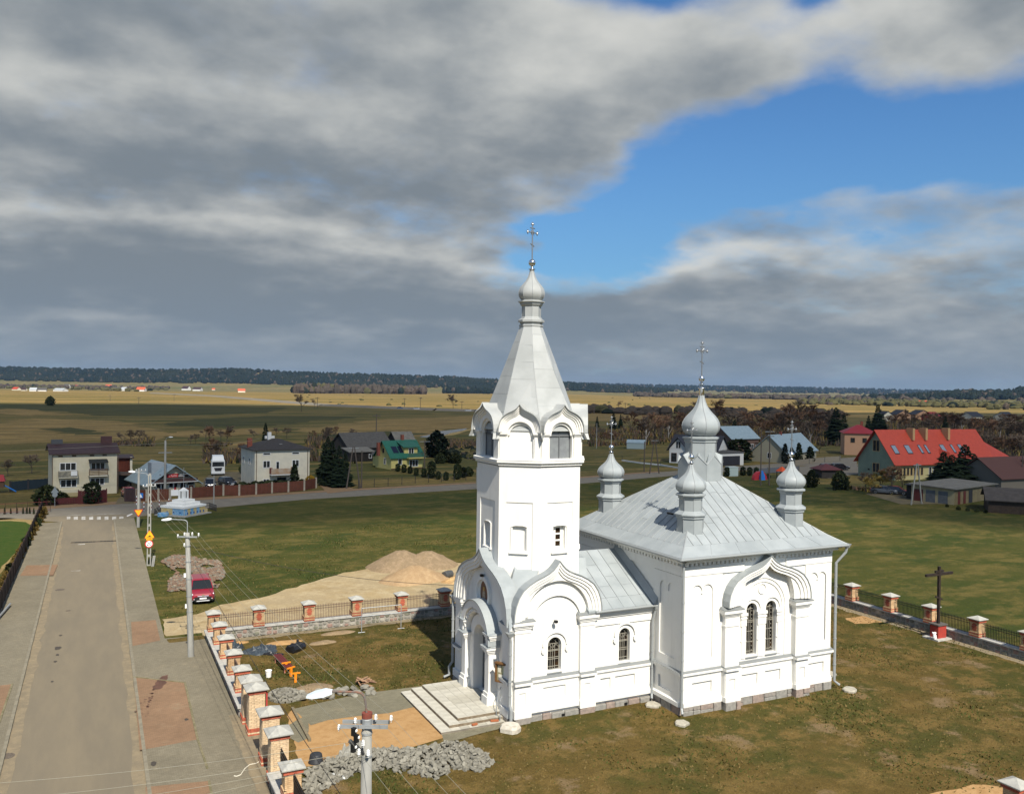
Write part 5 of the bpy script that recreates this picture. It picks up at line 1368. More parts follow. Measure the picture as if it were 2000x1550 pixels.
# east wall
ef = thing('church_fence', 'east fence of brick posts and dark railings crossing behind the tall wooden cross', 'fence', (0, 0, 0), 0, 'fences round the church yard')
FEI = frame((26.75, 0, 0), (0, -1, 0), (-1, 0, 0))
mb = MB(); mb.box(26.75, 27.25, -9.6, 24.4, -0.1, WT); sb = mb.build('stone_base', mortar, ef)
stone_face(FEI, -18.0, 4.5, 0.04, WT, sb, 0.36)
coping_run(ef, FEI, -24.4, 9.5, WT, -0.58, 0.10)
EY_ = [20.5, 16.8, 13.10, 9.34, 5.75, 2.05, -1.62, -5.3]
for y in EY_: post(ef, 27.0, y, WT+.09, -pi/2)
for a, b in zip(EY_[:-1], EY_[1:]): railing(ef, a-b-.78, (27.0, a-.39, WT+.09), -pi/2, black_iron)
sp_ = thing('fence_post', 'brick post with pale cast cap at the lower right corner of the picture', 'fence post', (4.95, -15.4, 0))
mb = MB(); mb.box(-3.0, 3.0, -.25, .25, -.1, WT); mb.build('stone_base', mortar, sp_)
post(sp_, 0, 0, WT+.05)
# gate pillars, built brick by brick
brick_me = {}
def gate_pillar(x, y, h, z0, label, red_edge):
    t = thing('gate_pillar', label, 'gate pillar', (x, y, z0), 0, 'pillars of the church gate')
    hw = 0.39
    mb = MB(); mb.box(-hw+.06, hw-.06, -hw+.06, hw-.06, 0, h); mb.build('pillar_core', jointm, t)
    n = int(h/0.083); ch = h/n
    for k in range(n):
        z = k*ch; red = k in (0, 2, 3) or k >= n-2
        w = hw+.05 if k < 4 else (hw+.04 if k >= n-2 else hw)
        Lb = 2*w/3.0
        for side in range(4):
            off = (k % 2)*Lb/2
            s = -w-off
            while s < w-.03:
                s0, s1 = max(s, -w+(.11 if side % 2 else 0)), min(s+Lb, w-(.11 if side % 2 else 0))
                if s1-s0 > .05:
                    key = (round(s1-s0-.012, 3), round(ch, 4), red)
                    if key not in brick_me:
                        b = MB(); q = key[0]/2; b.box(-q, q, -.05, .05, .006, ch-.006); brick_me[key] = b.mesh('brick', brick_red if red else brick_cream)
                    c = (s0+s1)/2; d = w-.05+random.uniform(-.004, .004)
                    loc, rz = ((c, -d, z), 0) if side == 0 else ((d, c, z), pi/2) if side == 1 else ((c, d, z), 0) if side == 2 else ((-d, c, z), pi/2)
                    link('brick', brick_me[key], t, loc, rz)
                s += Lb
    cap_mesh(1.12, h+.002, 0.24, 0.08).build('cap', capm, t)
    if red_edge:
        mb = MB(); mb.box(hw+.055, hw+.12, -.35, -.22, 0.05, h-.12); mb.build('gate_hinge_post', mat('red_gate_paint', (0.40, 0.05, 0.045), rough=.5), t)
gate_pillar(-21.24, 8.38, 2.1, 0.13, 'cream brick gate pillar half hidden behind the tallest one', False)
gate_pillar(-21.22, 6.72, 2.2, 0.13, 'tallest cream brick gate pillar with a red steel edge', True)
gate_pillar(-21.20, 3.05, 2.25, 0.13, 'cream brick pillar on the near side of the open main gate', False)
gate_pillar(-21.20, 0.92, 2.1, 0.13, 'cream brick pillar where the foreground wall begins', False)
# wicket leaf folded back between the pillars
# memorial cross by the east fence
cp = G(1832, 1247)
mc = thing('wooden_cross', 'tall dark wooden cross on a red plinth by the east fence', 'cross', (cp.x, cp.y, 0.05))
mb = MB(); mb.prism([(-.85, -.65), (.85, -.65), (.85, .65), (-.85, .65)], 0, .10); mb.build('slab', coping, mc)
mb = MB(); mb.prism([(-.42, -.34), (.42, -.34), (.42, .34), (-.42, .34)], .10, 1.0); mb.build('plinth', mat('red_plinth', (0.36, 0.045, 0.03), (0.30, 0.04, 0.03), scale=3, rough=.7), mc)
mb = MB(); mb.prism([(-.5, -.42), (.5, -.42), (.5, .42), (-.5, .42)], 1.0, 1.08); mb.build('cover_plate', mat('dark_slab', (0.10, 0.09, 0.08), rough=.6), mc)
zt = ZAT(1833, 1107, cp)
dw = mat('dark_cross_wood', (0.020, 0.014, 0.011), (0.035, 0.024, 0.018), scale=6, rough=.6)
mb = MB(); mb.box(-.09, .09, -.08, .08, 1.08, zt); mb.build('upright', dw, mc)
zb2 = ZAT(1833, 1122, cp); mb = MB(); mb.box(-1.4, 1.4, -.07, .07, zb2-.09, zb2+.09); mb.build('crossbar', dw, mc)
mb = MB(); mb.box(-.42, .42, -.065, .065, zt-.42, zt-.27); mb.build('title_bar', dw, mc)
mb = MB(); mb.rbox((0, 0, 2.9), (.7, .12, .13), M3=Matrix.Rotation(.35, 3, 'Y')); mb.build('foot_bar', dw, mc)
fl_ = thing('candle_lantern', 'small white flower and candle holder at the foot of the wooden cross', 'lantern', (cp.x-.75, cp.y-.3, .15))
mb = MB(); mb.lathe([(.10, 0), (.14, .1), (.12, .3), (.05, .36)], 10); mb.build('holder', porcelain, fl_)
mb = MB(); random.seed(2)
for k in range(9): mb.sphere((random.uniform(-.14, .14), random.uniform(-.1, .1), .36+random.uniform(0, .14)), .06, 6, 4)
mb.build('flowers', porcelain, fl_)
# poles, lamps, wires
def insulator(parent, c, q=1.0):
    mb = MB(); mb.lathe([(r*q, z*q) for r, z in [(.015, -.05), (.015, 0), (.055, .02), (.06, .05), (.03, .06), (.055, .08), (.06, .11), (.03, .12), (.05, .14), (.05, .17), (.02, .20)]], 10, c); mb.build('insulator', porcelain, parent)
def street_lamp_head(parent, p, d, L=0.62, m=None):
    """p = arm end, d = unit direction the head points"""
    m = m or lampwhite; p, d = Vector(p), Vector(d); s = Vector((-d.y, d.x, 0))
    prof = [(0.0, .07, .05), (.12, .11, .07), (.2, .16, .08), (L*.75, .16, .06), (L, .09, .03)]
    mb = MB(); mb.loft([[p+d*a+s*w*sx+Vector((0, 0, h*(1.2 if sz > 0 else -.6))) for sx, sz in ((-1, -1), (1, -1), (.85, 1), (-.85, 1))] for a, w, h in prof])
    return mb.build('lamp_head', m, parent)
def pole(name, label, base, top_z, r0, r1, group='utility poles along the street'):
    t = thing(name, label, 'pole', base, 0, group)
    mb = MB(); mb.smooth = True; mb.lathe([(r0, -.5), (r0, 0.0), (r0*.6+r1*.4, top_z*.4), (r1, top_z-base[2])], 14); mb.build('shaft', concrete, t)
    return t
ANCH = {}
# foreground pole
NP = AT(717, 1392, 22.0); nz = NP.z
fp = pole('utility_pole', 'foreground concrete pole with grey crossarm, rusty cap and pale street lamp', (NP.x, NP.y, 0.13), nz, 0.20, 0.125)
L_ = lambda px, py, dep=22.0: tuple(AT(px, py, dep) - Vector((NP.x, NP.y, 0.13)))
mb = MB(); mb.lathe([(.135, nz-.24), (.138, nz-.11), (.12, nz-.11)], 14); mb.build('pole_cap', mat('rusty_cap', (0.24, 0.055, 0.035), (0.17, 0.05, 0.035), scale=6, rough=.7), fp)
mb = MB(); mb.lathe([(.134, nz-.40), (.136, nz-.27), (.12, nz-.25)], 14); mb.lathe([(.145, nz-.66), (.145, nz-.61)], 14); mb.lathe([(.145, nz-1.25), (.145, nz-1.20)], 14); mb.build('pole_band', galv, fp)
A0, A1 = Vector(L_(668, 1424)), Vector(L_(758, 1403)); axd = (A1-A0).normalized()
fwd = Vector((CF.x, CF.y, 0)).normalized()
off = -fwd*0.16
mb = MB()
for s in (-1, 1):
    mb.rbox(tuple((A0+A1)/2 + off*s*1.0), ((A1-A0).length, .05, .09), atan2(axd.y, axd.x))
mb.build('crossarm', galv, fp)
ins = [L_(662, 1420), L_(694, 1407), L_(734, 1400), L_(764, 1402)]
for c in ins: insulator(fp, (c[0], c[1], c[2]-.06), .72)
ANCH['near'] = [Vector(c)+Vector((NP.x, NP.y, .13))+Vector((0, 0, .05)) for c in ins]
# second, lower arm carrying fuse gear towards the street
B0, B1 = Vector(L_(690, 1432)), Vector(L_(716, 1476)); B0 += -fwd*.45; B1 += fwd*.0
mb = MB(); mb.tube([B0, B1], .055, 6); mb.build('lower_arm', mat('dark_steel', (0.05, 0.052, 0.056), rough=.5), fp)
ins2 = [L_(709, 1450, 21.7), L_(701, 1467, 21.7), L_(719, 1469, 21.7)]
for c in ins2: insulator(fp, (c[0], c[1], c[2]-.08), .8)
for c, n_ in ((L_(691, 1428, 21.6), 0), (L_(690, 1460, 21.6), 1), (L_(696, 1441, 21.6), 2)):
    mb = MB(); mb.rbox(c, (.10, .10, .20), .5); mb.build('fuse_box', black_iron, fp)
    mb = MB(); mb.sphere((c[0]+.05, c[1], c[2]+.02), .05, 8, 6); mb.build('fuse_cap', porcelain, fp)
arm = [L_(716, 1392), L_(714, 1372), L_(711.5, 1360), L_(706, 1353), L_(696, 1350.5), L_(647, 1349)]
mb = MB(); mb.tube(arm, .028, 8); mb.build('lamp_arm', rusty, fp)
hd = (Vector(L_(604, 1358))-Vector(L_(646, 1351))); 
street_lamp_head(fp, L_(649, 1351), hd.normalized(), 0.66)
# second pole by the pavement
b2 = G(373, 1285); dep2 = (b2-CAM_POS).dot(CF); z2 = ZAT(365, 1040, b2)
lean = Vector((AT(366, 1040, dep2).x-b2.x, AT(366, 1040, dep2).y-b2.y, 0))
p2 = thing('utility_pole', 'concrete pole with white lamp and crossarm in front of the red car', 'pole', (b2.x, b2.y, .13), 0, 'utility poles along the street')
l2 = lambda px, py: AT(px, py, dep2) - Vector((b2.x, b2.y, .13))
mb = MB(); mb.smooth = True
mb.loft([[(lean.x*f+r*cos(2*pi*i/14), lean.y*f+r*sin(2*pi*i/14), z) for i in range(14)] for r, z, f in ((.20, -.4, 0), (.20, 0, 0), (.17, z2*.5, .5), (.135, z2-.13, 1))]); mb.build('shaft', concrete, p2)
mb = MB(); q = [l2(366, 1042), l2(366, 1020), l2(364.5, 1017), l2(360, 1015), l2(333, 1013.5)]; mb.tube(q, .03, 8); mb.build('lamp_arm', galv, p2)
street_lamp_head(p2, l2(335, 1013.5), (l2(316, 1015)-l2(335, 1013.5)).normalized(), .62, mat('white_lamp', (.75, .77, .76), rough=.3))
mb = MB(); a, b = l2(349, 1048.5), l2(387, 1045.5); mb.rbox(tuple((a+b)/2-fwd*.18), ((b-a).length, .06, .09), atan2((b-a).y, (b-a).x)); mb.build('crossarm', galv, p2)
ins = [l2(347.5, 1047), l2(360.5, 1043.5), l2(375.5, 1043), l2(388, 1044.5), l2(360, 1064.5)]
for c in ins: insulator(p2, (c.x, c.y, c.z-.06))
ANCH['p2'] = [c+Vector((b2.x, b2.y, .13+.06)) for c in ins]
mb = MB()
for z in (z2-1.0, z2-2.0, z2-3.1, z2-4.2, z2-5.2): f = z/z2; mb.lathe([(.175+.03*(1-f), z), (.175+.03*(1-f), z+.05)], 12, (lean.x*f, lean.y*f, 0))
mb.build('pole_band', galv, p2)
for k, (px, py) in enumerate(((361.5, 1123), (364, 1183))):
    c = l2(px, py); mb = MB(); mb.rbox((c.x, c.y, c.z), (.16, .06, .26)); mb.build('small_plate', porcelain, p2)
# slotted pole carrying the signs and a lamp
def slotted_pole(label, base, topz, w0=.30, w1=.18):
    t = thing('utility_pole', label, 'pole', (base.x, base.y, 0.05), 0, 'utility poles along the street')
    mb = MB()
    for s in (-1, 1): mb.loft([[(s*w*.5-.05, -.09, z), (s*w*.5+.05, -.09, z), (s*w*.5+.05, .09, z), (s*w*.5-.05, .09, z)] for w, z in ((w0, -.4), (w1, topz))])
    n = int(topz/.9)
    for k in range(n+1):
        z = topz*k/n; w = w0+(w1-w0)*k/n; mb.box(-w*.5, w*.5, -.085, .085, z-.13, z+.10)
    mb.build('shaft', concrete, t)
    return t
b3 = G(290.5, 1105); z3 = ZAT(289, 927, b3)
p3_ = slotted_pole('slotted concrete pole carrying the speed limit and hump signs', b3, z3)
l3 = lambda px, py: Vector((0, 0, 0)) + AT(px, py, (b3-CAM_POS).dot(CF)) - Vector((b3.x, b3.y, .05))
mb = MB(); mb.tube([l3(290, 945), l3(289, 928), l3(286, 924.5), l3(262, 921.5)], .03, 6); mb.build('lamp_arm', galv, p3_)
street_lamp_head(p3_, l3(264, 921.5), (l3(252, 920)-l3(264, 921)).normalized(), .62, MATS['white_lamp'])
mb = MB(); a, b = l3(279, 950), l3(304, 949); mb.tube([a, b], .04, 6); mb.build('crossarm', galv, p3_)
ins = [l3(280, 950), l3(287, 949), l3(296, 949), l3(303, 949)]
for c in ins: insulator(p3_, (c.x, c.y, c.z))
ANCH['p3'] = [c+Vector((b3.x, b3.y, .2)) for c in ins]
b3b = G(297.5, 1106.5)
st = thing('concrete_stub', 'short leaning concrete stub post beside the sign pole', 'post', (b3b.x, b3b.y, 0.05))
mb = MB(); mb.loft([[(-.12+o_, -.1, z), (.12+o_, -.1, z), (.12+o_, .1, z), (-.12+o_, .1, z)] for o_, z in ((0, -.2), (.15, 1.0))]); mb.build('stub', concrete, st)
# plain pole with yield sign
b4 = G(270, 1030); z4 = ZAT(270, 914, b4)
p4_ = pole('utility_pole', 'pale concrete pole carrying the give way sign at the junction', (b4.x, b4.y, .1), z4, .19, .12)
mb = MB(); mb.box(-.8, .8, -.05, .05, z4-.5, z4-.4); mb.build('crossarm', galv, p4_)
for x in (-.75, -.3, .3, .75): insulator(p4_, (x, 0, z4-.4))
ANCH['p4'] = [Vector((b4.x+x, b4.y, z4-.1)) for x in (-.75, -.3, .3, .75)]
b5 = G(322, 968); z5 = ZAT(322.5, 860, b5)
p5_ = pole('utility_pole', 'concrete pole standing in front of the shop', (b5.x, b5.y, .05), z5, .22, .14)
mb = MB(); mb.box(-1.0, 1.0, -.05, .05, z5-2.0, z5-1.9); mb.build('crossarm', galv, p5_)
mb = MB(); mb.tube([(0, 0, z5), (.2, -.1, z5+.4), (.55, -.3, z5+.5)], .03, 6); mb.build('lamp_arm', galv, p5_); street_lamp_head(p5_, (.5, -.25, z5+.5), Vector((.9, -.43, 0)).normalized(), .6, MATS['white_lamp'])
b6 = G(417.5, 989); z6 = ZAT(418, 929, b6)
p6_ = thing('utility_pole', 'thin grey post at the roadside right of the monument', 'pole', (b6.x, b6.y, .05))
mb = MB(); mb.tube([(0, 0, -.2), (0, 0, z6)], .11, 8, .08); mb.build('shaft', concrete, p6_)
# wires
def wire(a, b, sag, r, m, label, group, n=14):
    a, b = Vector(a), Vector(b)
    q = [a.lerp(b, i/n) - Vector((0, 0, sag*4*(i/n)*(1-i/n))) for i in range(n+1)]
    mb = MB(); mb.tube(q, r, 4); o = mb.build('overhead_wire', m); tag(o, label, 'wire', group)
gl = 'wires strung along the street'
nm4 = ('leftmost', 'second from left', 'third from left', 'rightmost')
for i in range(4):
    wire(ANCH['p2'][i], ANCH['near'][i], .35, .006, wirem, 'pale overhead wire from the car-side pole to the foreground pole, %s of four' % nm4[i], gl)
    wire(ANCH['p3'][i], ANCH['p2'][i], .4, .007, wirem, 'pale overhead wire from the sign pole to the car-side pole, %s of four' % nm4[i], gl)
    d = ANCH['near'][i] - ANCH['p2'][i]
    wire(ANCH['near'][i], ANCH['near'][i]+d*0.25+Vector((0, 0, -.2)), .05, .005, wirem, 'pale overhead wire leaving the foreground pole towards the lower right, %s of four' % nm4[i], gl, 6)
    c = Vector(ins2[min(i, 2)]) + Vector((NP.x, NP.y, .2))
    wire(c - Vector((0, 0, .06*i)), AT(-60, 1532+34*i, 20.0), .12, .005, wirem, 'pale service wire crossing the street from the foreground pole, %s from the top' % ('first', 'second', 'third', 'fourth')[i], 'service wires across the street')
wire(ANCH['p2'][4], (-8.9, 10.6, 5.6), .5, .014, cablem, 'black service cable from the car-side pole to the church porch', 'service cables', 18)
wire(Vector((b2.x, b2.y, 6.0))+Vector((.2, 0, 0)), AT(760, 1690, 20.5), .3, .013, cablem, 'dark cable running over the post caps past the gate', 'service cables', 18)
wire((-120, 100, 6.5), (b5.x, b5.y, z5-.4), .6, .02, wirem, 'pale wire running from the left edge to the shop pole', 'service cables', 16)
wire((b5.x, b5.y, z5-.5), (-2.5, 118, 8.2), .6, .018, wirem, 'pale wire from the shop pole to the cream house', 'service cables', 16)
# road signs (face the side street, -Y)
def text_mesh(name, body, size, m, parent, loc, rot=(pi/2, 0, 0), sx=1.0, ext=.004, shear=0.0):
    cu = bpy.data.curves.new(name, 'FONT'); cu.body = body; cu.size = size; cu.align_x = 'CENTER'; cu.align_y = 'CENTER'; cu.extrude = ext; cu.shear = shear; cu.resolution_u = 3
    tmp = bpy.data.objects.new(name, cu); COL.objects.link(tmp)
    me = bpy.data.meshes.new_from_object(tmp.evaluated_get(bpy.context.evaluated_depsgraph_get()))
    bpy.data.objects.remove(tmp); bpy.data.curves.remove(cu)
    me.materials.clear(); me.materials.append(m)
    o = link(name, me, parent, loc); o.rotation_euler = rot; o.scale = (sx, 1, 1)
    return o
yel = mat('sign_yellow', (0.80, 0.42, 0.02), rough=.4); redp = mat('sign_red', (0.50, 0.025, 0.025), rough=.4); whitep = mat('sign_white', (.8, .8, .78), rough=.4); blk = mat('sign_black', (.015, .015, .015), rough=.5); bluep = mat('sign_blue', (.02, .16, .50), rough=.4)
FSGN = frame((0, 0, 0), (1, 0, 0), (0, -1, 0))
def disc(r, n=28, c=(0, 0)): return [(c[0]+r*cos(2*pi*i/n), c[1]+r*sin(2*pi*i/n)) for i in range(n)]
def tri(r, up=True, c=(0, 0)):
    a0 = pi/2 if up else -pi/2; out = []
    for k in range(3):
        a = a0+k*2*pi/3; p = Vector((cos(a), sin(a)))*(r*.86)
        for j in (-1, 0, 1):
            t = a+j*pi/3; out.append((c[0]+p.x+r*.14*cos(t), c[1]+p.y+r*.14*sin(t)))
    return out
sy_ = b3.y-.16
sx_ = b3.x
def sgn_z(py): return ZAT(290, py, b3)
t = thing('speed_limit_sign', 'round red and white speed limit sign reading 20', 'road sign', (sx_, sy_, sgn_z(1061)))
mb = MB(); mb.plate(FSGN, disc(.37), [], 0, .02); mb.build('sign_plate', redp, t)
mb = MB(); mb.plate(FSGN, disc(.285), [], .02, .026); mb.build('sign_field', whitep, t)
text_mesh('numerals', '20', .46, blk, t, (0, -.03, -.01), sx=.95)
t = thing('distance_plate', 'small yellow plate between the hump sign and the speed limit sign', 'road sign', (sx_+.02, sy_, sgn_z(1051)))
mb = MB(); mb.plate(FSGN, rect(-.27, .27, -.13, .13), [], 0, .02); mb.build('sign_plate', yel, t)
text_mesh('numerals', '210m', .17, mat('sign_brown', (.25, .08, .02), rough=.5), t, (0, -.024, 0))
t = thing('hump_sign', 'yellow triangular warning sign with a black hump', 'road sign', (sx_+.03, sy_, sgn_z(1044.5)))
mb = MB(); mb.plate(FSGN, tri(.50, True), [], 0, .02); mb.build('sign_border', redp, t)
mb = MB(); mb.plate(FSGN, tri(.445, True), [], .02, .025); mb.build('sign_plate', yel, t)
mb = MB(); mb.plate(FSGN, [(-.24, -.15), (.24, -.15), (.24, -.11), (.13, -.11), (.05, -.02), (-.05, -.02), (-.13, -.11), (-.24, -.11)], [], .025, .029); mb.build('hump_symbol', blk, t)
t = thing('give_way_sign', 'yellow give way triangle with red border on the junction pole', 'road sign', (b4.x, b4.y-.22, ZAT(269, 999, b4)))
mb = MB(); mb.plate(FSGN, tri(.56, False), [], 0, .02); mb.build('sign_border', redp, t)
mb = MB(); mb.plate(FSGN, tri(.43, False), [], .02, .026); mb.build('sign_plate', yel, t)
b7 = G(274, 1004)
t = thing('crossing_sign', 'blue square pedestrian crossing sign behind the give way pole', 'road sign', (b7.x, b7.y, 0))
mb = MB(); mb.tube([(0, 0, 0), (0, 0, 2.9)], .03, 6); mb.build('sign_pole', galv, t)
mb = MB(); mb.plate(FSGN, rect(-.32, .32, 2.2, 2.86), [], .03, .05); mb.build('sign_plate', bluep, t)
mb = MB(); mb.plate(FSGN, [(-.24, 2.28), (.24, 2.28), (0, 2.76)], [], .05, .055); mb.build('sign_field', whitep, t)
b8 = G(107, 990)
t = thing('direction_sign', 'back of a grey road sign on a pole by the red fence', 'road sign', (b8.x, b8.y, 0))
mb = MB(); mb.tube([(0, 0, 0), (0, 0, 3.0)], .04, 6); mb.build('sign_pole', galv, t)
mb = MB(); mb.plate(FSGN, tri(.52, True, (0, 2.3)), [], .04, .06); mb.plate(FSGN, disc(.34, 16, (0, 1.75)), [], .04, .055); mb.build('sign_plate', mat('sign_back', (.24, .27, .28), rough=.5), t)
# red/white bollards near the monument
for k, (px, py) in enumerate([(281, 999), (295.5, 996.5), (311, 994), (329.5, 992), (266.5, 986)]):
    b = G(px, py); t = thing('bollard', '%s red and white striped bollard at the roadside left of the monument' % ('leftmost near-side', 'second', 'third', 'fourth, nearest the monument', 'lone far')[k], 'bollard', (b.x, b.y, .05), 0, 'striped bollards by the monument')
    for j in range(5):
        mb = MB(); mb.lathe([(.055, j*.26), (.055, j*.26+.26)], 8); mb.build('white_band' if j % 2 == 0 else 'red_band', whitep if j % 2 == 0 else mat('bollard_red', (.20, .02, .02), rough=.5), t)
# red car
def wheel(parent, x, y, r, w=.22, rim_m=None):
    mb = MB(); c = (x, y, r)
    mb.loft([[(x+rr*cos(2*pi*i/18), yy, r+rr*sin(2*pi*i/18)) for i in range(18)] for yy, rr in ((y-w/2, r*.88), (y-w/2+.03, r), (y+w/2-.03, r), (y+w/2, r*.88))])
    o = mb.build('wheel', mat('tyre_rubber', (.02, .02, .02), rough=.8), parent)
    s = 1 if y > 0 else -1
    mb = MB(); mb.loft([[(x+rr*cos(2*pi*i/10), y+s*d, r+rr*sin(2*pi*i/10)) for i in range(10)] for d, rr in ((w*.42, r*.66), (w*.51, r*.62), (w*.48, r*.2))]); mb.build('rim', rim_m or mat('alloy_rim', (.42, .43, .44), rough=.35, metal=.6), o)
def car(label, loc, rz, paint, L=4.55, Wd=1.84, H=1.68, clr=.22, group=None, suv=True, plate=True, cat='car'):
    t = thing('parked_car', label, cat, loc, rz, group)
    hw = Wd/2; glass = mat('car_glass', (.014, .016, .018), rough=.06, spec=.6); dark = mat('car_trim', (.018, .018, .018), rough=.5)
    hood = .98 if suv else .86; belt = 1.08 if suv else .95
    def sec(x, w, z0, z1, k=.12):
        return [(x, -w+k*.6, z0), (x, w-k*.6, z0), (x, w, z0+k), (x, w, z0+(z1-z0)*.55), (x, w-.05, z1-.07), (x, w-k*1.3, z1), (x, -w+k*1.3, z1), (x, -w+.05, z1-.07), (x, -w, z0+(z1-z0)*.55), (x, -w, z0+k)]
    f = L/2
    mb = MB(); mb.loft([sec(x, w, z0, z1) for x, w, z0, z1 in ((f, hw*.74, .46, .74), (f-.08, hw*.88, .36, .84), (f-.34, hw*.97, .28, hood-.10), (f-.75, hw, clr, hood-.02), (f-1.25, hw, clr, belt-.02), (0, hw, clr, belt), (-f+.9, hw, clr, belt+.02), (-f+.25, hw*.97, clr+.05, belt), (-f+.04, hw*.88, .36, belt-.06), (-f, hw*.80, .46, .9))])
    mb.build('body', paint, t)
    g = MB(); gt = H-.06
    def gs(x, w, z): return [(x, -w, z), (x, w, z)]
    g.loft([[(f-1.02, -hw*.90, belt-.06), (f-1.02, hw*.90, belt-.06), (-f+.16, hw*.88, belt-.04), (-f+.16, -hw*.88, belt-.04)], [(f-1.72, -hw*.74, gt), (f-1.72, hw*.74, gt), (-f+.62, hw*.70, gt), (-f+.62, -hw*.70, gt)]]); g.build('windows', glass, t)
    r = MB(); r.loft([[(f-1.66, -hw*.755, gt-.01), (f-1.66, hw*.755, gt-.01), (-f+.50, hw*.72, gt-.01), (-f+.50, -hw*.72, gt-.01)], [(f-1.80, -hw*.70, H-.015), (f-1.80, hw*.70, H-.015), (-f+.62, hw*.67, H-.02), (-f+.62, -hw*.67, H-.02)], [(f-2.05, -hw*.58, H+.01), (f-2.05, hw*.58, H+.01), (-f+.8, hw*.55, H), (-f+.8, -hw*.55, H)]]); r.build('roof', paint, t)
    pl = MB()
    for s in (-1, 1):
        for (xa, xb) in ((f-1.02, f-1.72), (-f+.16, -f+.62)): pl.tube([(xa, s*hw*.895, belt-.05), (xb, s*hw*.735, gt)], .04, 5)
        pl.tube([(0.05, s*hw*.90, belt-.04), (-.02, s*hw*.735, gt)], .03, 5)
    pl.build('pillars', paint, t)
    for s in (-1, 1):
        mb = MB(); mb.loft([[(f-.03, s*hw*.44, .66), (f-.02, s*hw*.72, .70), (f-.16, s*hw*.90, .76), (f-.20, s*hw*.88, .84), (f-.10, s*hw*.66, .80), (f-.03, s*hw*.44, .74)], [(f-.13, s*hw*.44, .66), (f-.2, s*hw*.72, .70), (f-.4, s*hw*.88, .76), (f-.45, s*hw*.86, .84), (f-.3, s*hw*.66, .80), (f-.15, s*hw*.44, .74)]]); mb.build('headlight', mat('headlight_glass', (.75, .76, .78), rough=.12, spec=.6), t)
        mb = MB(); mb.sphere((f-.06, s*hw*.72, .44), .055, 8, 6); mb.build('fog_lamp', mat('headlight_glass', (.75, .76, .78)), t)
        mb = MB(); mb.rbox((f-1.45, s*(hw+.10), belt+.02), (.12, .20, .15)); mb.build('mirror', dark if suv else paint, t)
        mb = MB(); mb.rbox((-f+.02, s*hw*.78, .86), (.06, .2, .22)); mb.build('tail_light', redp, t)
        for x in (f-.86, -f+.84): wheel(t, x, s*(hw-.10), .345)
        mb = MB()
        for x in (f-.86, -f+.84):
            a = [(x+.43*cos(q), .345+.43*sin(q)) for q in [pi*i/10 for i in range(11)]]; b = [(x+.36*cos(q), .345+.36*sin(q)) for q in [pi*i/10 for i in range(11)]]
            Fc = frame((0, s*hw*.985, 0), (1, 0, 0), (0, s, 0)); mb.band(Fc, a, b, 0, .025)
        mb.slab(frame((0, s*hw*.985, 0), (1, 0, 0), (0, s, 0)), -f+1.2, f-1.2, clr, clr+.13, 0, .02)
        mb.build('sill_trim', dark, t)
    mb = MB(); mb.loft([[(f+.015, -hw*.62, .30), (f+.015, hw*.62, .30), (f+.0, hw*.74, .62), (f+.0, -hw*.74, .62)], [(f-.16, -hw*.80, .30), (f-.16, hw*.80, .30), (f-.16, hw*.84, .62), (f-.16, -hw*.84, .62)]]); mb.build('grille', dark, t)
    mb = MB(); mb.loft([[(f+.03, -hw*.5, .27), (f+.03, hw*.5, .27), (f+.03, hw*.5, .34), (f+.03, -hw*.5, .34)], [(f-.2, -hw*.85, .28), (f-.2, hw*.85, .28), (f-.2, hw*.85, .36), (f-.2, -hw*.85, .36)]]); mb.build('bumper_trim', mat('silver_trim', (.55, .56, .57), rough=.3), t)
    mb = MB(); mb.loft([[(f+.035, -.42, .665), (f+.035, .42, .665), (f+.02, .42, .70), (f+.02, -.42, .70)], [(f-.06, -.42, .665), (f-.06, .42, .665), (f-.06, .42, .70), (f-.06, -.42, .70)]]); mb.build('chrome_strip', chrome, t)
    mb = MB(); mb.loft([[(f+.03, .11*cos(a), .73+.075*sin(a)) for a in [2*pi*i/14 for i in range(14)]], [(f-.03, .11*cos(a), .73+.075*sin(a)) for a in [2*pi*i/14 for i in range(14)]]]); mb.build('badge', chrome, t)
    if plate: mb = MB(); mb.box(f+.016, f+.035, -.26, .26, .44, .55); mb.build('number_plate', whitep, t)
    mb = MB()
    for s in (-1, 1): mb.tube([(f-1.02, s*.1, belt-.04), (f-1.1, s*.62, belt+.01)], .012, 4)
    mb.build('wipers', dark, t)
    return t
redcar = mat('metallic_red_paint', (0.24, 0.008, 0.02), rough=.32, spec=.5, coat=.6)
ca, cb = G(375.5, 1183), G(421, 1180)
car('dark red SUV parked on the grass edge behind the concrete pole', ((ca.x+cb.x)/2, (ca.y+cb.y)/2+2.28, .07), -pi/2-.03, redcar)
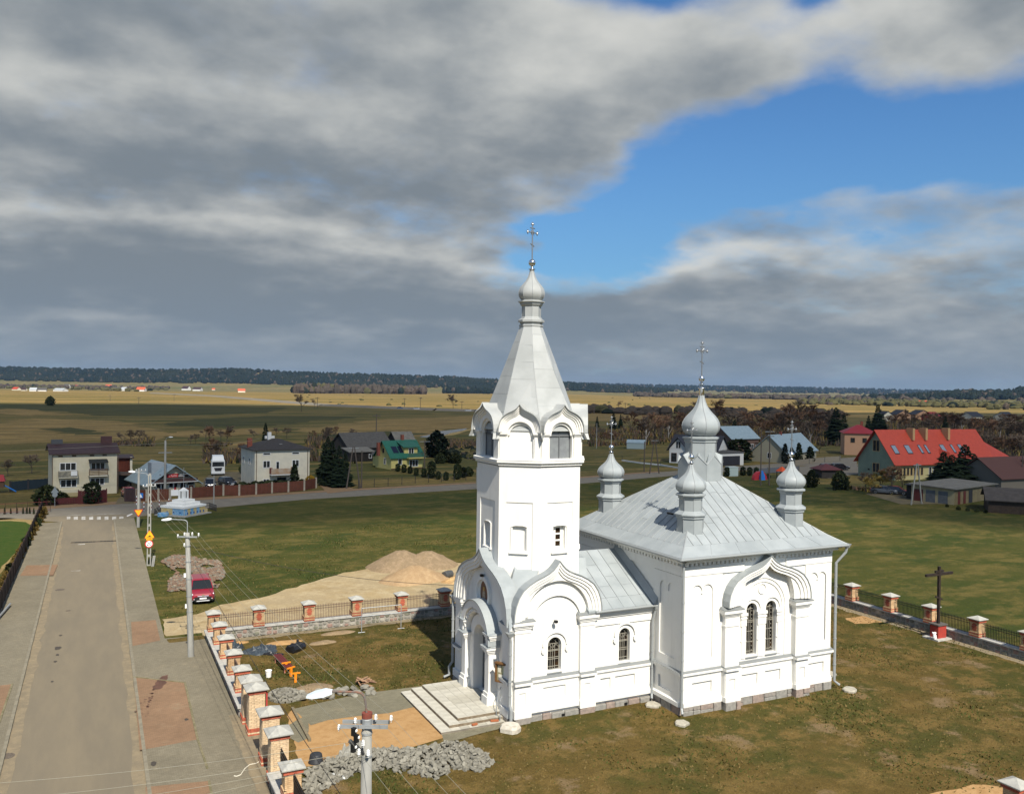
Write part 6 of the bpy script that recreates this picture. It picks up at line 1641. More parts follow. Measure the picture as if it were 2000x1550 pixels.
# heaps and litter in the yard
def heap(name, label, cx_, cy_, rx, ry, h, m, seed, pw=1.15, rough=.09, rz=0.0):
    random.seed(seed); nu, nv = 40, 12; mb = MB(); mb.smooth = True
    pts = []
    for j in range(nv+1):
        f = j/nv
        for i in range(nu):
            a = 2*pi*i/nu; e = 1+.16*mnoise.noise(Vector((cos(a)*1.3+seed, sin(a)*1.3, seed)))
            x, y = rx*e*(1-f)*cos(a), ry*e*(1-f)*sin(a)
            z = h*(1-(1-f)**pw)*(1-.12*(f > .85)*(f-.85)/.15) + rough*(mnoise.fractal(Vector((x*1.6+seed, y*1.6, seed)), .9, 2, 4))*min(1, f*3)
            if j == 0: z = -.08
            pts.append((x, y, z))
    f_ = [(j*nu+i, j*nu+(i+1) % nu, (j+1)*nu+(i+1) % nu, (j+1)*nu+i) for j in range(nv) for i in range(nu)]
    mb.add(pts, f_); o = mb.build(name, m, None, (cx_, cy_, .06), rz); tag(o, label, 'heap', 'heaps on the dirt drive'); return o
m_heap1 = ground_mat('grey_sand', [(0.235, 0.175, 0.108), (0.20, 0.15, 0.095), (0.27, 0.20, 0.13)], patch=.6, patch2=2.2, speck=10, fine=.22, bs=8, bdist=.05, blue=.95)
m_heap2 = ground_mat('orange_sand', [(0.32, 0.225, 0.130), (0.29, 0.20, 0.115), (0.36, 0.26, 0.155)], patch=.6, patch2=2.2, speck=14, fine=.16, bs=10, bdist=.04, blue=.95)
q = G(787, 1112); heap('sand_heap', 'large grey brown sand heap at the back left of the dirt drive', q.x+.2, q.y+1.0, 3.5, 3.0, 1.75, m_heap1, 3)
q = G(842, 1112); heap('sand_heap', 'grey brown sand heap at the back right near the church porch', q.x+.2, q.y+1.6, 3.3, 2.4, 1.6, m_heap1, 7)
q = G(806, 1138); heap('sand_heap', 'orange sand heap in front of the two grey ones', q.x+.4, q.y+.8, 3.6, 2.2, 1.45, m_heap2, 12)
q = G(888, 1137); heap('gravel_heap', 'low heap of pinkish broken rubble behind the church porch', q.x+.6, q.y, 1.9, 1.2, .5, ground_mat('pink_rubble', [(0.42, 0.27, 0.17), (0.36, 0.21, 0.14), (0.50, 0.38, 0.26)], speck=5, fine=.4), 15, rough=.2)
bq = G(874, 1129)
t = thing('barrel', 'dark ribbed barrel lying on its side by the rubble heap', 'barrel', (bq.x, bq.y, .36), .5)
mb = MB(); mb.loft([[(x, r*cos(2*pi*i/14), r*sin(2*pi*i/14)) for i in range(14)] for x, r in ((-.5, .28), (-.5, .33), (-.2, .34), (-.19, .37), (-.15, .37), (-.14, .34), (.14, .34), (.15, .37), (.19, .37), (.2, .34), (.5, .33), (.5, .28))]); mb.build('drum', mat('barrel_grey', (.07, .072, .07), rough=.5), t)
mb = MB(); mb.loft([[(x, r*cos(2*pi*i/14), r*sin(2*pi*i/14)) for i in range(14)] for x, r in ((.50, .27), (.515, .27))]); mb.build('lid', mat('barrel_lid', (.2, .2, .19), rough=.5), t)
# rubble spread beside the street
random.seed(9)
def stone_blob(mb, c, r, flat=.7):
    n = 6
    a0 = random.uniform(0, 6)
    rings = [[(c[0]+r*k*random.uniform(.75, 1.2)*cos(a0+2*pi*i/n), c[1]+r*k*random.uniform(.75, 1.2)*sin(a0+2*pi*i/n), c[2]+r*z*flat) for i in range(n)] for k, z in ((.7, -.5), (1, .1), (.6, .8))]
    mb.loft(rings)
ru = MB()
rm = [mat('rubble_pink', (.185, .115, .075), (.135, .088, .06), scale=5, rough=.95), mat('rubble_grey', (.165, .145, .11), (.12, .108, .085), scale=5, rough=.95), mat('rubble_pale', (.27, .215, .15), (.2, .165, .12), scale=5, rough=.95)]
rub_poly = gp([(313, 1098), (340, 1085), (372, 1090), (430, 1098), (440, 1125), (425, 1150), (385, 1156), (328, 1157), (330, 1135), (345, 1120), (332, 1110)])
def inside(p, poly):
    c = False; n = len(poly)
    for i in range(n):
        a, b = poly[i], poly[(i+1) % n]
        if (a[1] > p[1]) != (b[1] > p[1]) and p[0] < (b[0]-a[0])*(p[1]-a[1])/(b[1]-a[1])+a[0]: c = not c
    return c
def scatter(poly, n):
    xs = [p[0] for p in poly]; ys = [p[1] for p in poly]; out = []
    while len(out) < n:
        p = (random.uniform(min(xs), max(xs)), random.uniform(min(ys), max(ys)))
        if inside(p, poly): out.append(p)
    return out
for x, y in scatter(rub_poly, 2000):
    if mnoise.noise(Vector((x*.45, y*.3, 9))) < -.34: continue
    ru.m = random.choice((0, 0, 0, 1, 1, 2)); h = .25*max(0, mnoise.noise(Vector((x*.5, y*.3, 2)))+.35)
    stone_blob(ru, (x, y, .08+h), random.uniform(.07, .19))
o = ru.build('rubble_heap', rm); tag(o, 'spread heap of pinkish brick rubble left of the red car', 'rubble'); o['kind'] = 'stuff'
# loose paving blocks
PAV = []
for k in range(6):
    mb = MB(); random.seed(60+k)
    if k < 3: pts = [(-.13, -.05), (-.06, -.10), (.06, -.10), (.13, -.05), (.13, .05), (.06, .10), (-.06, .10), (-.13, .05)]
    elif k < 5: pts = [(-.12, -.08), (.12, -.08), (.12, .08), (-.12, .08)]
    else: pts = [(-.13, -.07), (.02, -.10), (.12, .0), (.05, .10), (-.1, .08)]
    pts = [(x*random.uniform(.95, 1.25), y*random.uniform(.95, 1.25)) for x, y in pts]
    mb.loft([[(x, y, -.045) for x, y in pts], [(x, y, .035) for x, y in pts], [(x*.92, y*.92, .045) for x, y in pts]])
    PAV.append(mb.mesh('paving_block', paver))
hp = gp([(590, 1552), (596, 1512), (640, 1488), (690, 1470), (760, 1466), (830, 1462), (900, 1452), (940, 1466), (966, 1492), (940, 1508), (885, 1506), (850, 1524), (800, 1512), (745, 1505), (700, 1512), (660, 1528), (625, 1552)])
random.seed(40)
def hz(x, y):
    d = min(((x-a[0])**2+(y-a[1])**2)**.5 for a in [(hp[i][0]*(1-f)+hp[(i+1) % len(hp)][0]*f, hp[i][1]*(1-f)+hp[(i+1) % len(hp)][1]*f) for i in range(len(hp)) for f in (0, .33, .66)])
    return min(.36, d*.45)*(.75+.5*mnoise.noise(Vector((x*.8, y*.8, 1))))
LB = 'grey concrete paving block lying loose in the big heap beside the steps'
for x, y in scatter(hp, 260):
    o = link('paving_block', random.choice(PAV), None, (x, y, .10+max(0, hz(x, y))+random.uniform(-.02, .06))); o.rotation_euler = (random.uniform(-.9, .9), random.uniform(-.9, .9), random.uniform(0, 6.3)); s = random.uniform(.72, .98); o.scale = (s, s, s)
    tag(o, LB, 'paving block', 'paving blocks in the big heap')
fill = MB()
for x, y in scatter(hp, 1000):
    me = random.choice(PAV); Rm = Matrix.Rotation(random.uniform(0, 6.3), 3, 'Z') @ Matrix.Rotation(random.uniform(-1, 1), 3, 'X') @ Matrix.Rotation(random.uniform(-1, 1), 3, 'Y')
    c = Vector((x, y, .06+max(0, hz(x, y))*random.uniform(.5, 1.0))); s = random.uniform(.7, 1.0)
    fill.add([c+Rm @ (v.co*s) for v in me.vertices], [tuple(p.vertices) for p in me.polygons])
o = fill.build('paving_block_heap', paver); tag(o, 'mass of grey paving blocks making up the big heap', 'paving blocks'); o['kind'] = 'stuff'
# stacked blocks and a row of blocks by the path
c = G(556, 1362)
SPOT = [(lay, r, i, n) for lay in (0, 1, 2) for r, n in ((.74, 16), (.50, 11), (.27, 6), (.06, 1))[lay // 2:] for i in range(n)]
for lay, r, i, n in SPOT:
    a = 2*pi*(i+.4*lay)/n
    o = link('paving_block', PAV[3], None, (c.x+r*cos(a)*1.1, c.y+r*sin(a)*1.3, .10+.10*lay)); o.rotation_euler = (random.uniform(-.1, .1), random.uniform(-.1, .1), a+pi/2); tag(o, 'grey paving block set in the rounded stack beside the gate path', 'paving block', 'paving blocks in the rounded stack')
for k in range(46):
    f = random.random(); p = G(582+150*f+random.uniform(-8, 8), 1366-15*f+random.uniform(-7, 7))
    o = link('paving_block', random.choice(PAV), None, (p.x, p.y, .12+random.uniform(0, .12))); o.rotation_euler = (random.uniform(-.5, .5), random.uniform(-.5, .5), random.uniform(0, 6)); s = random.uniform(1.2, 1.7); o.scale = (s, s, s)
    tag(o, 'grey slab block lying in the loose row along the paved path', 'paving block', 'paving blocks in the row along the path')
pst = G(560, 1349); mb = MB(); mb.rbox((0, 0, .03), (.1, .1, .06))
# bench and trestles
p0, p1 = G(541, 1278, .45), G(565, 1303, .45)
c = (p0+p1)/2; ang = atan2((p1-p0).y, (p1-p0).x); L = (p1-p0).length
bn = thing('garden_bench', 'dark red slatted bench on the yard grass', 'bench', (c.x, c.y, .05), ang)
mar = mat('bench_maroon', (.13, .022, .022), (.10, .02, .02), scale=5, rough=.55); org = mat('orange_paint', (.72, .22, .01), rough=.5); pinkleg = mat('bench_leg_pink', (.42, .17, .12), rough=.6)
for k in range(4):
    mb = MB(); mb.box(-L/2, L/2, -.24+k*.125, -.24+k*.125+.10, .41, .45); mb.build('slat', mar, bn)
for x in (-L/2+.35, L/2-.35):
    for y in (-.18, .18): mb = MB(); mb.box(x-.04, x+.04, y-.04, y+.04, 0, .41); mb.build('leg', pinkleg, bn)
    mb = MB(); mb.box(x-.04, x+.04, -.14, .14, .34, .40); mb.build('cross_rail', pinkleg, bn)
for k, (px, py, lab) in enumerate([(558.5, 1312, 'orange T-shaped trestle touching the end of the bench'), (568, 1322, 'middle orange T-shaped trestle standing on the grass'), (577, 1333, 'orange T-shaped trestle farthest from the bench')]):
    b = G(px, py); t = thing('trestle', lab, 'trestle', (b.x, b.y, .05), [0.1, .45, -.1][k], 'orange trestles')
    mb = MB(); mb.box(-.07, .07, -.06, .06, 0, .5); mb.build('leg', org, t)
    mb = MB(); mb.box(-.28, .28, -.05, .05, .5, .57); mb.build('top_bar', org, t)
b = G(524.5, 1323); t = thing('bucket', 'white plastic bucket on the brown grass', 'bucket', (b.x, b.y, .05))
mb = MB(); mb.lathe([(.15, 0), (.185, .38), (.20, .38), (.20, .41), (.175, .41), (.17, .36)], 20); mb.build('pail', mat('bucket_white', (.78, .77, .74), rough=.4), t)
mb = MB(); mb.tube([(.2*cos(a), .02, .36-.22*sin(a)) for a in [pi*i/10 for i in range(11)]], .006, 4); mb.build('handle', galv, t)
b = G(617, 1490); t = thing('tub', 'black rubber tub upside down beside the paving heap', 'tub', (b.x, b.y, .06))
mb = MB(); mb.smooth = True; mb.lathe([(.34, 0), (.36, .02), (.33, .06), (.28, .36), (.25, .40), (.05, .41)], 20); mb.build('shell', mat('tub_black', (.03, .032, .036), rough=.5), t)
mb = MB(); mb.tube([(.34, -.1, .1), (.42, -.06, .12), (.42, .06, .12), (.34, .1, .1)], .02, 5); mb.build('handle', MATS['tub_black'], t)
def crumple(name, label, cat, c, rx, ry, h, m, seed, rz=0.0, outline=None):
    mb = MB(); nu, nv = 34, 10; pts = []
    for j in range(nv+1):
        f = j/nv
        for i in range(nu):
            a = 2*pi*i/nu; e = 1+.38*mnoise.noise(Vector((cos(a)*1.4+seed, sin(a)*1.4, seed*.7)))
            x, y = rx*e*(1-f*.97)*cos(a), ry*e*(1-f*.97)*sin(a)
            rdg = abs(mnoise.fractal(Vector((x*2.4+seed, y*2.4, seed)), .9, 2.1, 4))
            pts.append((x, y, 0.0 if j == 0 else .02+h*(.35+.65*min(1, f*1.5))*(.35+1.5*rdg)))
    mb.add(pts, [(j*nu+i, j*nu+(i+1) % nu, (j+1)*nu+(i+1) % nu, (j+1)*nu+i) for j in range(nv) for i in range(nu)] + [tuple(nv*nu+i for i in range(nu))])
    o = mb.build(name, m, None, (c.x, c.y, .055), rz); tag(o, label, cat); return o
tarpm = mat('grey_blue_tarp', (.045, .058, .070), (.03, .038, .048), scale=3, rough=.4, spec=.4); plast = mat('black_plastic', (.012, .012, .014), rough=.3, spec=.5)
crumple('tarpaulin', 'crumpled blue grey tarpaulin lying on the yard grass', 'tarpaulin', G(511, 1272), 1.15, .85, .32, tarpm, 3, .3)
crumple('plastic_sheet', 'black plastic sheet trailing from the tarpaulin to the bench', 'plastic sheet', G(531, 1279), .9, .22, .10, plast, 8, -.5)
crumple('plastic_bag', 'dark plastic bundle half hidden behind a west fence post', 'bag', G(449, 1269), .75, .6, .55, tarpm, 5)
bg = thing('black_bag', 'shiny black plastic bag lying tilted on the yard grass', 'bag', tuple(G(578, 1271).xy)+(.06,), .7)
mb = MB(); random.seed(14)
g_ = [[(x, y*(1-.25*abs(x)), z) for y, z in ((-.38, 0), (.38, 0), (.46, .22), (.30, .42), (-.02, .36), (-.32, .44), (-.46, .2))] for x in (-.62, -.5, -.2, 0, .2, .5, .6)]
mb.loft([[(x+random.uniform(-.05, .05), y+random.uniform(-.04, .04), max(0, z+random.uniform(-.05, .05))) for x, y, z in r] for r in g_]); mb.build('sack', plast, bg)
mb = MB(); mb.rbox((.55, .3, .42), (.2, .14, .22), .5, ); mb.build('knot', plast, bg)
crumple('plastic_sheet', 'pale translucent plastic sheet on the front of the paving heap', 'plastic sheet', G(664, 1517), .55, .35, .12, mat('pale_plastic', (.42, .43, .42), rough=.25), 21)
crumple('cloth_sheet', 'grey folded sheet on top of the paving heap', 'plastic sheet', G(689, 1482), .85, .45, .75, mat('grey_sheet', (.30, .29, .25), (.22, .21, .18), scale=4, rough=.8), 27, .2)
for k, (px, py, rx, ry, lab) in enumerate([(555, 1256, 1.25, .55, 'pale sand patch in the grass behind the tarpaulin'), (630, 1256, 1.0, .5, 'low sandy mound left of the church shadow'), (660, 1237, 1.3, .5, 'low reddish earth mound below the north fence'), (612, 1345, 1.2, .8, 'sandy mound behind the row of paving blocks'), (470, 1256, .6, .3, 'small pale sand spill below the north wall')]):
    q = G(px, py); o = heap('earth_mound', lab, q.x, q.y, rx, ry, .13, m_sand if k in (0, 4) else m_heap1, 80+k, rough=.06); o['group'] = 'low mounds in the yard grass'; o['category'] = 'mound'
# heap of broken boards
b = G(706, 1338); random.seed(3)
t = thing('board_pile', 'small pile of split boards in front of the steps path', 'wood pile', (b.x, b.y, .05))
for k in range(22):
    a = random.uniform(0, pi); r = random.uniform(0, .6); z = .30*(1-r/.75)+.03
    mb = MB(); mb.rbox((r*cos(a*2.3), r*sin(a*2.3), z), (random.uniform(.4, .9), random.uniform(.05, .12), .03), a, Matrix.Rotation(a, 3, 'Z') @ Matrix.Rotation(random.uniform(-.4, .4), 3, 'Y')); mb.build('board', mat('split_wood', (.34, .22, .13), (.24, .13, .08), scale=5, rough=.9, rand=.2), t)
a, b = G(571, 1383, .1), G(605, 1446, .1); d = b-a
mb = MB(); mb.rbox((0, 0, .07), (d.length, .14, .14)); o = mb.build('timber_beam', mat('grey_timber', (.20, .165, .105), (.15, .125, .08), scale=5, rough=.9), None, ((a.x+b.x)/2, (a.y+b.y)/2, .06), atan2(d.y, d.x)); tag(o, 'long grey timber beam laid across the end of the paved path', 'beam')
pts = [G(x, y, .14) for x, y in [(512, 1483), (500, 1490), (488, 1492), (478, 1500), (470, 1512), (462, 1515), (457, 1514)]]
mb = MB(); mb.tube(pts, .022, 5); o = mb.build('white_hose', mat('hose_white', (.62, .58, .48), rough=.5)); tag(o, 'thin white hose lying on the pavement by the gate', 'hose')
# carpet-beating frame by the north wall
b0, b1 = G(706, 1236), G(783, 1228)
t = thing('carpet_frame', 'thin galvanised carpet beating frame by the north wall', 'frame', (b0.x, b0.y, .05), atan2((b1-b0).y, (b1-b0).x))
L = (b1-b0).length
for x in (0, L):
    mb = MB(); mb.tube([(x, 0, 0), (x, 0, 1.75)], .03, 6); mb.build('upright', galv, t); mb = MB(); mb.tube([(x-.25, 0, .01), (x+.25, 0, .01)], .03, 5); mb.build('foot', galv, t)
for z in (1.73, 1.15): mb = MB(); mb.tube([(0, 0, z), (L, 0, z)], .028, 6); mb.build('rail', galv, t)
# grass tufts in the near yard
random.seed(123)
tuft = MB()
tm = [mat('tuft_green', (.050, .062, .015), rough=.9, spec=.1), mat('tuft_dry', (.15, .108, .042), rough=.9, spec=.1), mat('tuft_olive', (.078, .072, .02), rough=.9, spec=.1)]
church_poly = [(-12.9, 2.6), (NL, 2.2), (-.2, 2.2), (-.2, -.5), (NW_+.3, -.5), (NW_+.3, NE_), (0, NE_), (0, 10.5), (NL, 10.5), (NL, 9.2), (-12.9, 9.2)]
sand_w = gp(sand_px)
BARE = [[v[:2] for v in [tuple(bpy.data.objects[n].data.vertices[i].co) for i in range(len(bpy.data.objects[n].data.vertices))]] for n in ('paved_path', 'paved_path.001', 'paved_path.002', 'dirt_drive')]
def tufts(poly, n, hmax):
    for x, y in scatter(poly, n):
        if inside((x, y), church_poly) or inside((x, y), sand_w) or inside((x, y), hp) or any(inside((x, y), q) for q in BARE): continue
        v = mnoise.fractal(Vector((x*.16, y*.16, 4)), .9, 2, 4)
        if random.random() > .55+.9*v: continue
        tuft.m = 0 if v > .08 and random.random() < .6 else random.choice((1, 1, 2))
        for k in range(3):
            a = random.uniform(0, 2*pi); h = random.uniform(.03, hmax); w = random.uniform(.02, .05); r = random.uniform(.0, .07)
            c = Vector((x+r*cos(a*3), y+r*sin(a*3), .045)); d = Vector((cos(a), sin(a), 0))*w
            h *= 2.2 if k == 2 and v > .2 else 1; tip = c+Vector((cos(a+1.3)*h*.8, sin(a+1.3)*h*.8, h)); tuft.add([c-d, c+d, tip], [(0, 1, 2)])
tufts([(-20.9, -13), (-20.9, 23.9), (26.5, 23.9), (26.5, -11), (8, -14), (-8, -14)], 42000, .07)
tufts([(-23.8, 26), (-23.8, 60), (8, 70), (22, 60), (24, 26)], 16000, .09)
o = tuft.build('grass_tufts', tm); tag(o, 'short green and dry grass tufts over the church yard', 'grass'); o['kind'] = 'stuff'
# village: houses
cream = mat('cream_render', (0.58, 0.52, 0.38), (0.52, 0.47, 0.34), scale=.8, rough=.9, c3=(.36, .33, .26), s3=2, f3=.25)
palecream = mat('pale_render', (0.66, 0.61, 0.48), (0.59, 0.55, 0.44), scale=.8, rough=.9, c3=(.42, .39, .31), s3=2, f3=.2)
yellowr = mat('yellow_render', (0.55, 0.47, 0.17), (0.49, 0.42, 0.15), scale=.8, rough=.9)
greenr = mat('sage_render', (0.235, 0.285, 0.205), (0.205, 0.25, 0.185), scale=.6, rough=.9)
whiter = mat('white_render', (0.62, 0.61, 0.58), rough=.9)
orangew = mat('peach_render', (0.46, 0.27, 0.16), rough=.9)
brickw = mat('brick_wall_red', (0.24, 0.065, 0.04), (0.16, 0.05, 0.035), scale=3, rough=.95, c3=(.30, .12, .08), s3=9, f3=.5)
brownroof = mat('brown_roof', (0.052, 0.028, 0.028), (0.042, 0.024, 0.024), scale=2, rough=.6)
darkroof = mat('dark_roof', (0.030, 0.030, 0.036), (0.024, 0.024, 0.028), scale=2, rough=.6)
greyroof = mat('grey_roof', (0.085, 0.08, 0.072), (0.06, 0.057, 0.052), scale=2, rough=.85, c3=(.11, .10, .08), s3=4, f3=.4)
greenroof = mat('green_roof', (0.02, 0.115, 0.075), (0.017, 0.095, 0.062), scale=2, rough=.5)
redroof = mat('red_roof', (0.45, 0.062, 0.034), (0.40, 0.055, 0.030), scale=1.5, rough=.6, c3=(.31, .045, .028), s3=6, f3=.3)
deepredroof = mat('deep_red_roof', (0.26, 0.025, 0.03), rough=.6)
blueroof = mat('pale_blue_sheet_roof', (0.26, 0.335, 0.365), (0.22, 0.29, 0.32), scale=1.2, rough=.5, c3=(.32, .38, .39), s3=3, f3=.4)
asbest = mat('weathered_sheet_roof', (0.16, 0.15, 0.125), (0.12, 0.112, 0.095), scale=1, rough=.9, c3=(.22, .21, .17), s3=3, f3=.4)
framew = mat('window_frame_white', (.70, .70, .68), rough=.5)
frameb = mat('window_frame_brown', (.10, .055, .03), rough=.6)
pane_m = mat('house_pane', (.018, .020, .022), (.05, .055, .055), scale=1.3, lo=.45, hi=.7, rough=.12, spec=.5)
dimwood = mat('dark_shed_boards', (.05, .043, .036), (.035, .03, .026), scale=3, rough=.9)
class House:
    def __init__(s, name, label, L, R, depth, eave, ridge, kind, wall, roof, ov=.45, cat='house', group=None, rz=None, length=None):
        a, b = G(*L), (G(*R) if R else None)
        if b is not None:
            d = b-a; rz = atan2(d.y, d.x); length = d.length
        s.t = thing(name, label, cat, (a.x, a.y, 0), rz, group)
        s.L, s.D, s.e, s.r = length, depth, eave, ridge
        L_, D_ = length, depth
        mb = MB()
        if kind == 'gx': mb.loft([[(x, 0, -.3), (x, D_, -.3), (x, D_, eave), (x, D_/2, ridge-.08), (x, 0, eave)] for x in (0, L_)])
        elif kind == 'gy': mb.loft([[(0, y, -.3), (L_, y, -.3), (L_, y, eave), (L_/2, y, ridge-.08), (0, y, eave)] for y in (0, D_)])
        else: mb.box(0, L_, 0, D_, -.3, eave if kind != 'shed' else min(eave, ridge)-.05)
        if kind == 'shed': mb.loft([[(x, 0, .0), (x, D_, .0), (x, D_, ridge-.05), (x, 0, eave-.05)] for x in (0.002, L_-.002)])
        mb.build('wall', wall, s.t)
        th = .14; r = MB(); k = (ridge-eave)/(D_/2 if kind == 'gx' else L_/2)
        if kind == 'gx': r.loft([[(x, -ov, eave-ov*k), (x, D_/2, ridge), (x, D_+ov, eave-ov*k), (x, D_+ov, eave-ov*k+th), (x, D_/2, ridge+th), (x, -ov, eave-ov*k+th)] for x in (-ov, L_+ov)])
        elif kind == 'gy': r.loft([[(-ov, y, eave-ov*k), (L_/2, y, ridge), (L_+ov, y, eave-ov*k), (L_+ov, y, eave-ov*k+th), (L_/2, y, ridge+th), (-ov, y, eave-ov*k+th)] for y in (-ov, D_+ov)])
        elif kind == 'hip':
            ins = min(L_, D_)/2*.92
            r.loft([[(-ov, -ov, eave), (L_+ov, -ov, eave), (L_+ov, D_+ov, eave), (-ov, D_+ov, eave)], [(-ov, -ov, eave+.12), (L_+ov, -ov, eave+.12), (L_+ov, D_+ov, eave+.12), (-ov, D_+ov, eave+.12)], [(ins, D_/2-.1, ridge), (L_-ins, D_/2-.1, ridge), (L_-ins, D_/2+.1, ridge), (ins, D_/2+.1, ridge)]])
        elif kind == 'shed': r.loft([[(-ov, -ov, eave), (L_+ov, -ov, eave), (L_+ov, -ov, eave+th), (-ov, -ov, eave+th)], [(-ov, D_+ov, ridge), (L_+ov, D_+ov, ridge), (L_+ov, D_+ov, ridge+th), (-ov, D_+ov, ridge+th)]])
        s.roof = r.build('roof', roof, s.t)
        s.F = {'F': frame((0, 0, 0), (1, 0, 0), (0, -1, 0)), 'L': frame((0, D_, 0), (0, -1, 0), (-1, 0, 0)), 'R': frame((L_, 0, 0), (0, 1, 0), (1, 0, 0)), 'B': frame((L_, D_, 0), (-1, 0, 0), (0, 1, 0))}
    def win(s, f, c, z, w, h, n=1, fm=None, door=False, d=0.0):
        F = s.F[f] if isinstance(f, str) else f; b = .09
        cells = []; cw = (w-b)/n
        for i in range(n): cells.append(rect(c-w/2+b+i*cw, c-w/2+(i+1)*cw, z+b, z+h-b))
        mb = MB(); mb.plate(F, rect(c-w/2, c+w/2, z, z+h), cells, d, d+.06); o = mb.build('door' if door else 'window', fm or framew, s.t)
        mb = MB(); mb.plate(F, rect(c-w/2+.03, c+w/2-.03, z+.03, z+h-.03), [], d, d+.02); mb.build('pane', pane_m, o)
        return o
    def box(s, name, m, x0, x1, y0, y1, z0, z1, parent=None):
        mb = MB(); mb.box(x0, x1, y0, y1, z0, z1); return mb.build(name, m, parent or s.t)
    def chimney(s, x, y, w, d, z1, m=None): return s.box('chimney', m or brickw, x-w/2, x+w/2, y-d/2, y+d/2, s.e, z1, s.roof)
# 1 -- cream two-storey house beyond the junction
h = House('cream_house', 'two storey cream house with dark brown roof and balconies at the road junction', (101, 969), (228, 963), 9.0, 6.55, 7.75, 'gx', cream, brownroof)
sc = h.L/127.0
X = lambda px: (px-101)*sc; Z = lambda py: (967-py)*sc
h.win('F', X(131.5), Z(913), 32*sc, 17*sc, 3); h.win('F', X(133), Z(949), 32*sc, 17*sc, 3); h.win('F', X(190), Z(913.5), 28*sc, 16*sc, 3); h.win('F', X(189), Z(947), 28*sc, 16*sc, 3)
for (a, b, z0, z1, m) in ((113, 150, 926, 913.5, mat('stained_balcony', (.30, .27, .2), (.16, .15, .12), scale=3, rough=.9)), (171, 208.5, 925, 911, None)):
    h.box('balcony', palecream, X(a), X(b), -1.1, 0, Z(z0)-.12, Z(z0)+.06)
    bal = [o for o in COL.objects if o.parent == h.t and o.name.startswith('balcony')][-1]
    if m:
        mb = MB(); mb.box(X(a), X(b), -1.12, -1.06, Z(z0), Z(z1)); mb.box(X(a), X(a)+.06, -1.1, 0, Z(z0), Z(z1)); mb.box(X(b)-.06, X(b), -1.1, 0, Z(z0), Z(z1)); mb.build('parapet', m, bal)
    else:
        mb = MB()
        for k in range(5): mb.box(X(a), X(b), -1.12, -1.06, Z(z0)+.1+.22*k, Z(z0)+.22+.22*k)
        for x in (X(a), X((a+b)/2), X(b)-.08): mb.box(x, x+.08, -1.16, -1.05, Z(z0), Z(z1))
        mb.build('railing', frameb, bal)
h.box('cloth', framew, X(136), X(148), -1.17, -1.13, Z(923), Z(913))
mb = MB(); mb.loft([[(X(171), -.02, Z(890.5)), (X(208), -.02, Z(890.5)), (X(209), -1.3, Z(897)), (X(171), -1.3, Z(897))], [(X(171), -.02, Z(890)), (X(208), -.02, Z(890)), (X(209), -1.3, Z(896)), (X(171), -1.3, Z(896))]]); mb.build('awning', mat('dark_awning', (.02, .022, .02), rough=.9), h.t)
h.box('basement_bay', mat('ochre_render', (.36, .29, .15), rough=.9), X(110), X(154), -1.4, 0, -.2, Z(959))
h.box('bay_wall', cream, X(110), X(154), -1.35, 0, Z(959), Z(953))
h.box('basement_window', yellowr, X(117), X(129), -1.43, -1.38, Z(967), Z(963))
h.chimney(X(114), 4.6, 1.6, .8, 8.5, mat('slate_chimney', (.07, .075, .08), rough=.9)); h.chimney(X(213), 4.6, 1.6, .8, 8.9, mat('brown_chimney', (.07, .035, .035), rough=.9))
for a in (97.5, 225.8): mb = MB(); mb.tube([(X(a)+.3, -.1, .2), (X(a)+.3, -.1, 6.3)], .06, 6); mb.build('downpipe', mat('brown_pipe', (.14, .10, .07), rough=.6), h.t)
for a in (117, 143, 178, 203): h.box('vent', frameb, X(a)-.3, X(a)+.3, -.03, 0, 6.05, 6.3)
# 2 -- shop
h = House('village_shop', 'small cream shop with grey gable roof and long red sign board', (296, 968), (381, 962.5), 11.0, 2.15, 4.6, 'gy', cream, blueroof, ov=.95, cat='shop')
sc = h.L/85; X = lambda px: (px-296)*sc; Z = lambda py: (966-py)*sc
brownb = mat('shop_brown_board', (.065, .035, .03), rough=.6); signr = mat('shop_sign_red', (.48, .018, .022), rough=.5)
h.box('fascia', brownb, -.1, h.L+.1, -.9, -.02, 2.05, 2.55)
h.box('canopy_edge', whiter, -.15, h.L+.15, -.98, -.9, 1.98, 2.08)
sg = h.box('sign_board', brownb, X(311), X(366), -.16, -.0, 2.72, 3.32)
h.box('sign_panel', signr, X(325), X(346), -.19, -.165, 2.76, 3.28, sg)
text_mesh('sign_lettering', 'Chatka', .50, mat('sign_pale_pink', (.75, .55, .52), rough=.5), sg, (X(335.5), -.2, 3.02), sx=.92, shear=.35)
h.box('sign_band', whiter, X(347), X(359), -.19, -.165, 2.88, 3.02, sg); h.box('sign_band', whiter, X(349), X(356), -.19, -.165, 3.1, 3.22, sg)
for (a, b, cc) in ((304, 314, None), (314, 322, None), (328, 338, 1), (338, 347, 2)):
    w = h.win('F', X((a+b)/2), .35, (b-a)*sc*.96, 1.6, 1, framew)
    if cc: h.box('poster', signr if cc == 2 else whiter, X(a+1), X((a+b)/2), -.10, -.065, .4, 1.2, w); h.box('poster', mat('poster_cream', (.55, .46, .3), rough=.6), X((a+b)/2+.3), X(b-1), -.10, -.065, .4, 1.2, w)
h.win('F', X(356), 0, 12*sc, 1.9, 1, framew, True); h.win('F', X(365), 0, 4*sc, 1.7, 1, framew)
h.box('brick_pier', brickw, X(369), X(377), -.05, .0, 0, 1.3)
mb = MB(); mb.box(X(366), X(378), -.12, -.06, 1.45, 1.95); mb.build('small_sign', blk, h.t)
